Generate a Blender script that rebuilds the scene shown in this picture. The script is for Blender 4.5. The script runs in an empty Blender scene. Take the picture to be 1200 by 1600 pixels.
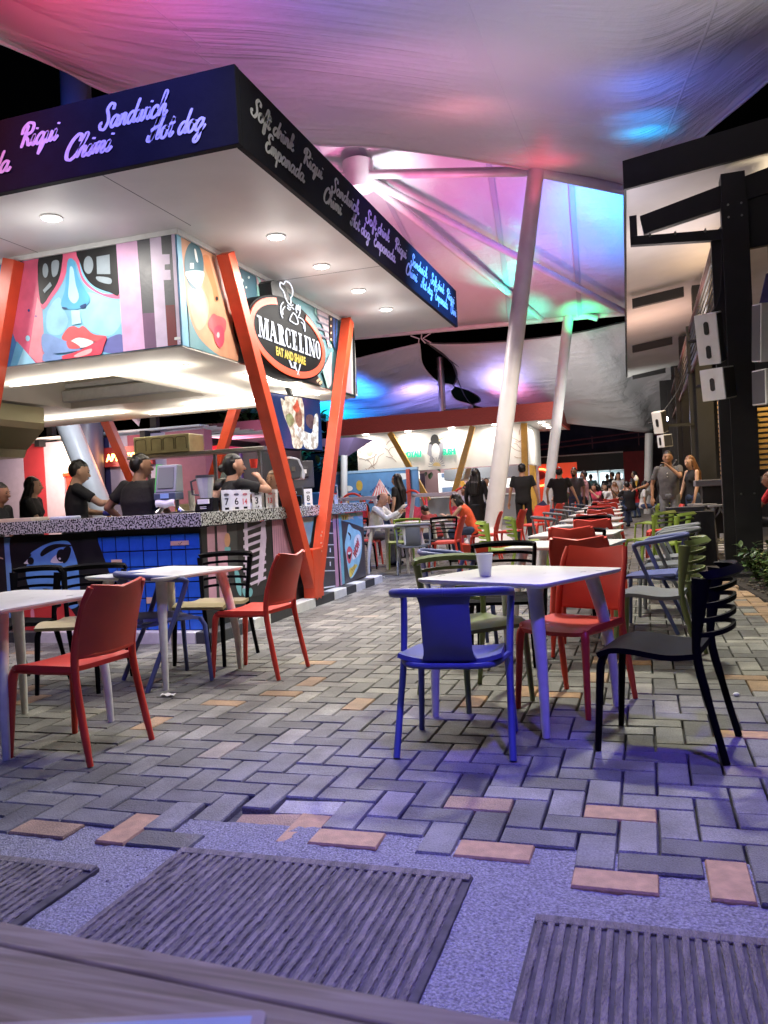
import bpy, bmesh, math, random
from mathutils import Vector, Matrix, Quaternion
from math import sin, cos, pi, radians
random.seed(7)
sc = bpy.context.scene
COL = sc.collection

# ------------------------------------------------------------------ camera
cam_d = bpy.data.cameras.new('camera')
cam = bpy.data.objects.new('camera', cam_d); COL.objects.link(cam)
cam_d.sensor_fit = 'VERTICAL'; cam_d.sensor_height = 36.0; cam_d.sensor_width = 27.0
cam_d.lens = 1265.55 / 1600 * 36.0
cam_d.clip_start = 0.05; cam_d.clip_end = 400
_yaw, _pit, _rol = 0.31314675, -0.01699475, -0.0529160206
_f = Vector((-sin(_yaw) * cos(_pit), cos(_yaw) * cos(_pit), sin(_pit)))
_r = Vector((cos(_yaw), sin(_yaw), 0)); _u = _r.cross(_f)
_r2 = cos(_rol) * _r + sin(_rol) * _u; _u2 = -sin(_rol) * _r + cos(_rol) * _u
_m = Matrix((_r2, _u2, -_f)).transposed().to_4x4(); _m.translation = Vector((0, 0, 1.18))
cam.matrix_world = _m
cam_d.dof.use_dof = True; cam_d.dof.focus_distance = 5.5; cam_d.dof.aperture_fstop = 9.0
sc.camera = cam

# ------------------------------------------------------------------ night sky, exposure
w = bpy.data.worlds.new('World'); sc.world = w; w.use_nodes = True
nt = w.node_tree; bg = nt.nodes['Background']
skyn = nt.nodes.new('ShaderNodeTexSky'); skyn.sky_type = 'NISHITA'; skyn.sun_disc = False
skyn.sun_elevation = radians(-4); skyn.sun_rotation = radians(200)
nt.links.new(skyn.outputs[0], bg.inputs[0]); bg.inputs[1].default_value = 0.02
sc.view_settings.view_transform = 'Standard'; sc.view_settings.look = 'None'
sc.view_settings.exposure = 0.45; sc.view_settings.gamma = 1.0; sc.view_settings.use_curve_mapping = False
sc.render.engine = 'CYCLES'
sc.cycles.max_bounces = 6; sc.cycles.diffuse_bounces = 3; sc.cycles.glossy_bounces = 3
sc.cycles.transmission_bounces = 3; sc.cycles.sample_clamp_indirect = 4.0
sc.cycles.use_denoising = True

# ------------------------------------------------------------------ materials
def hexc(r, g, b): return (r, g, b, 1)
def mat(name, col, rough=.6, metal=0., noise=0., nscale=8., bump=0., bscale=40., emit=None, estr=0., spec=.5, stretch=None, coord='Object'):
    m = bpy.data.materials.new(name); m.use_nodes = True
    t = m.node_tree; b = t.nodes['Principled BSDF']
    b.inputs['Base Color'].default_value = (*col, 1); b.inputs['Roughness'].default_value = rough
    b.inputs['Metallic'].default_value = metal; b.inputs['Specular IOR Level'].default_value = spec
    tc = t.nodes.new('ShaderNodeTexCoord'); src = tc.outputs[coord]
    if stretch:
        mp = t.nodes.new('ShaderNodeMapping'); mp.inputs['Scale'].default_value = stretch
        t.links.new(src, mp.inputs[0]); src = mp.outputs[0]
    if noise > 0:
        n = t.nodes.new('ShaderNodeTexNoise'); n.inputs['Scale'].default_value = nscale; n.inputs['Detail'].default_value = 5
        t.links.new(src, n.inputs['Vector'])
        mr = t.nodes.new('ShaderNodeMapRange'); mr.inputs[1].default_value = .3; mr.inputs[2].default_value = .7
        mr.inputs[3].default_value = 1 - noise; mr.inputs[4].default_value = 1 + noise
        t.links.new(n.outputs['Fac'], mr.inputs[0])
        mx = t.nodes.new('ShaderNodeVectorMath'); mx.operation = 'SCALE'
        mx.inputs[0].default_value = col; t.links.new(mr.outputs[0], mx.inputs['Scale'])
        t.links.new(mx.outputs[0], b.inputs['Base Color'])
        rr = t.nodes.new('ShaderNodeMapRange'); rr.inputs[3].default_value = max(0, rough - .08); rr.inputs[4].default_value = min(1, rough + .1)
        t.links.new(n.outputs['Fac'], rr.inputs[0]); t.links.new(rr.outputs[0], b.inputs['Roughness'])
    if bump > 0:
        n2 = t.nodes.new('ShaderNodeTexNoise'); n2.inputs['Scale'].default_value = bscale; n2.inputs['Detail'].default_value = 4
        t.links.new(src, n2.inputs['Vector'])
        bp = t.nodes.new('ShaderNodeBump'); bp.inputs['Strength'].default_value = bump; bp.inputs['Distance'].default_value = .02
        t.links.new(n2.outputs['Fac'], bp.inputs['Height']); t.links.new(bp.outputs[0], b.inputs['Normal'])
    if emit is not None:
        b.inputs['Emission Color'].default_value = (*emit, 1); b.inputs['Emission Strength'].default_value = estr
    return m
M = {}
def em(name, col, s): M[name] = mat(name, (0.02, .02, .02), .5, emit=col, estr=s); return M[name]

# ------------------------------------------------------------------ mesh helpers
class MB:
    def __init__(s): s.v = []; s.f = []
    def add(s, vs, fs):
        o = len(s.v); s.v += [tuple(v) for v in vs]; s.f += [tuple(i + o for i in f) for f in fs]; return s
    def box(s, a, b, M_=None):
        x0, y0, z0 = a; x1, y1, z1 = b
        vs = [(x0,y0,z0),(x1,y0,z0),(x1,y1,z0),(x0,y1,z0),(x0,y0,z1),(x1,y0,z1),(x1,y1,z1),(x0,y1,z1)]
        if M_ is not None: vs = [M_ @ Vector(v) for v in vs]
        return s.add(vs, [(3,2,1,0),(4,5,6,7),(0,1,5,4),(1,2,6,5),(2,3,7,6),(3,0,4,7)])
    def bar(s, p0, p1, w, h, up=(0,0,1)):
        p0 = Vector(p0); p1 = Vector(p1); d = (p1 - p0).normalized(); u = Vector(up)
        sd = d.cross(u)
        if sd.length < 1e-3: sd = d.cross(Vector((1,0,0)))
        sd.normalize(); u = sd.cross(d)
        vs = []
        for p in (p0, p1):
            for a, b in ((-1,-1),(1,-1),(1,1),(-1,1)): vs.append(p + sd * a * w / 2 + u * b * h / 2)
        return s.add(vs, [(0,1,2,3),(7,6,5,4),(0,4,5,1),(1,5,6,2),(2,6,7,3),(3,7,4,0)])
    def tube(s, pts, rad, n=8, closed=False):
        pts = [Vector(p) for p in pts]; L = len(pts)
        rs = rad if isinstance(rad, list) else [rad] * L
        prev = None; vs = []
        for i, p in enumerate(pts):
            if closed: t = (pts[(i + 1) % L] - pts[i - 1]).normalized()
            else: t = (pts[min(i + 1, L - 1)] - pts[max(i - 1, 0)]).normalized()
            if prev is None:
                a = Vector((0,0,1)) if abs(t.z) < .9 else Vector((1,0,0)); prev = t.cross(a).normalized()
            prev = (prev - t * prev.dot(t)).normalized(); q = t.cross(prev)
            r = rs[i]
            rx, ry = r if isinstance(r, tuple) else (r, r)
            for k in range(n):
                a = 2 * pi * k / n; vs.append(p + prev * cos(a) * rx + q * sin(a) * ry)
        fs = []
        for i in range(L if closed else L - 1):
            j = (i + 1) % L
            for k in range(n): fs.append((i*n+k, i*n+(k+1)%n, j*n+(k+1)%n, j*n+k))
        if not closed: fs += [tuple(range(n))[::-1], tuple((L-1)*n+k for k in range(n))]
        return s.add(vs, fs)
    def prism(s, pts, dirv):
        d = Vector(dirv); n = len(pts); a = [Vector(p) for p in pts]
        return s.add(a + [p + d for p in a], [tuple(range(n))[::-1], tuple(range(n, 2*n))] + [(i, (i+1)%n, (i+1)%n+n, i+n) for i in range(n)])
    def shell(s, fn, nu, nv, th):
        P_ = [[Vector(fn(i / nu, j / nv)) for j in range(nv + 1)] for i in range(nu + 1)]
        def nrm(i, j):
            a = P_[min(i+1,nu)][j] - P_[max(i-1,0)][j]; b = P_[i][min(j+1,nv)] - P_[i][max(j-1,0)]
            c = a.cross(b); return c.normalized() if c.length > 1e-9 else Vector((0,0,1))
        vs = []; W = nv + 1; N = (nu + 1) * W
        for sg in (.5, -.5):
            for i in range(nu + 1):
                for j in range(nv + 1): vs.append(P_[i][j] + nrm(i, j) * th * sg)
        fs = []
        for i in range(nu):
            for j in range(nv):
                a = i*W+j; fs.append((a, a+W, a+W+1, a+1)); fs.append((a+N, a+N+1, a+N+W+1, a+N+W))
        for i in range(nu): fs.append((i*W, i*W+N, (i+1)*W+N, (i+1)*W)); a = i*W+nv; fs.append((a, a+W, a+W+N, a+N))
        for j in range(nv): fs.append((j, j+1, j+1+N, j+N)); a = nu*W+j; fs.append((a, a+N, a+N+1, a+1))
        return s.add(vs, fs)
    def ball(s, c, r, n=10, m=6, M_=None):
        rx, ry, rz = r if isinstance(r, tuple) else (r, r, r); c = Vector(c); vs = [Vector((0,0,rz))]
        for j in range(1, m):
            t = pi * j / m
            for k in range(n): a = 2*pi*k/n; vs.append(Vector((rx*sin(t)*cos(a), ry*sin(t)*sin(a), rz*cos(t))))
        vs.append(Vector((0,0,-rz)))
        if M_ is not None: vs = [M_ @ v for v in vs]
        vs = [v + c for v in vs]; fs = [(0, 1+k, 1+(k+1)%n) for k in range(n)]
        for j in range(m-2):
            for k in range(n): a = 1+j*n; fs.append((a+k, a+n+k, a+n+(k+1)%n, a+(k+1)%n))
        b = 1+(m-2)*n; fs += [(len(vs)-1, b+(k+1)%n, b+k) for k in range(n)]
        return s.add(vs, fs)
    def mesh(s, name, smooth=None):
        me = bpy.data.meshes.new(name); me.from_pydata([tuple(v) for v in s.v], [], s.f); me.update()
        if smooth:
            me.polygons.foreach_set('use_smooth', [True] * len(me.polygons)); me.set_sharp_from_angle(angle=radians(smooth))
        return me
def link(name, data, m=None, parent=None, loc=None):
    o = bpy.data.objects.new(name, data); COL.objects.link(o)
    if m is not None: data.materials.clear(); data.materials.append(m)
    if parent is not None: o.parent = parent
    if loc is not None: o.location = loc
    return o
def bevel(o, w_=.004, seg=2):
    b = o.modifiers.new('bevel', 'BEVEL'); b.width = w_; b.segments = seg; b.limit_method = 'ANGLE'; return o
def part(name, mb, m, parent, smooth=None, bev=0):
    o = link(name, mb.mesh(name, smooth), m, parent)
    if bev: bevel(o, bev)
    return o
def tag(o, label, cat, group=None, kind=None):
    if label: o['label'] = label
    if cat: o['category'] = cat
    if group: o['group'] = group
    if kind: o['kind'] = kind
    return o
def thing(name, label, cat, loc=(0,0,0), rz=0., group=None):
    o = bpy.data.objects.new(name, None); COL.objects.link(o); o.location = loc; o.rotation_euler = (0,0,rz)
    o.empty_display_size = .1
    return tag(o, label, cat, group)
def single(name, mb, m, label, cat, smooth=None, group=None, loc=None, rz=0, bev=0):
    o = link(name, mb.mesh(name, smooth), m)
    if loc is not None: o.location = loc
    o.rotation_euler = (0,0,rz)
    if bev: bevel(o, bev)
    return tag(o, label, cat, group)
def struct(name, mb, m, smooth=None):
    o = link(name, mb.mesh(name, smooth), m); o['kind'] = 'structure'; return o
def copy_tree(o, parent=None):
    c = o.copy(); COL.objects.link(c)
    if parent is not None: c.parent = parent
    for ch in o.children: copy_tree(ch, c)
    return c
def spline(pts, n=6, closed=False):
    P_ = [Vector(p) for p in pts]; L = len(P_); out = []
    for i in range(L if closed else L - 1):
        if closed: p0, p1, p2, p3 = P_[i-1], P_[i], P_[(i+1)%L], P_[(i+2)%L]
        else: p0, p1, p2, p3 = P_[max(i-1,0)], P_[i], P_[i+1], P_[min(i+2,L-1)]
        for k in range(n):
            t = k / n; out.append(.5 * ((2*p1) + (p2-p0)*t + (2*p0-5*p1+4*p2-p3)*t*t + (3*p1-p0-3*p2+p3)*t**3))
    if not closed: out.append(P_[-1])
    return out
def light(name, kind, loc, power, col=(1,1,1), size=.1, target=None, angle=60, blend=.6, shape='DISK', sy=None, parent=None):
    d = bpy.data.lights.new(name, kind); d.energy = power; d.color = col
    if kind == 'AREA':
        d.shape = shape; d.size = size
        if sy: d.shape = 'RECTANGLE'; d.size_y = sy
    else: d.shadow_soft_size = size
    if kind == 'SPOT': d.spot_size = radians(angle); d.spot_blend = blend
    o = bpy.data.objects.new(name, d); COL.objects.link(o); o.location = loc
    if target is not None: o.rotation_euler = (Vector(target) - Vector(loc)).to_track_quat('-Z', 'Y').to_euler()
    return o

# Bfont lettering turned into a mesh (origin lower left, x right, y up)
def text_mesh(txt, size, bold=0., sx=1., ext=0.):
    cu = bpy.data.curves.new('lettering', 'FONT'); cu.body = txt; cu.size = size; cu.offset = bold; cu.extrude = ext
    o = bpy.data.objects.new('lettering', cu); me = bpy.data.meshes.new_from_object(o)
    bpy.data.objects.remove(o); me.name = 'lettering'
    for v in me.vertices: v.co.x *= sx
    return me
def wall_frame(org, xdir, ydir):
    x = Vector(xdir).normalized(); y = Vector(ydir).normalized(); z = x.cross(y)
    m = Matrix((x, y, z)).transposed().to_4x4(); m.translation = Vector(org); return m

# ---- script lettering: pen strokes (x-height 1)
GL = {
 'a': (1.25, [[(.95,.78),(.7,1.02),(.32,.85),(.12,.4),(.3,.02),(.6,.15),(.88,.6)],[(.98,1.02),(.86,.45),(.95,.06),(1.2,.1),(1.38,.4)]]),
 'c': (1.0, [[(.9,.75),(.7,1.02),(.32,.88),(.12,.42),(.3,.0),(.7,.08),(1.08,.42)]]),
 'd': (1.25, [[(.95,.78),(.7,1.02),(.32,.85),(.12,.4),(.3,.02),(.6,.15),(.88,.6)],[(1.25,2.1),(1.0,1.1),(.88,.4),(1.0,.04),(1.35,.35)]]),
 'f': (.85, [[(.0,.3),(.45,.9),(.85,1.7),(.82,2.15),(.6,2.0),(.45,1.0),(.35,-.3),(.35,-.95),(.6,-.7),(.62,.05),(.95,.42)]]),
 'g': (1.25, [[(.95,.78),(.7,1.02),(.32,.85),(.12,.4),(.3,.02),(.6,.15),(.88,.6)],[(.98,1.02),(.88,.1),(.75,-.75),(.4,-1.0),(.2,-.72),(.6,-.3),(1.38,.4)]]),
 'h': (1.15, [[(0,.35),(.45,1.2),(.72,1.95),(.55,2.15),(.38,1.5),(.2,0)],[(.22,.3),(.5,.92),(.8,.9),(.76,.35),(.88,.03),(1.25,.4)]]),
 'i': (.6, [[(0,.35),(.28,1.0),(.2,.3),(.34,.02),(.7,.4)],[(.42,1.42),(.46,1.6)]]),
 'k': (1.05, [[(0,.35),(.45,1.2),(.72,1.95),(.55,2.15),(.38,1.5),(.2,0)],[(.22,.45),(.6,.98),(.82,.8),(.35,.5)],[(.35,.5),(.7,.06),(1.15,.4)]]),
 'm': (1.5, [[(0,.35),(.28,1.0),(.18,0)],[(.2,.3),(.5,.95),(.7,.9),(.58,0)],[(.6,.3),(.92,.95),(1.14,.9),(1.06,.3),(1.18,.03),(1.55,.4)]]),
 'n': (1.1, [[(0,.35),(.28,1.0),(.18,0)],[(.2,.3),(.5,.95),(.78,.9),(.7,.3),(.82,.03),(1.2,.4)]]),
 'o': (1.0, [[(.6,1.02),(.22,.85),(.1,.4),(.32,0),(.72,.15),(.85,.65),(.6,1.02),(.75,.8),(1.1,.85)]]),
 'p': (1.1, [[(0,.35),(.3,1.05),(.16,0),(.05,-1)],[(.2,.3),(.5,.98),(.85,.85),(.85,.3),(.55,.02),(.25,.2)],[(.55,.02),(1.15,.4)]]),
 'q': (1.2, [[(.95,.78),(.7,1.02),(.32,.85),(.12,.4),(.3,.02),(.6,.15),(.88,.6)],[(.98,1.02),(.82,0),(.68,-1.0)],[(.68,-1.0),(1.0,-.5),(1.3,.35)]]),
 'r': (.8, [[(0,.35),(.3,1.08),(.38,.88),(.68,.88),(.58,.35),(.66,.04),(.92,.4)]]),
 't': (.7, [[(.05,.35),(.5,1.7),(.28,.55),(.4,.02),(.78,.4)],[(.0,1.12),(.78,1.2)]]),
 'u': (1.15, [[(0,.35),(.25,1.0),(.18,.3),(.38,.0),(.68,.3),(.84,1.0)],[(.84,1.0),(.74,.3),(.88,.03),(1.25,.4)]]),
 'w': (1.4, [[(0,.35),(.25,1.0),(.16,.3),(.36,0),(.64,.4),(.74,1.0)],[(.74,1.0),(.66,.3),(.86,0),(1.12,.4),(1.18,1.0),(1.5,.85)]]),
 'S': (1.35, [[(1.35,1.6),(1.35,2.05),(.9,2.2),(.55,1.75),(.8,1.2),(.95,.6),(.6,.0),(.1,.05),(-.1,.45),(.2,.6)]]),
 'R': (1.5, [[(.6,2.0),(.4,1.0),(.22,-.05)],[(.0,1.2),(.05,1.8),(.6,2.2),(1.25,2.0),(1.2,1.35),(.55,1.05),(.85,.6),(1.1,.1),(1.55,.35)]]),
 'C': (1.25, [[(1.25,1.5),(1.25,2.0),(.9,2.2),(.4,1.7),(.12,.9),(.2,.2),(.6,-.05),(1.0,.15),(1.3,.5)]]),
 'H': (1.45, [[(-.1,.5),(-.2,.1),(.1,.0),(.45,.8),(.8,2.1),(.55,1.3),(.3,0)],[(1.45,2.15),(1.1,1.0),(1.0,.1),(1.45,.35)],[(.0,.85),(.6,1.1),(1.3,1.15)]]),
 'E': (1.2, [[(1.2,1.75),(1.1,2.15),(.6,2.1),(.4,1.6),(.75,1.15),(.3,.95),(.08,.45),(.35,-.02),(.85,.1),(1.25,.5)]]),
 ' ': (.7, []),
}
def script_mesh(lines, xh, slant=.38, wt=.2):
    """lines: [(text, x, y)] -> flat mesh of pen strokes in the x-y plane"""
    mb = MB()
    for txt, X, Y in lines:
        cx = 0.; zi = 0.
        for ch in txt:
            adv, strokes = GL[ch]
            for st in strokes:
                pts = spline([(a, b, 0) for a, b in st], 5)
                L = len(pts); vs = []
                for i, p in enumerate(pts):
                    t = (pts[min(i+1, L-1)] - pts[max(i-1, 0)]); t.normalize()
                    ang = math.atan2(t.y, t.x)
                    w_ = wt * (.55 + .55 * abs(sin(ang + .25)))
                    if ch.isupper(): w_ *= 1.15
                    if i in (0, L-1): w_ *= .6
                    n_ = Vector((-t.y, t.x, 0)) * w_ / 2
                    for q in (p + n_, p - n_):
                        x = (q.x + cx) ; y = q.y
                        vs.append((X + (x + slant * y) * xh, Y + y * xh, 0))
                zi += .0004; vs = [(a, b, zi) for a, b, c in vs]
                mb.add(vs, [(2*i, 2*i+1, 2*i+3, 2*i+2) for i in range(L-1)])
            cx += adv * .93
    return mb

def script_word(word, x0, x1, y0, xh, wt=.36):
    mb = script_mesh([(word, 0, 0)], 1.0, .38, wt); xs = [v[0] for v in mb.v]; a, b = min(xs), max(xs); k = (x1-x0)/(b-a)
    mb.v = [(x0+(x-a)*k, y0+y*xh, z) for x, y, z in mb.v]; return mb
# ------------------------------------------------------------------ shared materials
M['red_plastic'] = mat('red_plastic', (.66,.05,.03), .42, noise=.12, nscale=5, bump=.05, bscale=300)
M['blue_plastic'] = mat('blue_plastic', (.08,.1,.26), .45, noise=.12, nscale=5, bump=.05, bscale=300)
M['grey_plastic'] = mat('grey_plastic', (.13,.14,.155), .45, noise=.12, nscale=5, bump=.05, bscale=300)
M['black_plastic'] = mat('black_plastic', (.004,.004,.005), .5, spec=.05, noise=.15, nscale=5, bump=.04, bscale=300)
M['green_plastic'] = mat('green_plastic', (.25,.36,.05), .42, noise=.12, nscale=5, bump=.05, bscale=300)
M['olive_plastic'] = mat('olive_plastic', (.15,.19,.07), .42, noise=.12, nscale=5, bump=.05, bscale=300)
M['table_white'] = mat('table_white', (.7,.7,.69), .3, noise=.09, nscale=6, bump=.03, bscale=90)
M['table_leg'] = mat('table_leg', (.7,.69,.66), .42, noise=.08, nscale=20)
M['orange_steel'] = mat('orange_steel', (.6,.065,.022), .38, noise=.12, nscale=6, bump=.05, bscale=60)
M['soffit'] = mat('soffit', (.72,.71,.70), .55, noise=.04, nscale=3)
M['ceiling_cream'] = mat('ceiling_cream', (.74,.69,.6), .55, noise=.03, nscale=3)
M['fascia'] = mat('fascia', (.012,.012,.018), .75, spec=.15, noise=.2, nscale=6, bump=.1, bscale=30)
M['letter'] = mat('letter', (.88,.88,.9), .5, noise=.12, nscale=30)
M['white'] = mat('white_paint', (.78,.78,.76), .5, noise=.06, nscale=12)
M['black'] = mat('black_paint', (.01,.01,.011), .5, noise=.2, nscale=10)
M['black_steel'] = mat('black_steel', (.016,.016,.017), .5, noise=.2, nscale=4, bump=.05, bscale=25)
M['steel'] = mat('brushed_steel', (.5,.5,.49), .3, metal=.9, noise=.1, nscale=20, stretch=(1,1,12))
M['dark_grey'] = mat('dark_grey', (.05,.05,.055), .5, noise=.15)
M['kerb_white'] = mat('kerb_white', (.6,.6,.57), .6, noise=.12, nscale=9, bump=.15, bscale=50)
M['kerb_black'] = mat('kerb_black', (.035,.037,.04), .6, noise=.2, nscale=9, bump=.15, bscale=50)
M['pole_white'] = mat('pole_white', (.66,.65,.64), .35, noise=.08, nscale=3, bump=.04, bscale=14)
M['red_wall'] = mat('red_wall', (.3,.015,.02), .6, noise=.15)
M['brown_clad'] = mat('brown_cladding', (.4,.06,.04), .6, noise=.5, nscale=30, stretch=(6,6,.5), bump=.3, bscale=30)
M['yellow_beam'] = mat('yellow_beam', (.5,.26,.04), .45, noise=.15, nscale=6)
M['glass'] = mat('dark_glass', (.02,.02,.025), .1)
M['wood'] = mat('wood', (.36,.2,.075), .5, noise=.3, nscale=10, stretch=(1,8,8), bump=.1)
M['skin_a'] = mat('skin_tan', (.5,.27,.17), .5, noise=.08, nscale=20)
M['skin_b'] = mat('skin_brown', (.3,.155,.09), .5, noise=.08, nscale=20)
M['skin_c'] = mat('skin_light', (.56,.34,.23), .5, noise=.08, nscale=20)
M['hair'] = mat('hair_black', (.009,.007,.006), .38, noise=.3, nscale=40, stretch=(1,1,.15), bump=.3, bscale=60)
M['hair_brown'] = mat('hair_brown', (.16,.07,.028), .42, noise=.4, nscale=40, stretch=(1,1,.15), bump=.3, bscale=60)
M['eye'] = mat('eye_dark', (.01,.008,.007), .2)
M['lipm'] = mat('lip_skin', (.3,.09,.07), .5)
def cloth(n, c): M[n] = mat(n, c, .85, noise=.2, nscale=9, bump=.9, bscale=7); return M[n]
cloth('cloth_black', (.011,.011,.013)); cloth('cloth_white', (.68,.68,.66)); cloth('cloth_grey', (.09,.085,.09))
cloth('cloth_jeans', (.05,.075,.15)); cloth('cloth_jeans_grey', (.17,.18,.2)); cloth('cloth_orange', (.72,.1,.03))
cloth('cloth_red', (.5,.02,.025)); cloth('cloth_darkred', (.2,.02,.02)); cloth('cloth_pink', (.6,.3,.33)); cloth('cloth_hotpink', (.6,.07,.13))
cloth('cloth_teal', (.09,.2,.22)); cloth('cloth_olive', (.13,.15,.09)); cloth('cloth_lilac', (.45,.43,.55))
M['glove'] = mat('glove_blue', (.06,.06,.45), .45)
M['leaf'] = mat('leaf', (.07,.12,.03), .35, noise=.35, nscale=6)
M['leaf_dark'] = mat('leaf_dark', (.03,.07,.025), .4, noise=.35, nscale=6)
M['soil'] = mat('soil', (.035,.028,.022), .95, noise=.5, nscale=14, bump=.8, bscale=25)
em('led', (1,.93,.86), 14); em('downlight', (1,.95,.9), 14); em('neon_orange', (1,.09,.02), 1.25); em('neon_white', (.85,.88,1), 1.15)
em('yellow_glow', (1,.7,.03), .9); em('menu_white', (.82,.95,1), 1.6); em('neon_red', (1,.06,.03), 2.2); em('neon_green', (0,.75,.4), .95)
em('panel_glow', (1,.97,.93), 1.2); em('pink_glow', (1,.35,.6), 1.0); em('warm_glow', (1,.62,.2), 2.2); em('cyan_glow', (.2,.8,1), 1.2)
PAL = {'sky':(.05,.2,.5),'navy':(.02,.06,.25),'skylight':(.35,.66,.85),'pink':(.72,.13,.24),'pinklight':(.8,.3,.36),'mauve':(.35,.15,.35),
 'skymid':(.13,.42,.66),'facemid':(.2,.47,.66),'facelight':(.3,.58,.73),'facedark':(.13,.14,.36),'black':(.012,.012,.013),'lens':(.26,.31,.35),
 'nose':(.1,.38,.62),'noselight':(.42,.68,.8),'navyface':(.03,.06,.17),'lip':(.7,.11,.12),'liphot':(.76,.07,.11),'lipshine':(.85,.45,.45),
 'teeth':(.78,.78,.76),'faceblue':(.22,.34,.62),'mauvepink':(.62,.36,.56),'charcoal':(.06,.06,.07),'plum':(.16,.07,.15),'lilac':(.58,.47,.62),
 'maroon':(.16,.015,.02),'white':(.75,.75,.73),'teal':(.14,.3,.34),'orange':(.6,.3,.18),'orangelight':(.64,.38,.26),'orangedark':(.5,.2,.09),
 'lensteal':(.05,.13,.17),'lenspale':(.4,.56,.56),'navymural':(.035,.075,.12),'skin':(.72,.46,.36),'tealdark':(.04,.11,.15),'navyblue':(.03,.08,.24),
 'dot':(.6,.68,.66),'pinkgrey':(.46,.3,.34),'mint':(.3,.55,.5),'cream':(.7,.5,.32),'greypink':(.5,.4,.45),'slate':(.17,.17,.23),'blacksoft':(.022,.022,.025),
 'lilacpink':(.6,.42,.5),'skystripe':(.16,.34,.62),'faceblue2':(.13,.34,.68),'red':(.6,.05,.045),'pinkdust':(.5,.26,.34),'plumdust':(.3,.13,.2),
 'greydark':(.06,.06,.065),'tealm':(.16,.4,.45),'greydark2':(.045,.045,.05),'greyband':(.42,.44,.45),'greylight':(.45,.5,.52),'ochre':(.5,.33,.06),
 'skylight2':(.3,.58,.66),'yellow':(.75,.58,.08)}
PM = {}
def pal(k):
    if k not in PM: PM[k] = mat('paint_' + k, PAL[k], .42, noise=.13, nscale=7, bump=.06, bscale=35)
    return PM[k]
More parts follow.
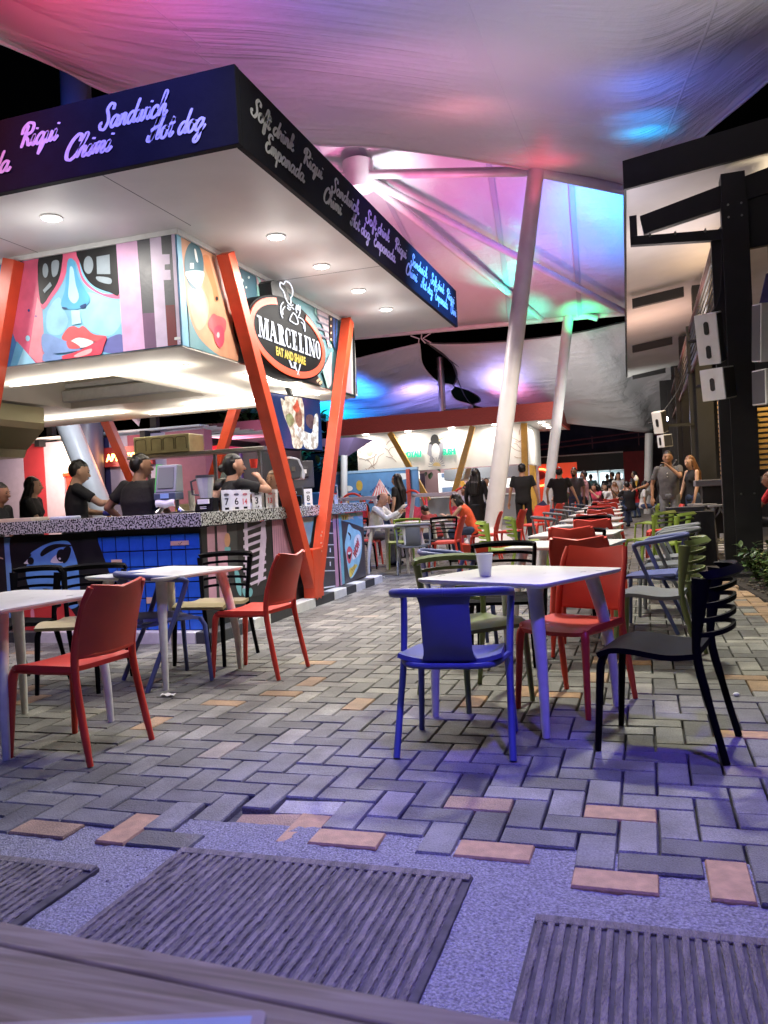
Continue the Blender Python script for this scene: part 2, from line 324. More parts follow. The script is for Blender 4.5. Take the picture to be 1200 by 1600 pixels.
FRONT_UPPER = [
 ('sky', 0, [(-6.423, 3.656), (-5.382, 3.593), (-5.547, 2.609), (-6.505, 2.628)]),
 ('navy', 1, [(-6.423, 3.656), (-5.938, 3.634), (-5.878, 3.187), (-6.213, 2.584), (-6.507, 2.613)]),
 ('skylight', 0, [(-5.604, 3.154), (-5.609, 3.138), (-5.622, 3.126), (-5.638, 3.12), (-5.657, 3.122), (-5.672, 3.132), (-5.683, 3.147), (-5.685, 3.164), (-5.68, 3.18), (-5.668, 3.192), (-5.651, 3.198), (-5.633, 3.195), (-5.617, 3.186), (-5.607, 3.171)]),
 ('pink', 0, [(-5.391, 3.594), (-5.192, 3.588), (-5.209, 2.619), (-5.312, 2.618), (-5.529, 2.846), (-5.591, 3.003)]),
 ('pinklight', 0, [(-5.255, 3.214), (-5.212, 3.135), (-5.209, 2.619), (-5.29, 2.62), (-5.392, 2.712)]),
 ('skylight', 0, [(-5.365, 2.855), (-5.369, 2.844), (-5.376, 2.835), (-5.387, 2.831), (-5.398, 2.832), (-5.408, 2.839), (-5.414, 2.849), (-5.416, 2.861), (-5.413, 2.872), (-5.405, 2.88), (-5.394, 2.884), (-5.383, 2.883), (-5.373, 2.877), (-5.367, 2.867)]),
 ('navy', 0, [(-5.347, 3.105), (-5.351, 3.096), (-5.36, 3.093), (-5.369, 3.098), (-5.372, 3.108), (-5.368, 3.116), (-5.358, 3.119), (-5.35, 3.114)]),
 ('mauve', 0, [(-5.27, 3.043), (-5.274, 3.037), (-5.285, 3.035), (-5.295, 3.039), (-5.298, 3.047), (-5.294, 3.054), (-5.283, 3.055), (-5.273, 3.051)]),
 ('skylight', 0, [(-5.514, 2.845), (-5.311, 2.622), (-5.608, 2.627)]),
 ('skymid', 0, [(-5.514, 2.845), (-5.443, 2.77), (-5.527, 2.625), (-5.608, 2.627)]),
 ('facemid', 0, [(-5.201, 3.589), (-4.357, 3.565), (-4.35, 2.622), (-5.209, 2.622)]),
 ('facelight', 1, [(-4.842, 3.162), (-4.684, 3.185), (-4.469, 3.1), (-4.362, 3.058), (-4.356, 2.901), (-4.473, 2.787), (-4.641, 2.82), (-4.756, 2.905), (-4.799, 3.026)]),
 ('facelight', 1, [(-5.149, 3.069), (-5.016, 3.184), (-4.971, 3.076), (-4.927, 2.954), (-5.023, 2.849), (-5.162, 2.894)]),
 ('facedark', 1, [(-4.584, 2.656), (-4.545, 2.737), (-4.474, 2.773), (-4.36, 2.774), (-4.352, 2.625)]),
 ('pink', 1, [(-5.201, 3.586), (-4.949, 3.582), (-4.778, 3.578), (-4.769, 3.456), (-4.743, 3.337), (-4.664, 3.237), (-4.533, 3.154), (-4.354, 3.125), (-4.357, 3.09), (-4.484, 3.116), (-4.641, 3.194), (-4.746, 3.294), (-4.792, 3.43), (-4.819, 3.48), (-4.889, 3.49), (-4.917, 3.389), (-4.973, 3.295), (-5.078, 3.192), (-5.214, 3.112)]),
 ('black', 1, [(-5.201, 3.586), (-4.961, 3.581), (-4.957, 3.467), (-5.002, 3.335), (-5.093, 3.23), (-5.218, 3.154)]),
 ('black', 1, [(-4.767, 3.577), (-4.359, 3.566), (-4.361, 3.143), (-4.465, 3.157), (-4.613, 3.222), (-4.706, 3.315), (-4.756, 3.439)]),
 ('lens', 1, [(-4.62, 3.413), (-4.628, 3.381), (-4.644, 3.356), (-4.665, 3.344), (-4.688, 3.347), (-4.707, 3.365), (-4.72, 3.393), (-4.722, 3.428), (-4.715, 3.46), (-4.699, 3.485), (-4.677, 3.497), (-4.655, 3.494), (-4.635, 3.476), (-4.623, 3.447)]),
 ('lens', 0, [(-4.581, 3.48), (-4.442, 3.481), (-4.446, 3.311), (-4.585, 3.33)]),
 ('lens', 1, [(-4.593, 3.309), (-4.448, 3.276), (-4.451, 3.226), (-4.568, 3.263)]),
 ('lens', 1, [(-5.108, 3.43), (-5.114, 3.403), (-5.124, 3.382), (-5.138, 3.371), (-5.152, 3.373), (-5.164, 3.387), (-5.171, 3.41), (-5.172, 3.439), (-5.167, 3.466), (-5.157, 3.487), (-5.143, 3.497), (-5.129, 3.495), (-5.117, 3.481), (-5.11, 3.458)]),
 ('lens', 1, [(-5.064, 3.497), (-4.985, 3.497), (-5.01, 3.387), (-5.065, 3.373)]),
 ('lens', 0, [(-5.18, 3.263), (-5.095, 3.326), (-5.076, 3.291), (-5.164, 3.235)]),
 ('nose', 1, [(-4.885, 3.492), (-4.823, 3.483), (-4.791, 3.343), (-4.725, 3.219), (-4.674, 3.133), (-4.718, 3.071), (-4.85, 3.05), (-4.962, 3.081), (-4.988, 3.128), (-4.939, 3.232), (-4.915, 3.36)]),
 ('noselight', 1, [(-4.867, 3.426), (-4.833, 3.407), (-4.817, 3.274), (-4.79, 3.155), (-4.846, 3.104), (-4.903, 3.17), (-4.885, 3.298)]),
 ('navyface', 1, [(-4.782, 3.075), (-4.717, 3.088), (-4.728, 3.055), (-4.77, 3.052)]),
 ('navyface', 1, [(-4.977, 3.089), (-4.918, 3.073), (-4.945, 3.066), (-4.971, 3.073)]),
 ('noselight', 0, [(-4.882, 3.048), (-4.79, 3.04), (-4.781, 2.923), (-4.88, 2.92)]),
 ('lip', 1, [(-5.002, 2.814), (-4.931, 2.894), (-4.86, 2.906), (-4.81, 2.883), (-4.757, 2.894), (-4.659, 2.813), (-4.52, 2.778), (-4.647, 2.746), (-4.816, 2.799), (-4.922, 2.779)]),
 ('teeth', 1, [(-4.905, 2.774), (-4.807, 2.798), (-4.66, 2.744), (-4.77, 2.707), (-4.873, 2.727)]),
 ('liphot', 1, [(-4.52, 2.778), (-4.556, 2.696), (-4.607, 2.624), (-4.828, 2.624), (-5.017, 2.626), (-5.008, 2.657), (-4.877, 2.675), (-4.718, 2.713), (-4.612, 2.752)]),
 ('lipshine', 1, [(-4.879, 2.644), (-4.79, 2.675), (-4.685, 2.688), (-4.705, 2.651), (-4.828, 2.629)]),
 ('faceblue', 1, [(-5.206, 2.875), (-5.025, 2.813), (-4.94, 2.774), (-4.822, 2.71), (-4.806, 2.687), (-4.929, 2.685), (-5.034, 2.686), (-5.204, 2.707)]),
 ('lip', 1, [(-4.946, 2.779), (-4.896, 2.776), (-4.812, 2.724), (-4.822, 2.703), (-4.918, 2.713), (-4.945, 2.745)]),
 ('faceblue', 1, [(-5.205, 2.698), (-5.088, 2.68), (-5.01, 2.65), (-5.03, 2.627), (-5.208, 2.625)]),
 ('mauvepink', 0, [(-4.361, 3.566), (-4.145, 3.565), (-4.126, 2.624), (-4.35, 2.622)]),
 ('charcoal', 0, [(-4.145, 3.565), (-4.014, 3.574), (-4.007, 2.625), (-4.126, 2.624)]),
 ('plum', 0, [(-4.13, 2.931), (-4.008, 2.923), (-4.007, 2.625), (-4.126, 2.624)]),
 ('lilac', 0, [(-4.014, 3.574), (-3.9, 3.578), (-3.894, 2.621), (-4.007, 2.625)]),
 ('charcoal', 0, [(-3.9, 3.578), (-3.796, 3.583), (-3.795, 2.624), (-3.894, 2.621)]),
 ('maroon', 0, [(-3.894, 2.972), (-3.804, 2.966), (-3.795, 2.624), (-3.894, 2.621)]),
 ('lilac', 0, [(-3.92, 3.404), (-3.824, 3.393), (-3.826, 3.31), (-3.877, 3.315), (-3.88, 3.269), (-3.825, 3.262), (-3.825, 3.178), (-3.921, 3.187)]),
 ('lilac', 0, [(-3.796, 3.583), (-3.697, 3.588), (-3.695, 2.627), (-3.795, 2.624)]),
 ('white', 0, [(-3.822, 2.692), (-3.798, 2.694), (-3.715, 2.684), (-3.715, 2.673), (-3.804, 2.669), (-3.824, 2.672)]),
 ('white', 0, [(-3.777, 2.658), (-3.721, 2.655), (-3.722, 2.646), (-3.777, 2.65)]),
]
RIGHT_UPPER = [
 ('teal', 0, [(6.285, 3.633), (10.934, 3.742), (10.621, 2.654), (6.307, 2.633)]),
 ('orange', 1, [(6.284, 3.627), (6.506, 3.637), (6.813, 3.631), (7, 3.34), (7.192, 2.951), (7.199, 2.646), (6.888, 2.644), (6.583, 2.713), (6.417, 2.807), (6.32, 2.969), (6.289, 3.201)]),
 ('orangelight', 1, [(6.338, 3.138), (6.575, 3.193), (6.683, 3.076), (6.619, 2.907), (6.476, 2.818), (6.373, 2.935)]),
 ('orangedark', 1, [(6.622, 3.484), (6.732, 3.514), (6.788, 3.401), (6.86, 3.259), (6.881, 3.159), (6.799, 3.133), (6.769, 3.238), (6.67, 3.372)]),
 ('lensteal', 1, [(6.635, 3.414), (6.621, 3.332), (6.582, 3.255), (6.526, 3.196), (6.46, 3.164), (6.396, 3.162), (6.343, 3.191), (6.308, 3.246), (6.296, 3.318), (6.309, 3.397), (6.345, 3.472), (6.399, 3.532), (6.464, 3.567), (6.529, 3.572), (6.585, 3.545), (6.622, 3.489)]),
 ('lenspale', 1, [(6.311, 3.279), (6.617, 3.355), (6.598, 3.26), (6.516, 3.187), (6.415, 3.194), (6.334, 3.227)]),
 ('white', 1, [(6.477, 3.507), (6.506, 3.507), (6.534, 3.415), (6.497, 3.42)]),
 ('white', 0, [(6.391, 3.37), (6.456, 3.386), (6.451, 3.339), (6.386, 3.323)]),
 ('black', 1, [(6.866, 3.169), (6.863, 3.159), (6.854, 3.15), (6.843, 3.143), (6.832, 3.141), (6.822, 3.143), (6.815, 3.148), (6.814, 3.157), (6.818, 3.167), (6.826, 3.176), (6.837, 3.182), (6.848, 3.185), (6.858, 3.183), (6.865, 3.177)]),
 ('lip', 1, [(6.649, 2.906), (6.744, 3.007), (6.826, 3.008), (6.946, 3.01), (6.995, 2.979), (6.965, 2.892), (6.843, 2.822), (6.719, 2.839)]),
 ('liphot', 1, [(6.754, 2.876), (6.855, 2.928), (6.937, 2.903), (6.93, 2.788), (6.838, 2.721), (6.759, 2.775)]),
 ('lipshine', 1, [(6.848, 2.839), (6.845, 2.827), (6.836, 2.816), (6.825, 2.809), (6.814, 2.807), (6.804, 2.81), (6.798, 2.818), (6.796, 2.829), (6.8, 2.841), (6.808, 2.851), (6.819, 2.858), (6.831, 2.86), (6.841, 2.857), (6.847, 2.849)]),
 ('navymural', 0, [(7.032, 3.623), (7.666, 3.613), (7.705, 2.651), (7.407, 2.646), (7.153, 3.21)]),
 ('skin', 1, [(7.045, 3.597), (7.191, 3.6), (7.224, 3.46), (7.246, 3.264), (7.356, 3.135), (7.441, 2.928), (7.264, 2.964), (7.118, 3.202)]),
 ('tealdark', 1, [(7.251, 3.61), (7.654, 3.61), (7.658, 3.32), (7.354, 3.117), (7.252, 3.316)]),
 ('white', 1, [(7.265, 3.336), (7.412, 3.301), (7.515, 3.237), (7.539, 3.189), (7.456, 3.207), (7.353, 3.262), (7.261, 3.301)]),
 ('navyblue', 1, [(7.418, 3.199), (7.588, 3.217), (7.602, 2.956), (7.693, 2.653), (7.521, 2.663), (7.414, 2.854)]),
 ('dot', 0, [(7.371, 3.57), (7.363, 3.557), (7.347, 3.549), (7.332, 3.549), (7.327, 3.559), (7.334, 3.572), (7.351, 3.58), (7.366, 3.58)]),
 ('dot', 0, [(7.397, 3.45), (7.387, 3.434), (7.368, 3.424), (7.351, 3.426), (7.345, 3.437), (7.354, 3.453), (7.373, 3.463), (7.39, 3.462)]),
 ('dot', 0, [(7.54, 3.512), (7.532, 3.5), (7.515, 3.492), (7.5, 3.492), (7.494, 3.501), (7.502, 3.513), (7.519, 3.521), (7.535, 3.521)]),
 ('dot', 0, [(7.374, 3.104), (7.363, 3.086), (7.342, 3.075), (7.322, 3.078), (7.315, 3.092), (7.325, 3.11), (7.347, 3.121), (7.367, 3.118)]),
 ('dot', 0, [(7.609, 3.3), (7.601, 3.286), (7.584, 3.277), (7.568, 3.279), (7.563, 3.29), (7.571, 3.305), (7.588, 3.313), (7.604, 3.312)]),
 ('dot', 0, [(7.536, 2.752), (7.528, 2.741), (7.511, 2.735), (7.495, 2.736), (7.49, 2.745), (7.498, 2.756), (7.514, 2.763), (7.53, 2.762)]),
 ('dot', 0, [(7.46, 3.398), (7.453, 3.388), (7.439, 3.381), (7.427, 3.381), (7.422, 3.389), (7.429, 3.399), (7.442, 3.406), (7.455, 3.405)]),
 ('pinkgrey', 0, [(7.674, 3.61), (8.474, 3.623), (8.439, 3.355), (7.84, 3.359), (7.693, 3.452)]),
 ('mint', 0, [(7.688, 3.571), (7.739, 3.569), (7.924, 3.387), (7.849, 3.37)]),
 ('mint', 0, [(7.677, 3.48), (7.769, 3.433), (7.791, 3.349), (7.698, 3.328)]),
 ('cream', 0, [(8.129, 3.617), (8.163, 3.616), (8.147, 3.426), (8.112, 3.419)]),
 ('pinkgrey', 0, [(7.693, 2.813), (7.914, 2.647), (8.346, 2.64), (7.914, 2.647), (7.705, 2.651)]),
 ('mint', 0, [(7.702, 2.725), (7.76, 2.712), (7.854, 2.657), (7.713, 2.652)]),
 ('mint', 0, [(9.242, 3.633), (9.28, 3.635), (9.289, 3.465), (9.24, 3.497)]),
 ('greypink', 0, [(9.321, 3.619), (9.692, 3.619), (9.655, 3.126), (9.48, 3.375), (9.311, 3.47)]),
 ('slate', 0, [(9.326, 3.578), (9.699, 3.59), (9.695, 3.563), (9.323, 3.552)]),
 ('slate', 0, [(9.315, 3.5), (9.688, 3.509), (9.684, 3.482), (9.312, 3.474)]),
 ('slate', 0, [(9.304, 3.422), (9.676, 3.429), (9.672, 3.402), (9.301, 3.396)]),
 ('slate', 0, [(9.294, 3.345), (9.664, 3.349), (9.661, 3.322), (9.29, 3.319)]),
 ('slate', 0, [(9.283, 3.267), (9.653, 3.269), (9.649, 3.242), (9.279, 3.242)]),
 ('blacksoft', 0, [(9.704, 3.621), (10.015, 3.618), (9.914, 3.145), (9.696, 3.285)]),
 ('navyblue', 0, [(9.832, 3.612), (9.922, 3.613), (9.856, 3.158), (9.789, 3.235)]),
 ('navyblue', 0, [(9.966, 3.617), (10.015, 3.618), (9.914, 3.145), (9.874, 3.161)]),
 ('cream', 0, [(9.789, 3.52), (9.772, 3.502), (9.741, 3.496), (9.728, 3.508), (9.746, 3.527), (9.776, 3.533)]),
 ('cream', 0, [(9.777, 3.435), (9.759, 3.416), (9.729, 3.411), (9.716, 3.423), (9.733, 3.442), (9.764, 3.447)]),
 ('cream', 0, [(9.764, 3.349), (9.747, 3.331), (9.717, 3.325), (9.704, 3.338), (9.721, 3.356), (9.751, 3.362)]),
 ('cream', 0, [(9.752, 3.264), (9.734, 3.246), (9.704, 3.241), (9.691, 3.253), (9.709, 3.272), (9.739, 3.277)]),
 ('cream', 0, [(9.739, 3.179), (9.722, 3.161), (9.692, 3.156), (9.679, 3.169), (9.696, 3.187), (9.726, 3.192)]),
 ('blacksoft', 0, [(8.13, 2.677), (9.03, 2.862), (9.35, 2.655), (9.028, 2.653)]),
 ('cream', 0, [(9.139, 2.696), (9.252, 2.738), (9.282, 2.72), (9.167, 2.671)]),
 ('cream', 0, [(9.216, 2.677), (9.319, 2.715), (9.338, 2.692), (9.251, 2.654)]),
 ('greypink', 0, [(9.377, 2.849), (9.7, 3.111), (9.642, 2.712), (9.546, 2.646)]),
 ('mint', 0, [(9.349, 2.845), (9.404, 2.842), (9.546, 2.646), (9.489, 2.65)]),
 ('lilacpink', 0, [(10.266, 3.613), (10.466, 3.633), (10.37, 2.662), (10.154, 2.661)]),
 ('white', 0, [(10.466, 3.633), (10.567, 3.636), (10.464, 2.66), (10.37, 2.662)]),
 ('blacksoft', 0, [(10.547, 3.632), (10.635, 3.632), (10.531, 2.656), (10.436, 2.657)]),
 ('white', 0, [(10.635, 3.632), (10.924, 3.679), (10.642, 2.656), (10.531, 2.656)]),
 ('blacksoft', 0, [(10.663, 3.5), (10.718, 3.5), (10.591, 2.686), (10.55, 2.686)]),
]
FRONT_LOWER = [
 ('blacksoft', 0, [(-6.924, 1.024), (-5.883, 0.995), (-5.879, 0.105), (-6.999, 0.106)]),
 ('cream', 0, [(-6.058, 0.846), (-5.907, 0.798), (-5.908, 0.786), (-6.059, 0.827)]),
 ('skystripe', 0, [(-5.885, 0.995), (-5.805, 0.992), (-5.834, 0.105), (-5.879, 0.105)]),
 ('black', 1, [(-5.805, 0.992), (-5.553, 1.002), (-5.186, 1.003), (-4.8, 1.004), (-4.735, 0.866), (-4.678, 0.688), (-4.614, 0.481), (-4.577, 0.275), (-4.563, 0.105), (-4.893, 0.105), (-5.433, 0.105), (-5.834, 0.105), (-5.808, 0.592)]),
 ('faceblue2', 1, [(-5.594, 0.814), (-5.516, 0.868), (-5.392, 0.917), (-5.263, 0.94), (-5.146, 0.936), (-5.097, 0.863), (-5.053, 0.727), (-5.042, 0.577), (-5.058, 0.353), (-5.183, 0.295), (-5.364, 0.296), (-5.524, 0.374), (-5.618, 0.497), (-5.649, 0.65)]),
 ('black', 1, [(-5.463, 0.836), (-5.395, 0.887), (-5.283, 0.914), (-5.121, 0.902), (-5.126, 0.884), (-5.249, 0.879), (-5.361, 0.841), (-5.452, 0.801)]),
 ('white', 1, [(-5.353, 0.753), (-5.319, 0.791), (-5.253, 0.83), (-5.178, 0.858), (-5.186, 0.753), (-5.26, 0.735), (-5.332, 0.737)]),
 ('black', 1, [(-5.173, 0.802), (-5.181, 0.776), (-5.197, 0.756), (-5.22, 0.745), (-5.244, 0.745), (-5.265, 0.758), (-5.278, 0.779), (-5.282, 0.805), (-5.274, 0.831), (-5.258, 0.852), (-5.235, 0.862), (-5.211, 0.862), (-5.19, 0.849), (-5.177, 0.828)]),
 ('black', 1, [(-5.196, 0.866), (-5.119, 0.878), (-5.128, 0.811), (-5.168, 0.752), (-5.214, 0.739)]),
 ('white', 0, [(-5.233, 0.774), (-5.237, 0.766), (-5.247, 0.764), (-5.255, 0.767), (-5.259, 0.774), (-5.254, 0.782), (-5.245, 0.785), (-5.236, 0.781)]),
 ('white', 1, [(-5.665, 0.743), (-5.629, 0.778), (-5.579, 0.771), (-5.549, 0.743), (-5.61, 0.734)]),
 ('black', 1, [(-5.542, 0.762), (-5.547, 0.748), (-5.558, 0.737), (-5.574, 0.73), (-5.59, 0.731), (-5.605, 0.738), (-5.614, 0.75), (-5.617, 0.764), (-5.612, 0.779), (-5.601, 0.79), (-5.585, 0.796), (-5.569, 0.796), (-5.554, 0.789), (-5.545, 0.777)]),
 ('black', 1, [(-5.682, 0.766), (-5.631, 0.818), (-5.566, 0.824), (-5.606, 0.787), (-5.665, 0.743)]),
 ('black', 1, [(-5.46, 0.494), (-5.316, 0.454), (-5.324, 0.47), (-5.405, 0.494)]),
 ('red', 1, [(-5.834, 0.105), (-5.812, 0.246), (-5.698, 0.299), (-5.417, 0.334), (-5.233, 0.355), (-5.114, 0.249), (-5.088, 0.105)]),
 ('pinklight', 1, [(-5.615, 0.283), (-5.577, 0.298), (-5.575, 0.191), (-5.606, 0.145)]),
]
RIGHT_LOWER = [
 ('blacksoft', 0, [(6.29, 1.008), (10.549, 1.011), (10.557, 0.129), (6.22, 0.321)]),
 ('pinkdust', 0, [(6.405, 1.008), (6.537, 1.009), (6.506, 0.321), (6.369, 0.326)]),
 ('pinkdust', 0, [(6.577, 1.009), (6.761, 1.008), (6.732, 0.304), (6.56, 0.32)]),
 ('greydark', 0, [(6.767, 1.009), (6.954, 1.009), (6.944, 0.619), (6.761, 0.609)]),
 ('orange', 1, [(6.813, 0.863), (6.805, 0.835), (6.787, 0.813), (6.764, 0.802), (6.74, 0.804), (6.72, 0.818), (6.708, 0.842), (6.706, 0.87), (6.714, 0.898), (6.731, 0.92), (6.754, 0.931), (6.778, 0.93), (6.799, 0.916), (6.811, 0.892)]),
 ('tealm', 1, [(6.701, 0.801), (6.808, 0.793), (6.783, 0.75), (6.715, 0.753)]),
 ('tealm', 1, [(6.861, 0.599), (6.931, 0.563), (6.977, 0.443), (6.962, 0.315), (6.882, 0.397)]),
 ('tealm', 1, [(7.001, 0.383), (7.125, 0.389), (7.208, 0.335), (7.16, 0.282), (7.022, 0.307)]),
 ('lilac', 0, [(7.106, 1.012), (7.172, 1.014), (7.148, 0.365), (7.067, 0.367)]),
 ('lilac', 0, [(7.482, 1.012), (7.557, 1.012), (7.577, 0.838), (7.453, 0.449), (7.316, 0.366)]),
 ('lilac', 0, [(7.077, 0.949), (7.576, 1.003), (7.58, 0.974), (7.079, 0.919)]),
 ('lilac', 0, [(7.068, 0.871), (7.566, 0.924), (7.57, 0.894), (7.07, 0.841)]),
 ('lilac', 0, [(7.058, 0.793), (7.557, 0.844), (7.56, 0.814), (7.061, 0.763)]),
 ('lilac', 0, [(7.049, 0.716), (7.547, 0.764), (7.55, 0.735), (7.052, 0.685)]),
 ('lilac', 0, [(7.04, 0.638), (7.537, 0.685), (7.54, 0.656), (7.043, 0.607)]),
 ('lilac', 0, [(7.031, 0.56), (7.527, 0.606), (7.53, 0.576), (7.033, 0.53)]),
 ('lilac', 0, [(7.022, 0.483), (7.517, 0.527), (7.52, 0.497), (7.024, 0.452)]),
 ('lilac', 0, [(7.013, 0.406), (7.507, 0.448), (7.511, 0.418), (7.015, 0.375)]),
 ('pinkdust', 0, [(7.715, 1.013), (7.983, 1.01), (8.162, 0.636), (8.198, 0.153), (7.705, 0.171), (7.711, 0.641)]),
 ('plumdust', 0, [(7.757, 1.011), (7.768, 1.011), (7.709, 0.201), (7.695, 0.203)]),
 ('plumdust', 0, [(7.804, 1.011), (7.815, 1.01), (7.78, 0.192), (7.766, 0.194)]),
 ('plumdust', 0, [(7.852, 1.01), (7.863, 1.01), (7.853, 0.182), (7.839, 0.184)]),
 ('plumdust', 0, [(7.9, 1.01), (7.911, 1.009), (7.927, 0.172), (7.912, 0.174)]),
 ('plumdust', 0, [(7.949, 1.01), (7.96, 1.009), (8.002, 0.162), (7.987, 0.164)]),
 ('white', 0, [(8.299, 1.007), (8.311, 1.006), (8.417, 0.413), (8.401, 0.414)]),
 ('white', 0, [(8.402, 1.006), (8.414, 1.005), (8.459, 0.408), (8.447, 0.41)]),
 ('white', 0, [(8.302, 0.935), (8.467, 0.935), (8.47, 0.928), (8.305, 0.928)]),
 ('white', 0, [(8.285, 0.81), (8.45, 0.809), (8.453, 0.802), (8.289, 0.803)]),
 ('white', 0, [(8.269, 0.686), (8.433, 0.683), (8.436, 0.676), (8.272, 0.679)]),
 ('tealm', 0, [(8.473, 1.007), (8.848, 1.006), (8.696, 0.716), (8.524, 0.573), (8.457, 0.613)]),
 ('tealm', 0, [(9.103, 1.005), (9.397, 1.004), (9.106, 0.688), (8.905, 0.434)]),
 ('greydark2', 0, [(9.372, 1.005), (9.448, 1.006), (9.428, 0.104), (8.979, 0.131), (9.031, 0.567)]),
 ('white', 0, [(9.132, 0.941), (9.514, 0.932), (9.518, 0.922), (9.131, 0.93)]),
 ('white', 0, [(9.112, 0.8), (9.491, 0.778), (9.495, 0.769), (9.111, 0.789)]),
 ('white', 0, [(9.092, 0.662), (9.47, 0.635), (9.474, 0.623), (9.091, 0.651)]),
 ('white', 0, [(9.071, 0.509), (9.447, 0.477), (9.45, 0.466), (9.069, 0.499)]),
 ('white', 0, [(9.048, 0.349), (9.423, 0.314), (9.426, 0.303), (9.046, 0.338)]),
 ('white', 0, [(9.019, 0.15), (9.395, 0.127), (9.398, 0.111), (9.017, 0.136)]),
 ('white', 0, [(9.274, 0.603), (9.308, 0.6), (9.301, 0.549), (9.266, 0.552)]),
 ('white', 0, [(9.249, 0.435), (9.284, 0.432), (9.276, 0.381), (9.242, 0.384)]),
 ('greyband', 1, [(9.308, 1.007), (9.449, 1.009), (9.252, 0.862), (9.106, 0.688), (9.002, 0.425), (8.951, 0.101), (8.854, 0.106), (8.891, 0.436), (8.988, 0.696), (9.159, 0.894)]),
 ('pinkdust', 0, [(9.418, 1.007), (9.53, 1.006), (9.52, 0.1), (9.407, 0.103)]),
 ('pinkdust', 0, [(9.561, 1.005), (9.613, 1.005), (9.626, 0.099), (9.573, 0.098)]),
 ('tealm', 0, [(9.619, 1.005), (9.735, 1.005), (9.724, 0.111), (9.627, 0.107)]),
 ('tealm', 0, [(9.709, 1.006), (10.543, 1.01), (10.539, 0.793), (9.965, 0.893), (9.707, 0.92)]),
 ('greylight', 0, [(10.271, 1.008), (10.537, 1.01), (10.545, 0.908), (10.377, 0.927)]),
 ('cream', 0, [(9.982, 1.002), (10.089, 0.959), (10.236, 0.973), (10.144, 0.947), (10.197, 0.915), (10.074, 0.936), (9.996, 0.913), (9.974, 0.953)]),
 ('ochre', 0, [(9.707, 0.992), (9.98, 0.992), (9.97, 0.924), (9.75, 0.923)]),
 ('blacksoft', 0, [(9.769, 0.975), (9.801, 0.977), (9.816, 0.93), (9.784, 0.932)]),
 ('blacksoft', 0, [(9.867, 0.979), (9.911, 0.977), (9.888, 0.931), (9.855, 0.933)]),
 ('greydark2', 0, [(9.707, 0.923), (9.965, 0.893), (10.539, 0.793), (10.551, 0.13), (10.06, 0.107), (9.725, 0.114)]),
 ('skylight2', 1, [(9.978, 0.869), (10.122, 0.802), (10.396, 0.739), (10.458, 0.596), (10.387, 0.417), (10.243, 0.268), (10.034, 0.165), (9.91, 0.167), (9.848, 0.307), (9.817, 0.465), (9.788, 0.603), (9.888, 0.752)]),
 ('black', 1, [(9.923, 0.765), (10.009, 0.735), (10.035, 0.684), (9.984, 0.648), (10.003, 0.696), (9.941, 0.733)]),
 ('lip', 1, [(9.854, 0.532), (9.945, 0.576), (10.054, 0.514), (10.018, 0.428), (9.938, 0.349), (9.854, 0.388), (9.833, 0.464)]),
 ('black', 1, [(9.882, 0.495), (10.005, 0.489), (9.959, 0.414), (9.893, 0.423)]),
 ('teeth', 1, [(9.888, 0.498), (10.006, 0.496), (9.956, 0.469), (9.89, 0.474)]),
 ('white', 1, [(10.143, 0.641), (10.234, 0.702), (10.354, 0.705), (10.428, 0.639), (10.397, 0.518), (10.313, 0.444), (10.175, 0.399), (10.058, 0.393), (10.047, 0.465), (10.139, 0.538)]),
 ('yellow', 1, [(9.899, 0.278), (9.997, 0.292), (10.151, 0.321), (10.205, 0.292), (10.124, 0.256), (9.979, 0.175), (9.901, 0.18)]),
]
EDGE_A = [(-7.72, 6.83, 7), (-7.37, 8.3, 7.1), (-7.15, 9.2, 7.15), (-7.02, 10.06, 7.2), (-6.45, 11.89, 7.4), (-5.58, 13.77, 7.7), (-4.47, 15, 7.9), (-3.28, 16.46, 8.05), (-1.95, 18.07, 8.15), (-0.76, 19.13, 8.1), (-0.15, 19.47, 8), (0.45, 18.37, 7.8), (1, 16.65, 7.5), (1.42, 14.92, 7.2), (1.94, 12.99, 6.9), (2.79, 10.07, 6.6)]
LENS_L = [(-7.23, 27.3, 6.47), (-7.34, 27.8, 6.22), (-7.44, 28.3, 5.97), (-7.4, 28.9, 5.7), (-7.18, 29.6, 5.41), (-6.78, 30.3, 5.31), (-7.03, 30.9, 5.18), (-7, 31.6, 4.92), (-6.51, 32.3, 4.74), (-6.55, 33, 4.65), (-5.83, 34, 4.6)]
LENS_R = [(-7, 27.3, 6.49), (-6.62, 27.9, 6.21), (-6.36, 28.5, 5.86), (-6.35, 29.1, 5.57), (-6.59, 29.8, 5.35), (-6.76, 30.3, 5.31), (-6.52, 30.9, 5.28), (-6.12, 31.6, 5.02), (-6.14, 32.2, 4.86), (-6.52, 32.6, 4.77), (-5.82, 34, 4.71)]
C_TOP_L = [(-18.71, 29, 7), (-14.38, 29, 6.44), (-11.42, 28.4, 6.24), (-9.86, 28, 6.31), (-8.38, 27.6, 6.4), (-7.23, 27.3, 6.47)]
C_BOT_L = [(-23.4, 36, 5.82), (-20.44, 36, 5.86), (-17.3, 36, 5.42), (-13.99, 36, 4.66), (-9.48, 35, 4.13), (-5.94, 34.5, 4.16)]
C_TOP_R = [(-7, 27.3, 6.49), (-6.26, 27.5, 6.4), (-4.79, 28, 6.38), (-3.29, 28.3, 6.4), (-1.8, 28.6, 6.51), (-0.44, 29, 6.75), (1.34, 29.5, 6.96)]
C_BOT_R = [(-5.83, 34, 4.6), (-4.37, 34, 4.21), (-2.96, 34, 3.78), (-1.33, 34, 3.48), (0.23, 34, 3.2), (0.64, 34, 3.6), (1.73, 34, 4.02)]
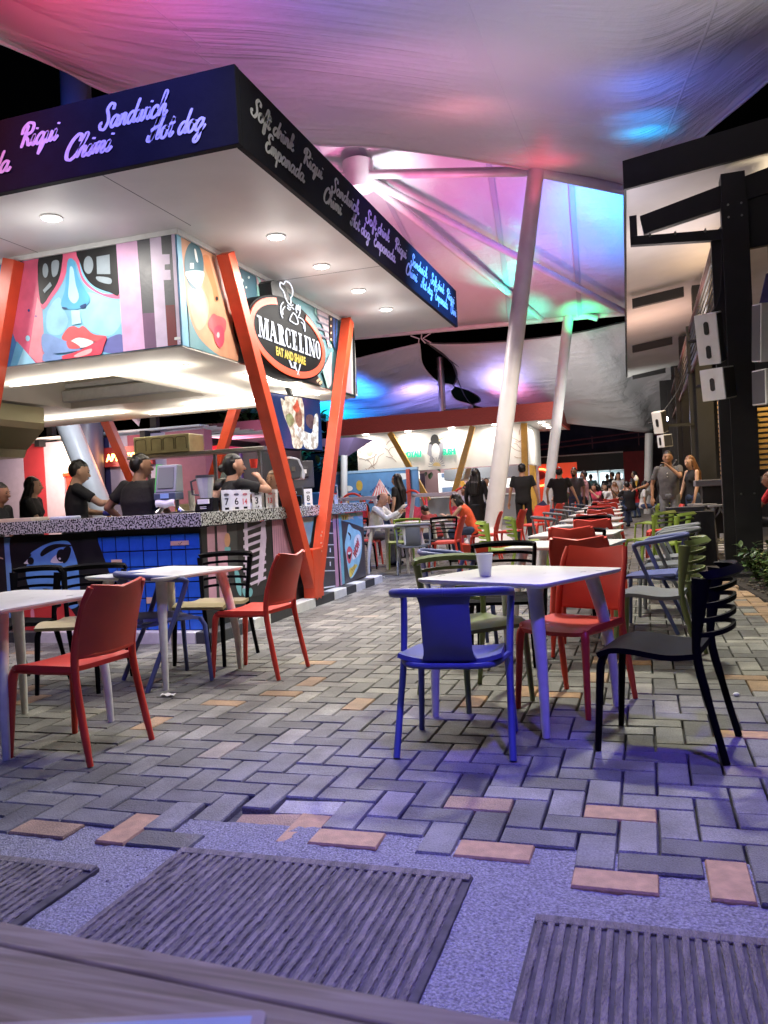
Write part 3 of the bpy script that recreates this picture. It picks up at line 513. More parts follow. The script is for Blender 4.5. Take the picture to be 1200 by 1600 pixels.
# ------------------------------------------------------------------ ground
M['asphalt'] = mat('dark_ground', (.07,.068,.066), .9, noise=.3, nscale=3, bump=.3, bscale=30)
g = MB(); g.add([(-60,-20,-.06),(60,-20,-.06),(60,90,-.06),(-60,90,-.06)], [(0,1,2,3)])
struct('ground', g, M['asphalt'])
# paved terrace: sand bed, and every brick of the herringbone laid on it
def brick_mat(name, rnd):
    m = bpy.data.materials.new(name); m.use_nodes = True; t = m.node_tree; b = t.nodes['Principled BSDF']
    b.inputs['Roughness'].default_value = .62; b.inputs['Specular IOR Level'].default_value = .45
    if rnd:
        oi = t.nodes.new('ShaderNodeObjectInfo'); fac = oi.outputs['Random']
    else:
        at = t.nodes.new('ShaderNodeAttribute'); at.attribute_name = 'tone'; fac = at.outputs['Fac']
    cr = t.nodes.new('ShaderNodeValToRGB'); e = cr.color_ramp.elements
    e[0].color = (.10,.098,.094,1); e[0].position = 0; e[1].color = (.19,.186,.17,1); e[1].position = .6
    n = e.new(.955); n.color = (.27,.26,.23,1); n = e.new(.97); n.color = (.31,.2,.12,1); n = e.new(1); n.color = (.36,.24,.14,1)
    t.links.new(fac, cr.inputs[0])
    tc = t.nodes.new('ShaderNodeNewGeometry'); no = t.nodes.new('ShaderNodeTexNoise'); no.inputs['Scale'].default_value = 5; no.inputs['Detail'].default_value = 8
    t.links.new(tc.outputs['Position'], no.inputs['Vector'])
    mr = t.nodes.new('ShaderNodeMapRange'); mr.inputs[1].default_value = .3; mr.inputs[2].default_value = .7; mr.inputs[3].default_value = .6; mr.inputs[4].default_value = 1.3
    t.links.new(no.outputs['Fac'], mr.inputs[0])
    mx = t.nodes.new('ShaderNodeVectorMath'); mx.operation = 'SCALE'; t.links.new(cr.outputs[0], mx.inputs[0]); t.links.new(mr.outputs[0], mx.inputs['Scale'])
    n2 = t.nodes.new('ShaderNodeTexNoise'); n2.inputs['Scale'].default_value = 160; n2.inputs['Detail'].default_value = 3; t.links.new(tc.outputs['Position'], n2.inputs['Vector'])
    m2 = t.nodes.new('ShaderNodeMapRange'); m2.inputs[1].default_value = .3; m2.inputs[2].default_value = .7; m2.inputs[3].default_value = .7; m2.inputs[4].default_value = 1.3; t.links.new(n2.outputs['Fac'], m2.inputs[0])
    n5 = t.nodes.new('ShaderNodeTexNoise'); n5.inputs['Scale'].default_value = .9; n5.inputs['Detail'].default_value = 4; t.links.new(tc.outputs['Position'], n5.inputs['Vector'])
    m5 = t.nodes.new('ShaderNodeMapRange'); m5.inputs[1].default_value = .35; m5.inputs[2].default_value = .65; m5.inputs[3].default_value = .75; m5.inputs[4].default_value = 1.15; t.links.new(n5.outputs['Fac'], m5.inputs[0])
    mm = t.nodes.new('ShaderNodeMath'); mm.operation = 'MULTIPLY'; t.links.new(m2.outputs[0], mm.inputs[0]); t.links.new(m5.outputs[0], mm.inputs[1])
    mx2 = t.nodes.new('ShaderNodeVectorMath'); mx2.operation = 'SCALE'; t.links.new(mx.outputs[0], mx2.inputs[0]); t.links.new(mm.outputs[0], mx2.inputs['Scale'])
    t.links.new(mx2.outputs[0], b.inputs['Base Color'])
    n3 = t.nodes.new('ShaderNodeTexNoise'); n3.inputs['Scale'].default_value = 18; t.links.new(tc.outputs['Position'], n3.inputs['Vector'])
    ad = t.nodes.new('ShaderNodeMath'); ad.operation = 'ADD'; t.links.new(n2.outputs['Fac'], ad.inputs[0]); t.links.new(n3.outputs['Fac'], ad.inputs[1])
    bp = t.nodes.new('ShaderNodeBump'); bp.inputs['Strength'].default_value = .6; bp.inputs['Distance'].default_value = .008
    t.links.new(ad.outputs[0], bp.inputs['Height']); t.links.new(bp.outputs[0], b.inputs['Normal'])
    rr = t.nodes.new('ShaderNodeMapRange'); rr.inputs[3].default_value = .42; rr.inputs[4].default_value = .75; t.links.new(no.outputs['Fac'], rr.inputs[0]); t.links.new(rr.outputs[0], b.inputs['Roughness'])
    return m
M['brick_p'] = brick_mat('brick_single', True); M['brick_s'] = brick_mat('brick_mass', False)
M['brick_o'] = mat('brick_orange', (.40,.235,.12), .6, noise=.25, nscale=20, bump=.3, bscale=200)
M['bedding'] = mat('bedding_sand', (.06,.057,.05), .95, noise=.4, nscale=20, bump=.6, bscale=60)
bed = MB(); bed.box((-14, 2.62, -.075), (4.5, 40, -.038)); paving = struct('paving', bed, M['bedding'])
PT = .13
def bound(x):
    if x < -1.75: return 2.40
    if x < -1.45: return 2.47
    if x < -.3: return 2.53
    return 2.40
def brick_mesh():
    L, W, g_, bv = 2*PT - .008, PT - .008, 0, .004
    vs = []
    for z, i in ((-.05, 0), (-.007, 0), (0, bv)):
        x, y = L/2 - i, W/2 - i
        vs += [(-x,-y,z),(x,-y,z),(x,y,z),(-x,y,z)]
    fs = [(8,9,10,11)]
    for a in (0, 4):
        for k in range(4): fs.append((a+k, a+(k+1)%4, a+4+(k+1)%4, a+4+k))
    return vs, fs
bv_, bf_ = brick_mesh()
bmb = MB(); bmb.add(bv_, bf_); bmesh1 = bmb.mesh('brick'); bmesh1.materials.append(M['brick_p'])
bmesh2 = bmesh1.copy(); bmesh2.materials.clear(); bmesh2.materials.append(M['brick_o'])
cells = []
for ix in range(-95, 30):
    for iy in range(-2, 150):
        k = (ix - iy + 3) % 4
        if k == 0: cx, cy, r = -.27 + (ix + 1) * PT, 2.56 + (iy + .5) * PT, 0
        elif k == 3: cx, cy, r = -.27 + (ix + .5) * PT, 2.56 + (iy + 1) * PT, 1
        else: continue
        lo = cy - (PT / 2 if r == 0 else PT)
        if lo < bound(cx) - .055: continue
        # right-hand border of the planting bed and kiosk footprint
        if cx < -3.85 and cy > 6.6 and cy < 10.4: continue
        # within the view cone (a margin either side)
        ang = math.degrees(math.atan2(cx, cy))
        if ang < -48 or ang > 14: continue
        if cy > 7.2 and cx > .84 + (10.6-min(cy,10.6))*.1: continue
        dist = math.hypot(cx, cy)
        if dist > 18.5: continue
        cells.append((dist, cx, cy, r))
cells.sort()
ORANGE = [(-.21,2.97),(-.08,2.97),(-.43,2.59),(-.14,2.47),(-.95,2.62),(-1.36,2.66),(-2.1,2.48),(-1.88,2.50),(.25,2.46),(-.98,4.6),(-.53,4.6),(-.7,4.72),(.35,4.1),(-.2,5.6),(-.35,5.6)]
stv, stf, tones = [], [], []
n_vis = 0
nF = len(bf_)
used = set()
for oi_, (ox, oy) in enumerate(ORANGE):
    bst = min(range(len(cells)), key=lambda i: (cells[i][1]-ox)**2 + (cells[i][2]-oy)**2); used.add(bst)
for i, (d_, cx, cy, r) in enumerate(cells):
    rnd = random.random()
    z = random.uniform(-.003, .0015); tx = random.gauss(0, .005); ty = random.gauss(0, .005); rz = random.gauss(0, .008)
    dx = dy = 0
    if -1.8 < cx < -1.15 and 2.5 < cy < 2.95:      # the sunken patch at the edge
        q = 1 - min(1, abs(cx + 1.5) / .35); z -= .028 * q; tx += .10 * q; ty += -.06 * q; dx = .012 * q; rz += .05 * q
    if -1.95 < cx < -1.6 and 2.6 < cy < 2.85: tx -= .05; z += .008; dx = -.02
    inview = -38.5 < math.degrees(math.atan2(cx, cy)) < 8.5
    if n_vis < 300 and inview:
        n_vis += 1
        o = bpy.data.objects.new('brick', bmesh2 if i in used else bmesh1); COL.objects.link(o); o.parent = paving
        o.location = (cx + dx, cy + dy, z); o.rotation_euler = (tx, ty, rz + (pi/2 if r else 0))
    else:
        a = pi/2 if r else 0; c_, s_ = cos(a + rz), sin(a + rz); o_ = len(stv)
        for (x, y, zz) in bv_: stv.append((cx + c_*x - s_*y, cy + s_*x + c_*y, z + zz + tx*x*.6 + ty*y))
        stf += [tuple(q + o_ for q in f) for f in bf_]
        tone = .98 if i in used else (rnd * .9 if random.random() > .007 else random.uniform(.955, 1))
        if cy > 7.2 and cx > .58 + (10.6-min(cy,10.6))*.1: tone = random.uniform(.965, 1)
        tones += [tone] * nF
me = bpy.data.meshes.new('brickwork'); me.from_pydata(stv, [], stf); me.update()
at_ = me.attributes.new('tone', 'FLOAT', 'FACE'); at_.data.foreach_set('value', tones)
o = link('brickwork', me, M['brick_s'], paving); o['kind'] = 'stuff'
# the far paving, too small to tell bricks apart
M['far_paving'] = mat('far_paving', (.24,.22,.2), .6, noise=.45, nscale=5, bump=.3, bscale=14)
fp = MB(); fp.add([(-16,17.5,-.012),(6,17.5,-.012),(10,60,-.012),(-26,60,-.012)], [(0,1,2,3)]); fp.add([(.95,10,-.013),(6,10,-.013),(6,18,-.013),(.95,18,-.013)], [(0,1,2,3)])
struct('pavement', fp, M['far_paving'])
# rough concrete strip in front
M['rough_concrete'] = mat('rough_concrete', (.31,.305,.30), .95, noise=.55, nscale=120, bump=1.0, bscale=150)
def noisef(x, y): return .5*sin(3.1*x+1.7*y)+.3*sin(7.7*x-5.3*y+1)+.2*sin(17*x+13*y)
mb = MB(); NX, NY = 150, 60
vs = []
for i in range(NX+1):
    for j in range(NY+1):
        x = -3.2 + 4.6*i/NX; y = .9 + 1.80*j/NY
        vs.append((x, y, -.012 + .005*noisef(x, y) + random.gauss(0, .0016)))
mb.add(vs, [(i*(NY+1)+j, (i+1)*(NY+1)+j, (i+1)*(NY+1)+j+1, i*(NY+1)+j+1) for i in range(NX) for j in range(NY)])
struct('path', mb, M['rough_concrete'], 60)
# grooved drain covers
M['cover'] = mat('cover_concrete', (.21,.185,.15), .8, noise=.45, nscale=14, stretch=(3,.6,1), bump=.9, bscale=90)
M['cover_dark'] = mat('cover_groove', (.07,.063,.055), .9, noise=.4, nscale=20)
def cover(label, x0, x1, y0, y1, pitch, taper=0.):
    t = thing('drain_cover', label, 'drain cover', ((x0+x1)/2, (y0+y1)/2, 0), 0, 'grooved drain covers across the front')
    cx, cy = (x0+x1)/2, (y0+y1)/2
    b = MB(); b.box((x0-cx, y0-cy, -.045), (x1-cx, y1-cy, .0)); part('slab', b, M['cover_dark'], t, bev=.004)
    r = MB(); n = int((x1-x0-.012)/pitch); 
    for k in range(n):
        xa = x0 - cx + .008 + k*pitch; wd = pitch*random.uniform(.66,.76); pts = []
        m_ = 14
        for q in range(m_+1):
            y = y0 - cy + .004 + (y1-y0-.05)*q/m_; j = random.gauss(0,.0004)
            zt = .002 + random.gauss(0,.0006)
            if random.random() < .02: zt -= .006
            pts.append([(xa+j, y, -.001), (xa+j+.003, y, zt+.007), (xa+j+wd-.003, y, zt+.007), (xa+j+wd, y, -.001)])
        v = [p for row in pts for p in row]; f = []
        for q in range(m_):
            for c in range(3): f.append((q*4+c, q*4+c+1, q*4+c+5, q*4+c+4))
        f += [(0,1,2,3), (m_*4+3, m_*4+2, m_*4+1, m_*4)]
        r.add(v, f)
    part('ridges', r, M['cover'], t)
    e = MB(); e.box((x0-cx+.004, y1-cy-.043, -.001), (x1-cx-.004, y1-cy-.004, .0085)); part('border', e, M['cover'], t, bev=.003)
cover('middle ribbed concrete drain cover, between two strips of pale grit', -1.59, -.56, 1.55, 2.43, .0315)
cover('right-hand ribbed concrete drain cover under the orange paving bricks', -.345, .62, 1.5, 2.235, .031)
cover('left ribbed concrete drain cover, cut off by the edge of the photo', -2.75, -1.79, 1.5, 2.245, .031)
# pebbles and grit
gm = MB()
for k in range(420):
    x = random.uniform(-2.4, .6); y = random.uniform(1.6, 2.5)
    if any(a-.01 < x < b_+.01 and y < c_ for a, b_, c_ in ((-1.6,-.55,2.44),(-.35,.63,2.24),(-2.76,-1.78,2.25))): continue
    r_ = random.uniform(.0012,.0035) * (2.2 if random.random() < .03 else 1)
    gm.ball((x, y, -.014+r_*.3+.005*noisef(x,y)), (r_*1.3, r_, r_*.8), 5, 4)
o = single('gravel', gm, mat('grit', (.2,.18,.17), .9, noise=.4), 'loose grit scattered over the pale concrete strip', 'gravel'); o['kind'] = 'stuff'
# ------------------------------------------------------------------ the sandwich kiosk
KX, KY = -3.70, 6.2         # its near corner
kiosk = thing('food_kiosk', 'mural-covered corner kiosk with granite counter, orange V posts and dark lettered roof band', 'kiosk', (-6.2, 8.3, 0))
def kp(name, mb, m, smooth=None, bev=0, parent=None):
    o = link(name, mb.mesh(name, smooth), m); o.parent = parent or kiosk; 
    o.location = (0,0,0) if parent else (6.2, -8.3, 0)
    if bev: bevel(o, bev)
    return o
# roof slab: soffit, fascia boards
m_ = MB(); m_.box((-9.9, 4.98, 3.60), (-2.52, 11.5, 3.68)); soff = kp('soffit', m_, M['soffit'])
m_ = MB(); m_.box((-9.9, 4.98, 3.68), (-2.52, 11.5, 4.04)); kp('roof', m_, M['dark_grey'])
m_ = MB(); m_.box((-9.96, 4.916, 3.592), (-2.47, 4.976, 4.12)); ff = kp('fascia', m_, M['fascia'], bev=.004)
m_ = MB(); m_.box((-2.518, 4.98, 3.592), (-2.472, 11.56, 4.118)); fr = kp('fascia', m_, M['fascia'], bev=.004)
def words(parent, L, frame, xh):
    for wd, x0, x1, y0 in L:
        o = link('lettering', script_word(wd, x0+.02, x1-.02, y0+.008, xh, .36).mesh('lettering'), M['letter'], parent); o.matrix_local = frame
words(ff, [('Sandwich', -3.58, -2.95, .275), ('Riqui', -4.26, -3.85, .275), ('Hot dog', -3.2, -2.68, .125), ('Chimi', -3.88, -3.40, .115), ('Empanada', -5.05, -4.30, .125), ('Soft drink', -5.15, -4.42, .275), ('Sandwich', -5.95, -5.3, .275), ('Hot dog', -5.75, -5.2, .125)],
      wall_frame((0, 4.9125, 3.60), (1,0,0), (0,0,1)), .074)
words(fr, [('Soft drink',5.09,5.88,.27),('Riqui',6.0,6.47,.27),('Sandwich',6.6,7.37,.26),('Soft drink',7.5,8.34,.27),('Riqui',8.48,8.99,.27),('Sandwich',9.1,9.9,.27),('Soft drink',10.02,10.79,.27),('Riqui',10.9,11.42,.27),
      ('Empanada',5.3,6.04,.10),('Chimi',6.4,6.9,.105),('Hot dog',7.04,7.65,.105),('Empanada',7.73,8.5,.105),('Chimi',8.87,9.42,.105),('Hot dog',9.5,10.13,.105),('Empanada',10.22,10.94,.105),('Chimi',11.1,11.5,.105)],
      wall_frame((-2.468, 0, 3.60), (0,1,0), (0,0,1)), .068)
# upper mural box, with crown moulding and painted faces
m_ = MB(); m_.box((-9.0, 6.2, 2.6), (-3.76, 6.32, 3.6)); mf = kp('mural_panel', m_, pal('facemid'))
m_ = MB(); m_.box((-3.88, 6.32, 2.6), (-3.762, 10.62, 3.6)); mr_ = kp('mural_panel', m_, pal('teal'))
m_ = MB(); m_.box((-9.0, 6.17, 3.555), (-3.73, 6.198, 3.6)); m_.box((-3.758, 6.2, 3.555), (-3.73, 10.64, 3.6)); kp('cornice', m_, M['white'], bev=.004)
def clip_poly(P_, a, lo, hi):
    for ax, s, v in a:
        out = []
        for i in range(len(P_)):
            p, q = P_[i-1], P_[i]; ip = (p[ax]-v)*s >= 0; iq = (q[ax]-v)*s >= 0
            if ip != iq: t = (v-p[ax])/(q[ax]-p[ax]); out.append(tuple(p[k]+t*(q[k]-p[k]) for k in (0,1)))
            if iq: out.append(q)
        P_ = out
        if len(P_) < 3: return []
    return P_
from mathutils.geometry import tessellate_polygon
def paint(parent, polys, to3, lim, step=.0006, base=.002):
    """flat painted shapes on a wall, each colour its own coat of paint"""
    by = {}
    for i, (c, smth, pts) in enumerate(polys):
        p = [tuple(q) for q in pts]
        if smth: p = [(q.x, q.y) for q in spline([(x, y, 0) for x, y in p], 4, True)]
        p = clip_poly(p, lim, 0, 0)
        if len(p) < 3: continue
        by.setdefault(c, []).append((i, p))
    for c, L in by.items():
        for i, p in L:
            mb = MB(); vs = [to3(u, v, base + i*step) for u, v in p]
            mb.add(vs, tessellate_polygon([[Vector((u, v, 0)) for u, v in p]]))
            link('painted_shape', mb.mesh('painted_shape'), pal(c), parent)
FRONT_UPPER = [(c, s_, [(a, b-.026*(3.6-b)) for a, b in p]) for c, s_, p in FRONT_UPPER]; RIGHT_UPPER = [(c, s_, [(a, b-.05*(3.6-b)) for a, b in p]) for c, s_, p in RIGHT_UPPER]
paint(mf, FRONT_UPPER, lambda u, v, d: (u, 6.2 - d, v), [(0,1,-8.9),(0,-1,-3.762),(1,1,2.602),(1,-1,3.553)])
paint(mr_, RIGHT_UPPER, lambda u, v, d: (-3.762 + d, u, v), [(0,1,6.21),(0,-1,10.61),(1,1,2.602),(1,-1,3.553)])
# kiosk ceiling with light well
def ceil():
    m_ = MB()
    X0, X1, Y0, Y1 = -9.0, -3.765, 6.204, 10.62; ox0, ox1, oy0, oy1 = -7.2, -5.15, 7.13, 9.0; z0, z1 = 2.586, 2.66
    for a, b in (((X0,Y0),(X1,oy0)), ((X0,oy1),(X1,Y1)), ((X0,oy0),(ox0,oy1)), ((ox1,oy0),(X1,oy1))): m_.box((a[0],a[1],z0),(b[0],b[1],z1))
    kp('ceiling', m_, M['ceiling_cream'])
    w_ = MB(); w_.box((ox0-.05,oy0-.05,z1),(ox1+.05,oy0,3.3)); w_.box((ox0-.05,oy1,z1),(ox1+.05,oy1+.05,3.3)); w_.box((ox0-.05,oy0,z1),(ox0,oy1,3.3)); w_.box((ox1,oy0,z1),(ox1+.05,oy1,3.3)); w_.box((ox0-.05,oy0-.05,3.3),(ox1+.05,oy1+.05,3.34))
    kp('light_well', w_, M['ceiling_cream'])
    b_ = MB(); b_.box((ox0,oy1-.16,2.66),(ox1,oy1-.02,2.8)); b_.box((ox0,oy1-.1,2.84),(ox1,oy1-.02,2.9)); kp('beam', b_, M['white'], bev=.005)
    b2 = MB(); b2.box((-6.42,7.2,2.95),(-6.36,7.26,3.29)); kp('strut', b2, M['black'])
ceil()
LED = [((-6.31,6.97),(-4.2,6.97)), ((-4.81,7.03),(-4.81,9.12)), ((-8.9,9.68),(-6.87,9.68)), ((-6.75,10.15),(-4.35,10.15)), ((-4.0,7.8),(-4.0,9.82)), ((-5.8,9.6),(-4.16,9.6))]
for a, b in LED:
    m_ = MB(); m_.box((min(a[0],b[0])-.02, min(a[1],b[1])-.02, 2.574), (max(a[0],b[0])+.02, max(a[1],b[1])+.02, 2.586)); ch_ = kp('led_strip', m_, M['white'])
    m_ = MB(); m_.box((min(a[0],b[0])-.013, min(a[1],b[1])-.013, 2.568), (max(a[0],b[0])+.013, max(a[1],b[1])+.013, 2.5738)); kp('diffuser', m_, M['led'], parent=ch_)
# soffit downlights
for i, (x, y) in enumerate([(-4.48,5.5), (-3.07,6.75), (-3.06,7.8), (-3.05,8.9), (-3.05,9.95), (-6.2,5.5), (-7.9,5.5)]):
    t = thing('downlight', ['round white downlight in the kiosk soffit above the painted sunglasses','nearest of four round downlights along the right soffit','second round downlight along the right soffit, above the oval sign','third round downlight along the right soffit','farthest round downlight at the end of the right soffit','round white downlight in the front soffit, out of frame on the left','round white downlight at the left end of the front soffit'][i], 'ceiling light', (x, y, 3.6), 0, 'downlights in the kiosk soffit')
    r_ = MB(); n = 24
    for q in range(n):
        a0, a1 = 2*pi*q/n, 2*pi*(q+1)/n
        r_.add([(cos(a)*r, sin(a)*r, z) for a in (a0,a1) for r, z in ((.09,0),(.09,-.012),(.078,-.016),(.074,-.010))], [(0,1,5,4),(1,2,6,5),(2,3,7,6)])
    part('rim', r_, M['white'], t, 40)
    d_ = MB(); d_.ball((0,0,-.008), (.076,.076,.022), 24, 8); part('diffuser', d_, M['downlight'], t, 60)
    light('downlight_lamp', 'AREA', (x, y, 3.57), 34, (1,.95,.88), .16)
    light('soffit_fill', 'POINT', (x, y, 3.30), 3.0, (1,.95,.9), .10)  # unseen point light added to brighten the soffit
# kerb of black and white blocks
ky = [6.17, 6.9, 7.265, 7.8, 8.415, 8.99, 9.41, 9.76, 10.12, 10.5, 10.85]
for i in range(len(ky)-1):
    m_ = MB(); m_.box((-3.78, ky[i]+.002, -.02), (-3.585, ky[i+1]-.002, .1)); kp('kerb_block', m_, M['kerb_black'] if i in (0,2,4,6,8) else M['kerb_white'], bev=.008)
kx = [-3.782, -4.52, -5.0, -5.45, -5.95, -6.45, -6.95, -7.45, -7.95, -8.5]
for i in range(len(kx)-1):
    m_ = MB(); m_.box((kx[i+1]+.002, 6.17, -.02), (kx[i]-.002, 6.33, .1)); kp('kerb_block', m_, M['kerb_white'] if i % 2 == 0 else M['kerb_black'], bev=.008)
# counter walls
m_ = MB(); m_.box((-8.6, 6.29, -.02), (-3.86, 6.42, 1.0)); cf = kp('counter_wall', m_, M['black'])
m_ = MB(); m_.box((-3.86, 6.29, -.02), (-3.748, 10.62, 1.0)); cr_ = kp('counter_wall', m_, M['black'])
FLc = [p for p in FRONT_LOWER]
paint(cf, FLc, lambda u, v, d: (u, 6.28 - d, v), [(0,1,-8.5),(0,-1,-3.75),(1,1,.102),(1,-1,1.018)], .0006, .0)
paint(cr_, RIGHT_LOWER, lambda u, v, d: (-3.745 + d, u, v), [(0,1,6.3),(0,-1,10.6),(1,1,.102),(1,-1,1.018)], .0004, .0)
# blue wall tiles
M['tile'] = mat('tile_blue', (.025,.12,.55), .22, noise=.15, nscale=9)
M['grout'] = mat('grout', (.015,.015,.02), .8)
m_ = MB(); m_.box((-4.83, 6.284, .1), (-3.75, 6.2895, 1.016)); kp('grout_bed', m_, M['grout'])
tm = MB(); tm.box((-.0675,-.0035,-.0665),(.0675,.0035,.0665)); tme = tm.mesh('tile'); tme.materials.append(M['tile'])
for i in range(8):
    for j in range(7):
        zc = .105 + .1435*j + .07; xc = -3.822 - .145*i
        if xc < -4.83 + .01*j*1.6 - (j==0)*.0 and False: continue
        if zc + .07 > 1.03: continue
        o = bpy.data.objects.new('tile', tme); COL.objects.link(o); o.parent = kiosk; o.location = (xc + 6.2, 6.2755 - 8.3 + random.gauss(0,.0006), zc); o.rotation_euler = (random.gauss(0,.006), 0, random.gauss(0,.006))
# black hair of the mural laps over the tiles' left edge
m_ = MB(); m_.prism([(-4.96,6.2705,1.016),(-4.82,6.2705,1.016),(-4.80,6.2705,.9),(-4.69,6.2705,.60),(-4.66,6.2705,.42),(-4.70,6.2705,.105),(-5.0,6.2705,.105)], (0,.008,0)); kp('mural_hair', m_, M['black'])
for (a, b, c, d) in ((-4.04,.898,-3.855,.859),(-4.673,.75,-4.56,.697),(-4.322,.401,-4.26,.345),(-4.62,.30,-4.5,.25)):
    m_ = MB(); m_.box((a, 6.266, d), (c, 6.2705, b)); kp('paper_tag', m_, pal('cream'))
m_ = MB(); m_.bar((-3.96,6.2655,.878),(-3.945,6.2655,.868),.001,.004); m_.bar((-3.945,6.2655,.868),(-3.92,6.2655,.89),.001,.004); kp('tick_mark', m_, M['black'])
# comic lettering on the side wall
def wtext(parent, txt, org, size, rot, m, sx=1, bold=0., off=(0,0)):
    me = text_mesh(txt, size, bold, sx); c, s = cos(rot), sin(rot)
    o = link('lettering', me, m, parent); o.matrix_local = wall_frame(org, (0, c, s), (0, -s, c)); return o
wtext(cr_, 'WOW', (-3.7215, 10.155, .40), .15, radians(42), pal('lip'), .62, .006)
wtext(cr_, 'WOW', (-3.7222, 10.145, .396), .15, radians(42), M['black'], .62, .012)
wtext(cr_, 'Drun', (-3.7215, 9.99, .185), .12, radians(34), pal('ochre'), .7, .006)
# granite counter top
gr = bpy.data.materials.new('granite'); gr.use_nodes = True; t_ = gr.node_tree; b_ = t_.nodes['Principled BSDF']
tc = t_.nodes.new('ShaderNodeTexCoord'); vo = t_.nodes.new('ShaderNodeTexNoise'); vo.inputs['Scale'].default_value = 60; vo.inputs['Detail'].default_value = 2
t_.links.new(tc.outputs['Object'], vo.inputs['Vector']); cr2 = t_.nodes.new('ShaderNodeValToRGB'); cr2.color_ramp.elements[0].position = .46; cr2.color_ramp.elements[0].color = (.02,.02,.022,1); cr2.color_ramp.elements[1].position = .53; cr2.color_ramp.elements[1].color = (.5,.5,.48,1)
t_.links.new(vo.outputs['Fac'], cr2.inputs[0]); t_.links.new(cr2.outputs[0], b_.inputs['Base Color']); b_.inputs['Roughness'].default_value = .25
M['granite'] = gr
m_ = MB(); m_.box((-8.6, 6.2, 1.02), (-3.68, 6.75, 1.14)); kp('countertop', m_, gr, bev=.004)
m_ = MB(); m_.box((-4.25, 6.753, 1.02), (-3.68, 10.6, 1.14)); kp('countertop', m_, gr, bev=.004)
m_ = MB(); m_.box((-8.3, 10.0, 0), (-4.6, 10.55, .95)); kp('back_counter', m_, M['steel'])
# V posts
def vpost(base, tops, up, nm='post'):
    for tp in tops:
        m_ = MB(); m_.bar(base, tp, .135, .13, up); kp(nm, m_, M['orange_steel'], bev=.004)
    m_ = MB(); bx, by, bz = base
    m_.box((bx-.07, by-.13, bz-.0), (bx+.07, by+.13, bz+.55) ) if abs(up[0]) > .5 else m_.box((bx-.13, by-.07, bz), (bx+.13, by+.07, bz+.5))
    kp('post_foot', m_, M['orange_steel'], bev=.006)
vpost((-3.64, 8.5, .1), [(-3.64, 6.84, 3.55), (-3.64, 10.12, 3.55)], (1,0,0))
vpost((-6.46, 6.13, .0), [(-5.44, 6.13, 3.55), (-7.5, 6.13, 3.55)], (0,1,0))
vpost((-6.75, 10.66, .0), [(-5.6, 10.66, 2.75), (-7.95, 10.66, 2.75)], (0,1,0))
# paint chips on the near V
m_ = MB()
for (a, b, c, d) in ((8.62,.78,.03,.02),(8.66,.82,.02,.02),(8.60,.70,.05,.012),(8.64,.66,.03,.01),(8.615,.6,.02,.02)): m_.box((-3.572,a,b),(-3.5695,a+c,b+d))
kp('chipped_paint', m_, pal('orangelight'))

# ---- oval lightbox sign hung on the right side
SX, SY, SZ = -3.60, 8.14, 2.96
sign = thing('oval_sign', 'black oval lightbox with glowing orange ring, chef line drawing and white name', 'sign', (SX, SY, SZ))
ry, rz_ = 1.01, .43
def oval(r1, r2, n=48): return [(r1*cos(2*pi*k/n), r2*sin(2*pi*k/n)) for k in range(n)]
m_ = MB(); m_.prism([(-.17, a, b) for a, b in oval(ry, rz_)], (.17,0,0)); part('case', m_, mat('sign_black', (.006,.006,.007), .55, spec=.05), sign, 40)
hat = [(-.30,.30),(-.40,.44),(-.42,.56),(-.36,.60),(-.2,.625),(-.06,.60),(.0,.54),(.06,.50),(.16,.44),(.24,.34),(.2,.2),(-.2,.2)]
m_ = MB(); m_.prism([(-.165, a, b*.93) for a, b in hat], (.164,0,0)); part('crest', m_, M['black'], sign)
def ring_arc(a0, a1, r1, r2, w1, n=60):
    vs = []; fs = []
    for k in range(n+1):
        a = radians(a0 + (a1-a0)*k/n)
        for rr in (0, -w1): vs += [(.003, (r1+rr)*cos(a), (r2+rr*.85)*sin(a)), (.012, (r1+rr)*cos(a), (r2+rr*.85)*sin(a))]
    for k in range(n):
        o_ = k*4; fs += [(o_+1, o_+5, o_+7, o_+3), (o_, o_+4, o_+5, o_+1), (o_+2, o_+3, o_+7, o_+6)]
    return MB().add(vs, fs)
part('neon_ring', ring_arc(110-360, 62, .975, .405, .085), M['neon_orange'], sign, 40)
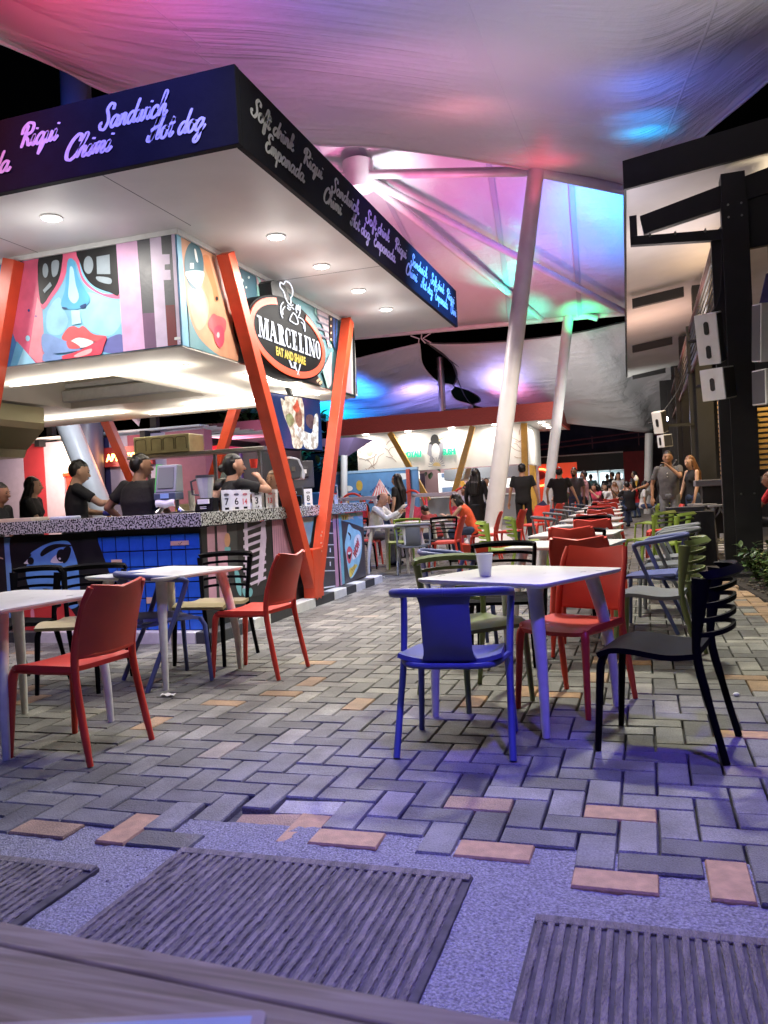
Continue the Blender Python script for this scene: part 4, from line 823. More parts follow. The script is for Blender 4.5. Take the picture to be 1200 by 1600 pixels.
def serif(word, h, cw, wt):
    """condensed serif capitals: thick stems, thin hairlines, slab serifs"""
    mb = MB(); x = 0; th = wt*.32
    Z = [0.]
    def r(a,b,c,d): Z[0] += .00012; mb.add([(x+a,b,Z[0]),(x+c,b,Z[0]),(x+c,d,Z[0]),(x+a,d,Z[0])], [(0,1,2,3)])
    def q(*p): Z[0] += .00003; mb.add([(x+a,b,Z[0]) for a,b in p], [tuple(range(len(p)))])
    def sf(cx, y, w_): r(cx-w_/2, y-(th if y > h/2 else 0), cx+w_/2, y+(0 if y > h/2 else th))
    def curve(cx, cy, rx, ry_, a0, a1, n=14):
        for k in range(n):
            t0, t1 = radians(a0+(a1-a0)*k/n), radians(a0+(a1-a0)*(k+1)/n)
            w0, w1 = th + (wt-th)*abs(cos(t0))**1.5, th + (wt-th)*abs(cos(t1))**1.5
            q((cx+rx*cos(t0), cy+ry_*sin(t0)), (cx+rx*cos(t1), cy+ry_*sin(t1)), (cx+(rx-w1)*cos(t1), cy+(ry_-th)*sin(t1)), (cx+(rx-w0)*cos(t0), cy+(ry_-th)*sin(t0)))
    for c in word:
        W = cw * {'M':1.35,'I':.5,'N':1.05,'A':1.05}.get(c, .9)
        if c == 'M': r(.03,0,.03+th,h); q((.03,h),(.03+wt,h),(W/2+wt*.3,0),(W/2-wt*.3,0)); q((W-wt-.0,h),(W-wt+th,h),(W/2+wt*.2,0),(W/2-th,0)); r(W-wt,0,W,h); sf(.03,0,wt*1.3); sf(W-wt/2,0,wt*1.7); sf(.03,h,wt*1.5); sf(W-wt/2,h,wt*1.7)
        elif c == 'A': q((W/2-th,h),(W/2+th*.6,h),(th+.01,0),(.01,0)); q((W/2-wt*.55,h),(W/2+wt*.4,h),(W,0),(W-wt,0)); r(W*.24,h*.3,W*.7,h*.3+th); sf(.02,0,wt*1.3); sf(W-wt/2,0,wt*1.7)
        elif c == 'R': r(.03,0,.03+wt,h); sf(.03+wt/2,0,wt*1.7); sf(.03+wt/2,h,wt*1.7); r(.03+wt,h-th,W*.55,h); r(.03+wt,h*.47,W*.55,h*.47+th); curve(W*.52,h*.735,W*.44,h*.265,-90,90); q((W*.4,h*.48),(W*.4+wt,h*.48),(W+wt*.2,0),(W-wt*.85,0)); sf(W-wt*.2,0,wt*1.3)
        elif c == 'C': curve(W*.52,h/2,W*.48,h/2,62,298,18); r(W*.82,h*.66,W*.82+th,h*.98); r(W*.82,h*.02,W*.82+th,h*.28)
        elif c == 'E': r(.03,0,.03+wt,h); r(.0,0,W*.85,th); r(0,h-th,W*.85,h); r(.03+wt,h*.5,W*.6,h*.5+th); r(W*.85-th,0,W*.85,h*.27); r(W*.85-th,h*.75,W*.85,h); r(W*.6-th,h*.4,W*.6,h*.63)
        elif c == 'L': r(.03,0,.03+wt,h); r(0,0,W*.85,th); r(W*.85-th,0,W*.85,h*.3); sf(.03+wt/2,h,wt*1.7)
        elif c == 'I': r(W/2-wt/2,0,W/2+wt/2,h); sf(W/2,0,wt*1.7); sf(W/2,h,wt*1.7)
        elif c == 'N': r(.03,0,.03+th,h); q((.0,h),(wt*1.1,h),(W,0),(W-wt*1.1,0)); r(W-th-.01,0,W-.01,h); sf(.03,0,wt*1.3); sf(W-.02,h,wt*1.3)
        elif c == 'O': curve(W/2,h/2,W*.5,h/2,0,360,28)
        x += W + wt*.38
    return mb, x
sm, wid = serif('MARCELINO', .215, .19, .062)
k_ = 1.64 / wid
for i in range(len(sm.v)): v = sm.v[i]; sm.v[i] = (v[0]*k_, v[1], v[2])
o = link('lettering', sm.mesh('lettering'), M['neon_white'], sign); o.matrix_local = wall_frame((.006, -.79, -.105), (0,1,0), (0,0,1))
o = link('lettering', text_mesh('EAT AND SHARE', .12, .006, .86), M['yellow_glow'], sign); o.matrix_local = wall_frame((.006, -.40, -.225), (0,1,0), (0,0,1))
def lines(mb, L, w_, x=.008, cs=False):
    for st in L:
        pts = spline([(x, a*.92+.12, b if cs else .175+(b+.05)*.63) for a, b in st], 4); mb.tube(pts, w_, 5)
m_ = MB()
lines(m_, [ # a chef with a tall hat kissing his fingertips, in neon line
 [(-.23,.36),(-.27,.45),(-.36,.50),(-.35,.58),(-.26,.58),(-.20,.65),(-.08,.65),(-.01,.57),(-.03,.46),(-.08,.40),(-.08,.31),(-.16,.29),(-.23,.36)],
 [(-.17,.30),(-.1,.27),(-.02,.30)], [(-.18,.25),(-.12,.22),(-.06,.25),(.0,.23)], [(-.19,.2),(-.14,.18),(-.1,.2)],
 [(.08,.19),(.06,.26),(.09,.33),(.11,.26),(.14,.35),(.15,.26),(.19,.34),(.18,.24),(.15,.18),(.12,.14)],
 [(-.30,.26),(-.37,.18),(-.38,.06),(-.34,-.02)], [(-.26,.2),(-.33,.12),(-.33,.04)],
 [(-.03,.16),(-.10,.08),(-.14,.0),(-.08,-.01),(.02,-.02),(.09,.0),(.1,.05),(.04,.14),(-.03,.16)],
 [(.1,.12),(.2,.13),(.29,.1),(.31,0),(.3,-.08)], [(.2,.06),(.26,.04),(.28,-.04)]], .0065)
part('chef_drawing', m_, M['neon_white'], sign, 40)
m_ = MB()
lines(m_, [[(-.08,-.24),(-.03,-.31),(.04,-.37)],[(.10,-.24),(.05,-.31),(-.02,-.37)]], .007, .008, True); m_.prism([(.004,-.09,-.235),(.004,-.05,-.24),(.004,.0,-.31),(.004,-.03,-.31)], (.006,0,0)); m_.prism([(.004,.07,-.235),(.004,.11,-.24),(.004,.05,-.31),(.004,.02,-.31)], (.006,0,0))
part('crossed_knives', m_, M['neon_white'], sign)
m_ = MB(); m_.bar((-.2,-.5,.30),(-.08,-.5,.2),.03,.03); m_.bar((-.2,.5,.30),(-.08,.5,.2),.03,.03); part('bracket', m_, M['black'], sign)
light('sign_glow', 'AREA', (SX+.1, SY, SZ), 1.5, (1,.5,.35), 1.2, (SX+2, SY, SZ-.3))
# ---- screen hanging at the far corner of the counter
tv = thing('television', 'large wall screen above the counter showing a dish held in a white-gloved hand', 'screen', (-4.0, 9.1, 2.15), radians(80))
m_ = MB(); m_.box((-.56,0,-.335),(.56,.05,.335)); part('case', m_, M['black_plastic'], tv, bev=.008)
M['tv_blue'] = mat('tv_blue', (.01,.01,.02), .25, emit=(.008,.03,.12), estr=1.0)
m_ = MB(); m_.box((-.545,-.004,-.315),(.545,-.0005,.32)); part('panel', m_, M['tv_blue'], tv)
def tvmat(k, col, s):
    m = mat(k, (.02,.02,.02), .3); t = m.node_tree; b = t.nodes['Principled BSDF']; n = t.nodes.new('ShaderNodeTexNoise'); n.inputs['Scale'].default_value = 14; n.inputs['Detail'].default_value = 4
    tc = t.nodes.new('ShaderNodeTexCoord'); t.links.new(tc.outputs['Object'], n.inputs['Vector']); r = t.nodes.new('ShaderNodeValToRGB'); e = r.color_ramp.elements
    e[0].position = .38; e[0].color = (col[0]*.45, col[1]*.36, col[2]*.3, 1); e[1].position = .6; e[1].color = (*col, 1); t.links.new(n.outputs['Fac'], r.inputs[0]); t.links.new(r.outputs[0], b.inputs['Emission Color']); b.inputs['Emission Strength'].default_value = s; return m
def tvp(name, pts, col, s, y):
    m_ = MB(); p = [(q.x*1.08, max(-.312,min(.317,q.y*.91))) for q in spline([(a,b,0) for a,b in pts], 3, True)]; m_.add([(a, y, b) for a, b in p], tessellate_polygon([[Vector((a,b,0)) for a,b in p]])); k='tv_'+name
    if k not in M: M[k] = tvmat(k, col, s)
    part(name, m_, M[k], tv)
tvp('food_wrap', [(-.2,.34),(.12,.345),(.14,.0),(.1,-.2),(.06,-.33),(-.1,-.335),(-.14,-.15),(-.2,-.02),(-.26,.1),(-.3,.3),(-.22,.28)], (.8,.72,.6), 1.1, -.0055)
tvp('food_filling', [(.0,.24),(.08,.2),(.1,.0),(.02,-.05),(-.04,.05),(-.02,.15)], (.45,.2,.12), .8, -.0065)
tvp('food_sauce', [(-.08,.2),(-.02,.26),(.02,.32),(.06,.2),(.0,.14)], (.7,.12,.06), 1, -.007)
tvp('food_greens', [(-.22,.08),(-.12,.12),(-.06,.02),(-.14,-.06),(-.2,-.02)], (.5,.55,.25), .7, -.0072)
tvp('glove_shape', [(-.06,-.02),(.08,-.08),(.22,-.12),(.3,-.1),(.36,.12),(.44,.14),(.42,-.15),(.38,-.32),(.15,-.335),(.08,-.25),(-.04,-.14)], (.85,.88,.9), 1.1, -.0075)
tvp('plate_shadow', [(.2,.12),(.34,.12),(.3,-.06),(.18,.0)], (.12,.06,.07), 1, -.008)
m_ = MB(); m_.bar((0,.05,.3),(0,.15,.55),.05,.05); part('bracket', m_, M['black'], tv)
# ---- things on and behind the counter
CT = 1.14
NUML = ['number card 7, first in the line beside the woman with the bun', 'number card 6, second in the line on the counter', 'number card 14 with red print, third in the line', 'number card 3, between the two red-printed cards', 'number card 1, mostly hidden behind its neighbours', 'number card 13 with red print, just before the gap', 'number card 5, overlapped by the second red-printed card', 'number card 9, standing apart just left of the near V post', 'number card 8, behind the near V post']
def cardstand(i, x, y, num, red=False):
    t = thing('number_stand', NUML[i], 'number card', (x, y, CT), radians(36), 'order number cards on the counter')
    m_ = MB(); m_.box((-.05,-.003,.03),(.05,.003,.2)); cd = part('card', m_, M['white'], t, bev=.001)
    m_ = MB(); m_.box((-.05,-.035,.0),(.05,.035,.008)); m_.box((-.05,-.008,.008),(-.02,.008,.03)); m_.box((.02,-.008,.008),(.05,.008,.03)); part('foot', m_, M['white'], t, bev=.002)
    o = link('lettering', text_mesh(num, .095 if len(num) == 1 else .08, .0015, .85 if len(num)==1 else .7), pal('lip') if red else M['black'], cd); o.matrix_local = wall_frame((-.022 if len(num)==1 else -.036, -.0042, .055), (1,0,0), (0,0,1))
    m_ = MB(); m_.tube([(.022*cos(a), -.0045, .155+.011*sin(a)) for a in [2*pi*k/12 for k in range(12)]], .002, 4, True); m_.box((-.018,-.0048,.152),(.018,-.0042,.158)); part('emblem', m_, pal('lip') if red else M['black'], cd)
for i, (x, y, n_, rd) in enumerate([(-3.86,7.0,'7',0),(-3.86,7.2,'6',0),(-3.88,7.42,'14',1),(-3.84,7.6,'3',0),(-3.9,7.78,'1',0),(-3.84,7.92,'13',1),(-3.9,8.12,'5',0),(-3.86,8.5,'9',0),(-3.84,8.95,'8',0)]): cardstand(i, x, y, n_, rd)
# napkin dispenser
t = thing('napkin_dispenser', 'tall grey countertop napkin dispenser with a green side and a napkin poking out', 'napkin dispenser', (-4.25, 6.62, CT), radians(12))
m_ = MB(); m_.prism([(-.1,-.10,.2),(-.1,-.02,.46),(-.1,.12,.46),(-.1,.12,.2)], (.2,0,0)); part('body', m_, mat('disp_grey', (.2,.22,.24), .35), t, bev=.012)
m_ = MB(); m_.prism([(-.104,-.10,.2),(-.104,-.02,.47),(-.104,.12,.47),(-.104,.12,.2)], (.012,0,0)); part('side_panel', m_, mat('disp_green', (.05,.42,.07), .4), t)
m_ = MB(); m_.prism([(-.075,-.095,.235),(-.075,-.032,.43),(-.075,-.036,.435),(-.075,-.1,.24)], (.15,0,0)); part('window', m_, mat('disp_window', (.10,.11,.12), .15), t)
m_ = MB(); m_.box((-.105,-.125,.13),(.105,.10,.2)); part('spout', m_, mat('disp_slate', (.06,.08,.13), .4), t, bev=.01)
m_ = MB(); m_.box((-.04,-.130,.145),(.04,-.1255,.19)); part('badge', m_, mat('disp_badge', (.25,.4,.7), .4), t)
m_ = MB(); m_.shell(lambda u, v: (-.09+.18*u, -.115-.02*sin(v*3), .135-.07*v+.008*sin(u*9)), 8, 5, .003); part('napkin', m_, M['white'], t, 60)
m_ = MB()
for s in (-1,1): m_.tube([(s*.07,.0,.13),(s*.075,-.0,.06),(s*.12,-.02,.006)], [.022,.02,.03], 8)
m_.box((-.13,-.07,.0),(.13,.09,.008)); part('stand', m_, M['steel'], t, 40)
# blender jug
t = thing('blender', 'countertop blender with a clear ribbed jug and black base', 'blender', (-3.92, 6.72, CT), radians(10))
m_ = MB(); m_.prism([(-.09,-.09,0),(.09,-.09,0),(.085,-.03,.13),(-.085,-.03,.13)], (0,.16,0)); m_.v = [(x,y,z) for x,y,z in m_.v]; part('base', m_, M['black_plastic'], t, bev=.012)
m_ = MB(); m_.box((-.055,-.088,.075),(.055,-.066,.12)); part('control_panel', m_, M['white'], t, bev=.002)
m_ = MB(); m_.box((-.03,-.093,.03),(.03,-.088,.036)); m_.box((-.03,-.093,.045),(.03,-.088,.051)); part('buttons', m_, M['white'], t)
m_ = MB(); m_.tube([(0,0,.13),(0,0,.16),(0,0,.32)], [.055,.06,.085], 10); part('jug', m_, mat('jug', (.45,.47,.47), .15, noise=.15), t, 30)
m_ = MB(); m_.tube([(0,0,.32),(0,0,.345)], [.088,.088], 10); m_.tube([(-.08,0,.31),(-.14,0,.29),(-.13,0,.17),(-.07,0,.16)], .011, 6); part('lid', m_, M['dark_grey'], t, 40)
# till monitor, card scanner, printer
t = thing('till_monitor', 'black till monitor seen from behind at the far end of the counter', 'monitor', (-4.08, 9.3, CT), radians(38))
m_ = MB(); m_.box((-.17,-.02,.22),(.17,.02,.56)); part('screen', m_, M['dark_grey'], t, bev=.01)
m_ = MB(); m_.box((.0,-.045,.36),(.1,-.02,.48)); part('back_box', m_, M['dark_grey'], t, bev=.006)
m_ = MB(); m_.box((.02,-.048,.4),(.07,-.0455,.45)); part('sticker', m_, M['white'], t)
m_ = MB(); m_.tube([(0,0,.25),(.02,-.03,.12),(.0,.0,.02)], .022, 8); m_.tube([(0,0,0),(0,0,.02)], [.1,.09], 16); part('stand', m_, M['dark_grey'], t, 40)
t = thing('card_reader', 'grey and black scanner head fixed to the near V post', 'scanner', (-3.63, 8.0, 1.55), radians(-10))
m_ = MB(); m_.prism([(-.05,-.12,-.13),(-.05,.1,-.11),(-.05,.14,.02),(-.05,.06,.11),(-.05,-.1,.10)], (.12,0,0)); part('body', m_, M['dark_grey'], t, bev=.02)
m_ = MB(); m_.prism([(-.055,.04,.115),(-.055,.09,.10),(-.055,.19,-.06),(-.055,.16,-.12),(-.055,.12,-.10),(-.055,.13,-.02),(-.055,.05,.09),(-.055,-.1,.10),(-.055,-.1,.125)], (.13,0,0)); part('shell', m_, mat('shell_grey', (.5,.5,.52), .35), t, bev=.006)
m_ = MB(); m_.box((.071,-.07,-.03),(.074,.0,.02)); part('sticker', m_, M['steel'], t)
t = thing('receipt_printer', 'black receipt printer with chalked notes behind the number cards', 'printer', (-4.02, 8.78, CT), radians(30))
m_ = MB(); m_.box((-.14,-.1,0),(.14,.1,.12)); part('body', m_, M['black_plastic'], t, bev=.01)
m_ = MB(); m_.box((-.15,-.12,.125),(.15,-.11,.21)); bd = part('note_board', m_, M['black'], t)
o = link('lettering', text_mesh('CARD', .035), M['white'], bd); o.matrix_local = wall_frame((-.13,-.1215,.17),(1,0,0),(0,0,1))
o = link('lettering', text_mesh('SOLO', .035), M['white'], bd); o.matrix_local = wall_frame((.0,-.1215,.15),(1,0,0),(0,0,1))
t = thing('straw_box', 'clear plastic straw box at the far end of the granite counter', 'box', (-3.86, 9.72, CT))
m_ = MB()
for a in ((-.07,-.07),(.07,-.07),(.07,.07),(-.07,.07)): m_.box((a[0]-.006,a[1]-.006,0),(a[0]+.006,a[1]+.006,.24))
m_.box((-.076,-.076,.0),(.076,.076,.05)); m_.box((-.076,-.076,.235),(.076,.076,.245)); m_.box((-.06,-.06,.05),(.06,.06,.13)); part('body', m_, mat('clear_box', (.55,.53,.53), .2), t)
m_ = MB(); m_.box((-.08,-.01,.12),(.08,.01,.14)); part('band', m_, M['red_plastic'], t)
# light tray at the left end
single('takeaway_tray', MB().box((-.22,-.12,0),(.22,.12,.035)), mat('tray', (.62,.55,.38), .6), 'cream foam tray lying on the left end of the counter', 'tray', loc=(-5.82, 6.45, CT), bev=.006)
# stainless equipment inside
t = thing('serving_shelf', 'long stainless over-shelf on posts above the rear work counter', 'shelf', (-5.7, 10.25, 0))
m_ = MB(); m_.box((-1.45,-.16,1.93),(.75,.16,1.985)); part('shelf_board', m_, M['steel'], t, bev=.005)
for x in (-1.2, -.1, .6):
    m_ = MB(); m_.box((x-.02,-.02,.95),(x+.02,.02,1.93)); part('post', m_, M['steel'], t)
t = thing('steel_hood', 'olive-toned stainless cabinet with pressed panels on the over-shelf', 'cabinet', (-6.5, 10.25, 1.985))
m_ = MB(); m_.box((-.5,-.2,0),(.42,.2,.26)); part('body', m_, mat('olive_steel', (.34,.31,.17), .35, metal=.5, noise=.15), t, bev=.012)
m_ = MB()
for x in (-.46,-.2,0.,.2): m_.tube([(x,-.205,.05),(x,-.205,.2),(x+.03,-.205,.22),(x+.14,-.205,.22),(x+.17,-.205,.2),(x+.17,-.205,.05)], .006, 5)
part('pressed_ribs', m_, mat('olive_dark', (.12,.11,.06), .4, metal=.5), t)
t = thing('extractor_hood', 'stainless extractor hood at the left edge above the staff', 'extractor hood', (-7.6, 8.0, 1.95))
m_ = MB(); m_.prism([(.3,-.6,.42),(.3,-.6,.62),(-1.2,-.6,.62),(-1.2,-.6,.0),(-.05,-.6,.0),(-.0,-.6,.1),(.28,-.6,.34)], (0,1.2,0)); part('canopy', m_, mat('hood_steel', (.46,.42,.25), .3, metal=.6), t)
m_ = MB(); m_.box((-1.2,-.62,-.02),(.0,-.6,.05)); part('lip', m_, M['steel'], t)
for i, (x, y) in enumerate([(-6.7,10.3),(-5.25,10.3)]):
    t = thing('steel_pan', ['steel pan under the over-shelf behind the man with the glove','steel pan at the right end of the rear work counter'][i], 'pan', (x, y, .95), 0, 'pans on the rear work counter')
    m_ = MB(); m_.tube([(0,0,0),(0,0,.14)], [.15,.17], 20); part('bowl', m_, M['steel'], t, 40); m_ = MB(); m_.tube([(.15,0,.1),(.32,0,.12)], .012, 6); part('handle', m_, M['black'], t)
single('cardboard_box', MB().box((-.35,-.2,0),(.35,.2,.3)), mat('cardboard', (.5,.42,.26), .8, noise=.1), 'cream carton behind the gloved man, on the work counter', 'box', loc=(-6.0, 10.27, .95), bev=.004)
single('menu_box', MB().box((-.1,-.06,0),(.1,.06,.24)), mat('menu_box', (.7,.6,.45), .6), 'small white and orange carton beside the woman with the bun', 'box', loc=(-5.0, 9.55, 1.15), bev=.004)
# inner work table so the carton has support
for (x0,x1) in ((-5.95,-4.7),):
    t = thing('work_table', 'stainless work table in the middle of the kiosk', 'table', ((x0+x1)/2, 9.45, 0))
    m_ = MB(); m_.box((x0-(x0+x1)/2,-.32,1.1),(x1-(x0+x1)/2,.32,1.15)); part('table_top', m_, M['steel'], t, bev=.004)
    for a in (-.55,.55):
        for b in (-.28,.28): m_ = MB(); m_.box((a-.02,b-.02,0),(a+.02,b+.02,1.1)); part('leg', m_, M['steel'], t)

# bottles, cups and packs on the rear work counter
def bottle(x, y, z, h, col, label):
    t = thing('bottle', label, 'bottle', (x, y, z), 0, 'bottles on the rear work counter')
    if 'bt_'+col not in M: M['bt_'+col] = mat('bt_'+col, {'red':(.5,.03,.02),'amber':(.3,.12,.02),'green':(.03,.2,.06),'white':(.7,.7,.68),'yellow':(.6,.45,.04)}[col], .2)
    mb = MB(); mb.tube([(0,0,0),(0,0,h*.6),(0,0,h*.75),(0,0,h)], [.036,.036,.014,.013], 12); part('glass', mb, M['bt_'+col], t, 50)
    mb = MB(); mb.tube([(0,0,h),(0,0,h+.018)], .015, 8); part('cap', mb, M['white'], t); mb = MB(); mb.tube([(0,0,h*.2),(0,0,h*.5)], .0372, 12); part('label_band', mb, M['white'], t, 50)
for i, (x, h, c, l) in enumerate([(-7.6,.28,'amber','brown bottle at the left end of the rear counter'),(-7.45,.24,'red','red sauce bottle beside the brown one'),(-7.3,.26,'green','green bottle, third from the left on the rear counter'),(-6.45,.25,'yellow','yellow sauce bottle right of the far pan'),(-5.1,.26,'red','red sauce bottle right of the near pan'),(-4.95,.22,'white','white squeeze bottle at the right of the rear counter'),(-4.8,.27,'amber','brown bottle at the far right of the rear counter')]): bottle(x, 10.2, .95, h, c, l)
for i, (x, y, z, l) in enumerate([(-5.7,9.4,1.15,'tall stack of white cups on the kiosk work table'),(-5.55,9.55,1.15,'shorter stack of white cups on the kiosk work table'),(-6.9,6.6,1.14,'stack of white cups at the left end of the granite counter')]):
    mb = MB()
    for k in range(9 if i != 1 else 6): mb.tube([(0,0,.02*k),(0,0,.02*k+.1),(0,0,.02*k+.105)], [.032,.042,.045], 12)
    o = single('cup_stack', mb, M['white'], l, 'cups', 40, loc=(x,y,z)); o['kind'] = 'thing'
single('folded_cloth', MB().box((-.12,-.08,0),(.12,.08,.03)), mat('cloth_wipe', (.5,.55,.6), .9, noise=.2, bump=.5), 'folded pale cloth on the counter beside the gloved man', 'cloth', loc=(-5.3, 6.45, 1.14), bev=.01)

mb = MB()
for y in (8.1,): mb.box((-3.75,y,3.5975),(-2.52,y+.004,3.5995))
mb.box((-5.2,4.98,3.5975),(-5.196,6.17,3.5995)); mb.box((-3.6,4.98,3.5975),(-3.596,6.17,3.5995)); kp('panel_joint', mb, M['dark_grey'])['kind'] = 'stuff'
# ------------------------------------------------------------------ tents
def pvc(name, col, wr=.5, sc_=(3, 55, 1), rough=.38, trans=.0):
    m = bpy.data.materials.new(name); m.use_nodes = True; t = m.node_tree; b = t.nodes['Principled BSDF']
    b.inputs['Roughness'].default_value = rough
    tc = t.nodes.new('ShaderNodeTexCoord'); mp = t.nodes.new('ShaderNodeMapping'); mp.inputs['Scale'].default_value = sc_; mp.inputs['Rotation'].default_value = (0,0,.05)
    t.links.new(tc.outputs['UV'], mp.inputs[0]); n = t.nodes.new('ShaderNodeTexNoise'); n.inputs['Scale'].default_value = 1; n.inputs['Detail'].default_value = 5; n.inputs['Roughness'].default_value = .6
    t.links.new(mp.outputs[0], n.inputs['Vector'])
    n2 = t.nodes.new('ShaderNodeTexNoise'); n2.inputs['Scale'].default_value = 5; n2.inputs['Detail'].default_value = 7; t.links.new(tc.outputs['UV'], n2.inputs['Vector'])
    mk = t.nodes.new('ShaderNodeMapRange'); mk.inputs[1].default_value = .42; mk.inputs[2].default_value = .62; t.links.new(n2.outputs['Fac'], mk.inputs[0])
    mul = t.nodes.new('ShaderNodeMath'); mul.operation = 'MULTIPLY'; t.links.new(n.outputs['Fac'], mul.inputs[0]); t.links.new(mk.outputs[0], mul.inputs[1])
    bp = t.nodes.new('ShaderNodeBump'); bp.inputs['Strength'].default_value = wr; bp.inputs['Distance'].default_value = .12; t.links.new(mul.outputs[0], bp.inputs['Height']); t.links.new(bp.outputs[0], b.inputs['Normal'])
    mr = t.nodes.new('ShaderNodeMapRange'); mr.inputs[1].default_value = .3; mr.inputs[2].default_value = .75; mr.inputs[3].default_value = .86; mr.inputs[4].default_value = 1.06; t.links.new(n2.outputs['Fac'], mr.inputs[0])
    mx = t.nodes.new('ShaderNodeVectorMath'); mx.operation = 'SCALE'; mx.inputs[0].default_value = col; t.links.new(mr.outputs[0], mx.inputs['Scale']); t.links.new(mx.outputs[0], b.inputs['Base Color'])
    return m
M['pvc'] = pvc('tent_fabric', (.66,.65,.67), .95, (3, 60, 1), .36); M['pvc_far'] = pvc('tent_fabric_far', (.64,.63,.66), 1.0, (2.5, 40, 1), .33); M['pvc_b'] = pvc('tent_fabric_high', (.68,.67,.7), .9, (3, 22, 1), .4)
def resamp(pts, n):
    sp = spline(pts, 8); out = []
    for i in range(n + 1):
        f = i / n * (len(sp) - 1); k = min(int(f), len(sp) - 2); out.append(sp[k].lerp(sp[k+1], f - k))
    return out
def sheet(name, m, parent, A, B, nu=60, nv=24, sag=0., Lc=None, Rc=None, th=.012, ripple=0.):
    """Coons sheet between curve A (v=0) and curve B (v=1)"""
    A = resamp(A, nu); B = resamp(B, nu)
    Lc = resamp(Lc, nv) if Lc else [A[0].lerp(B[0], j/nv) for j in range(nv+1)]
    Rc = resamp(Rc, nv) if Rc else [A[-1].lerp(B[-1], j/nv) for j in range(nv+1)]
    g_ = []
    for i in range(nu+1):
        u = i/nu
        for j in range(nv+1):
            v = j/nv
            p = A[i]*(1-v)+B[i]*v + Lc[j]*(1-u)+Rc[j]*u - (A[0]*(1-u)*(1-v)+A[-1]*u*(1-v)+B[0]*(1-u)*v+B[-1]*u*v)
            p = p.copy(); s_ = sin(pi*v)*min(1, 4*u, 4*(1-u)); p.z += sag*s_
            if ripple: p.z += ripple*s_*(sin(v*38+3*sin(u*7))*(.5+.5*sin(u*9+1)) + .18*sin(v*97+5*sin(u*4+1)+u*14)*(.5+.5*sin(u*13+2+v*5)))
            g_.append(p)
    W = nv+1
    mb = MB().add(g_, [(i*W+j, (i+1)*W+j, (i+1)*W+j+1, i*W+j+1) for i in range(nu) for j in range(nv)])
    me = mb.mesh(name, 80); uv = me.uv_layers.new(name='UVMap')
    for lp in me.loops: k = lp.vertex_index; uv.data[lp.index].uv = ((k//W)/nu, (k%W)/nv)
    o = link(name, me, m, parent)
    so = o.modifiers.new('thickness', 'SOLIDIFY'); so.thickness = th; so.offset = 1
    return g_, W
canA = thing('tent_canopy', 'huge white tensioned canopy overhead, washed with coloured light', 'canopy', (0,0,0), 0, 'tensioned tent canopies')
NEAR_A = [(-11,-1,7.6),(-8,-1.5,6.9),(-5,-2,6.4),(-2,-2,6.1),(1,-2,6.0),(4,-1,6.3),(7,0,6.6)]
gA, WA = sheet('membrane', M['pvc'], canA, EDGE_A, NEAR_A, 120, 80, -.35, ripple=.02)
mb = MB(); mb.tube([gA[i*WA]+Vector((0,0,.0)) for i in range(121)], .035, 8); part('edge_cord', mb, M['pvc_far'], canA, 60)
for ii, nm in ((22,'seam'),(87,'seam'),(40,'seam'),(64,'seam')):
    mb = MB(); mb.tube([gA[(ii + (j//12 if ii == 40 else 0))*WA+j]+Vector((0,0,-.012)) for j in range(0, 81)], (.022,.006) if ii in (22,87) else (.014,.004), 6); part(nm, mb, M['pvc_far'], canA, 60)
canB = thing('tent_canopy', 'high pink and cyan lit canopy on radiating white struts, behind the overhead canopy', 'canopy', (0,0,0), 0, 'tensioned tent canopies')
gB, WB = sheet('membrane', M['pvc_b'], canB, [(-9.8,27,6.92),(-7,27,6.85),(-4,27,6.78),(-1.6,27,6.7),(.5,27,6.65)], [(-8.2,12,11.4),(-6,12,11.5),(-4,12,11.3),(-2,12,11.1),(.35,12,11)], 60, 30, .35, ripple=.03)
for a, b, r in (((-10,27,6.9),(.6,27,6.62),.09),):
    mb = MB(); mb.tube([a, b], r, 12); part('edge_pipe', mb, M['pole_white'], canB, 60)
HUB = Vector((-6.35,19,9.15))
for e_, r in (((-2.95,27,6.75),.10),((.3,27.2,6.25),.10),((-1.94,18,8.1),.11),((-9.5,26.8,6.9),.12),((-10.5,17,8.5),.12)):
    mb = MB(); mb.tube([HUB, e_], r, 12); part('strut', mb, M['pole_white'], canB, 60)
mb = MB(); mb.tube([(-1.94,18,8.1),(1.4,20.6,7.7)], .12, 12); part('strut', mb, M['pole_white'], canB, 60)
mb = MB(); mb.tube([HUB+Vector((0,0,-.42)), HUB+Vector((0,0,-.38)), HUB+Vector((0,0,.3)), HUB+Vector((0,0,.36))], [.26,.36,.38,.26], 24); part('hub', mb, M['pole_white'], canB, 50)
M['sg'] = mat('seam_grey', (.45,.45,.52), .5)
for u0, u1 in ((20,14),(30,40),(12,10),(44,52)):
    mb = MB()
    for du in (-.5, .5):
        mb.add([gB[int(u0+(u1-u0)*j/30)*WB+j].lerp(gB[(int(u0+(u1-u0)*j/30)+1)*WB+j], (u0+(u1-u0)*j/30)%1)+Vector((du*.14,0,-.05)) for j in range(31)], [])
    mb.f = [(j, j+1, 31+j+1, 31+j) for j in range(30)]; part('welded_seam', mb, M['sg'], canB)
canC = thing('tent_canopy', 'low canopy lit blue and violet behind the red-roofed kiosk', 'canopy', (0,0,0), 0, 'tensioned tent canopies')
sheet('membrane', M['pvc_far'], canC, C_TOP_L, C_BOT_L, 50, 30, -.35, [C_TOP_L[0], C_BOT_L[0]], LENS_L, ripple=.05)
mb = MB(); mb.tube(resamp(LENS_L, 40), .03, 6); mb.tube(resamp(C_TOP_L, 40), .03, 6); part('edge_cord', mb, M['pole_white'], canC, 60)
canD = thing('tent_canopy', 'grey-violet canopy sloping down right to a pole, beyond the white poles', 'canopy', (0,0,0), 0, 'tensioned tent canopies')
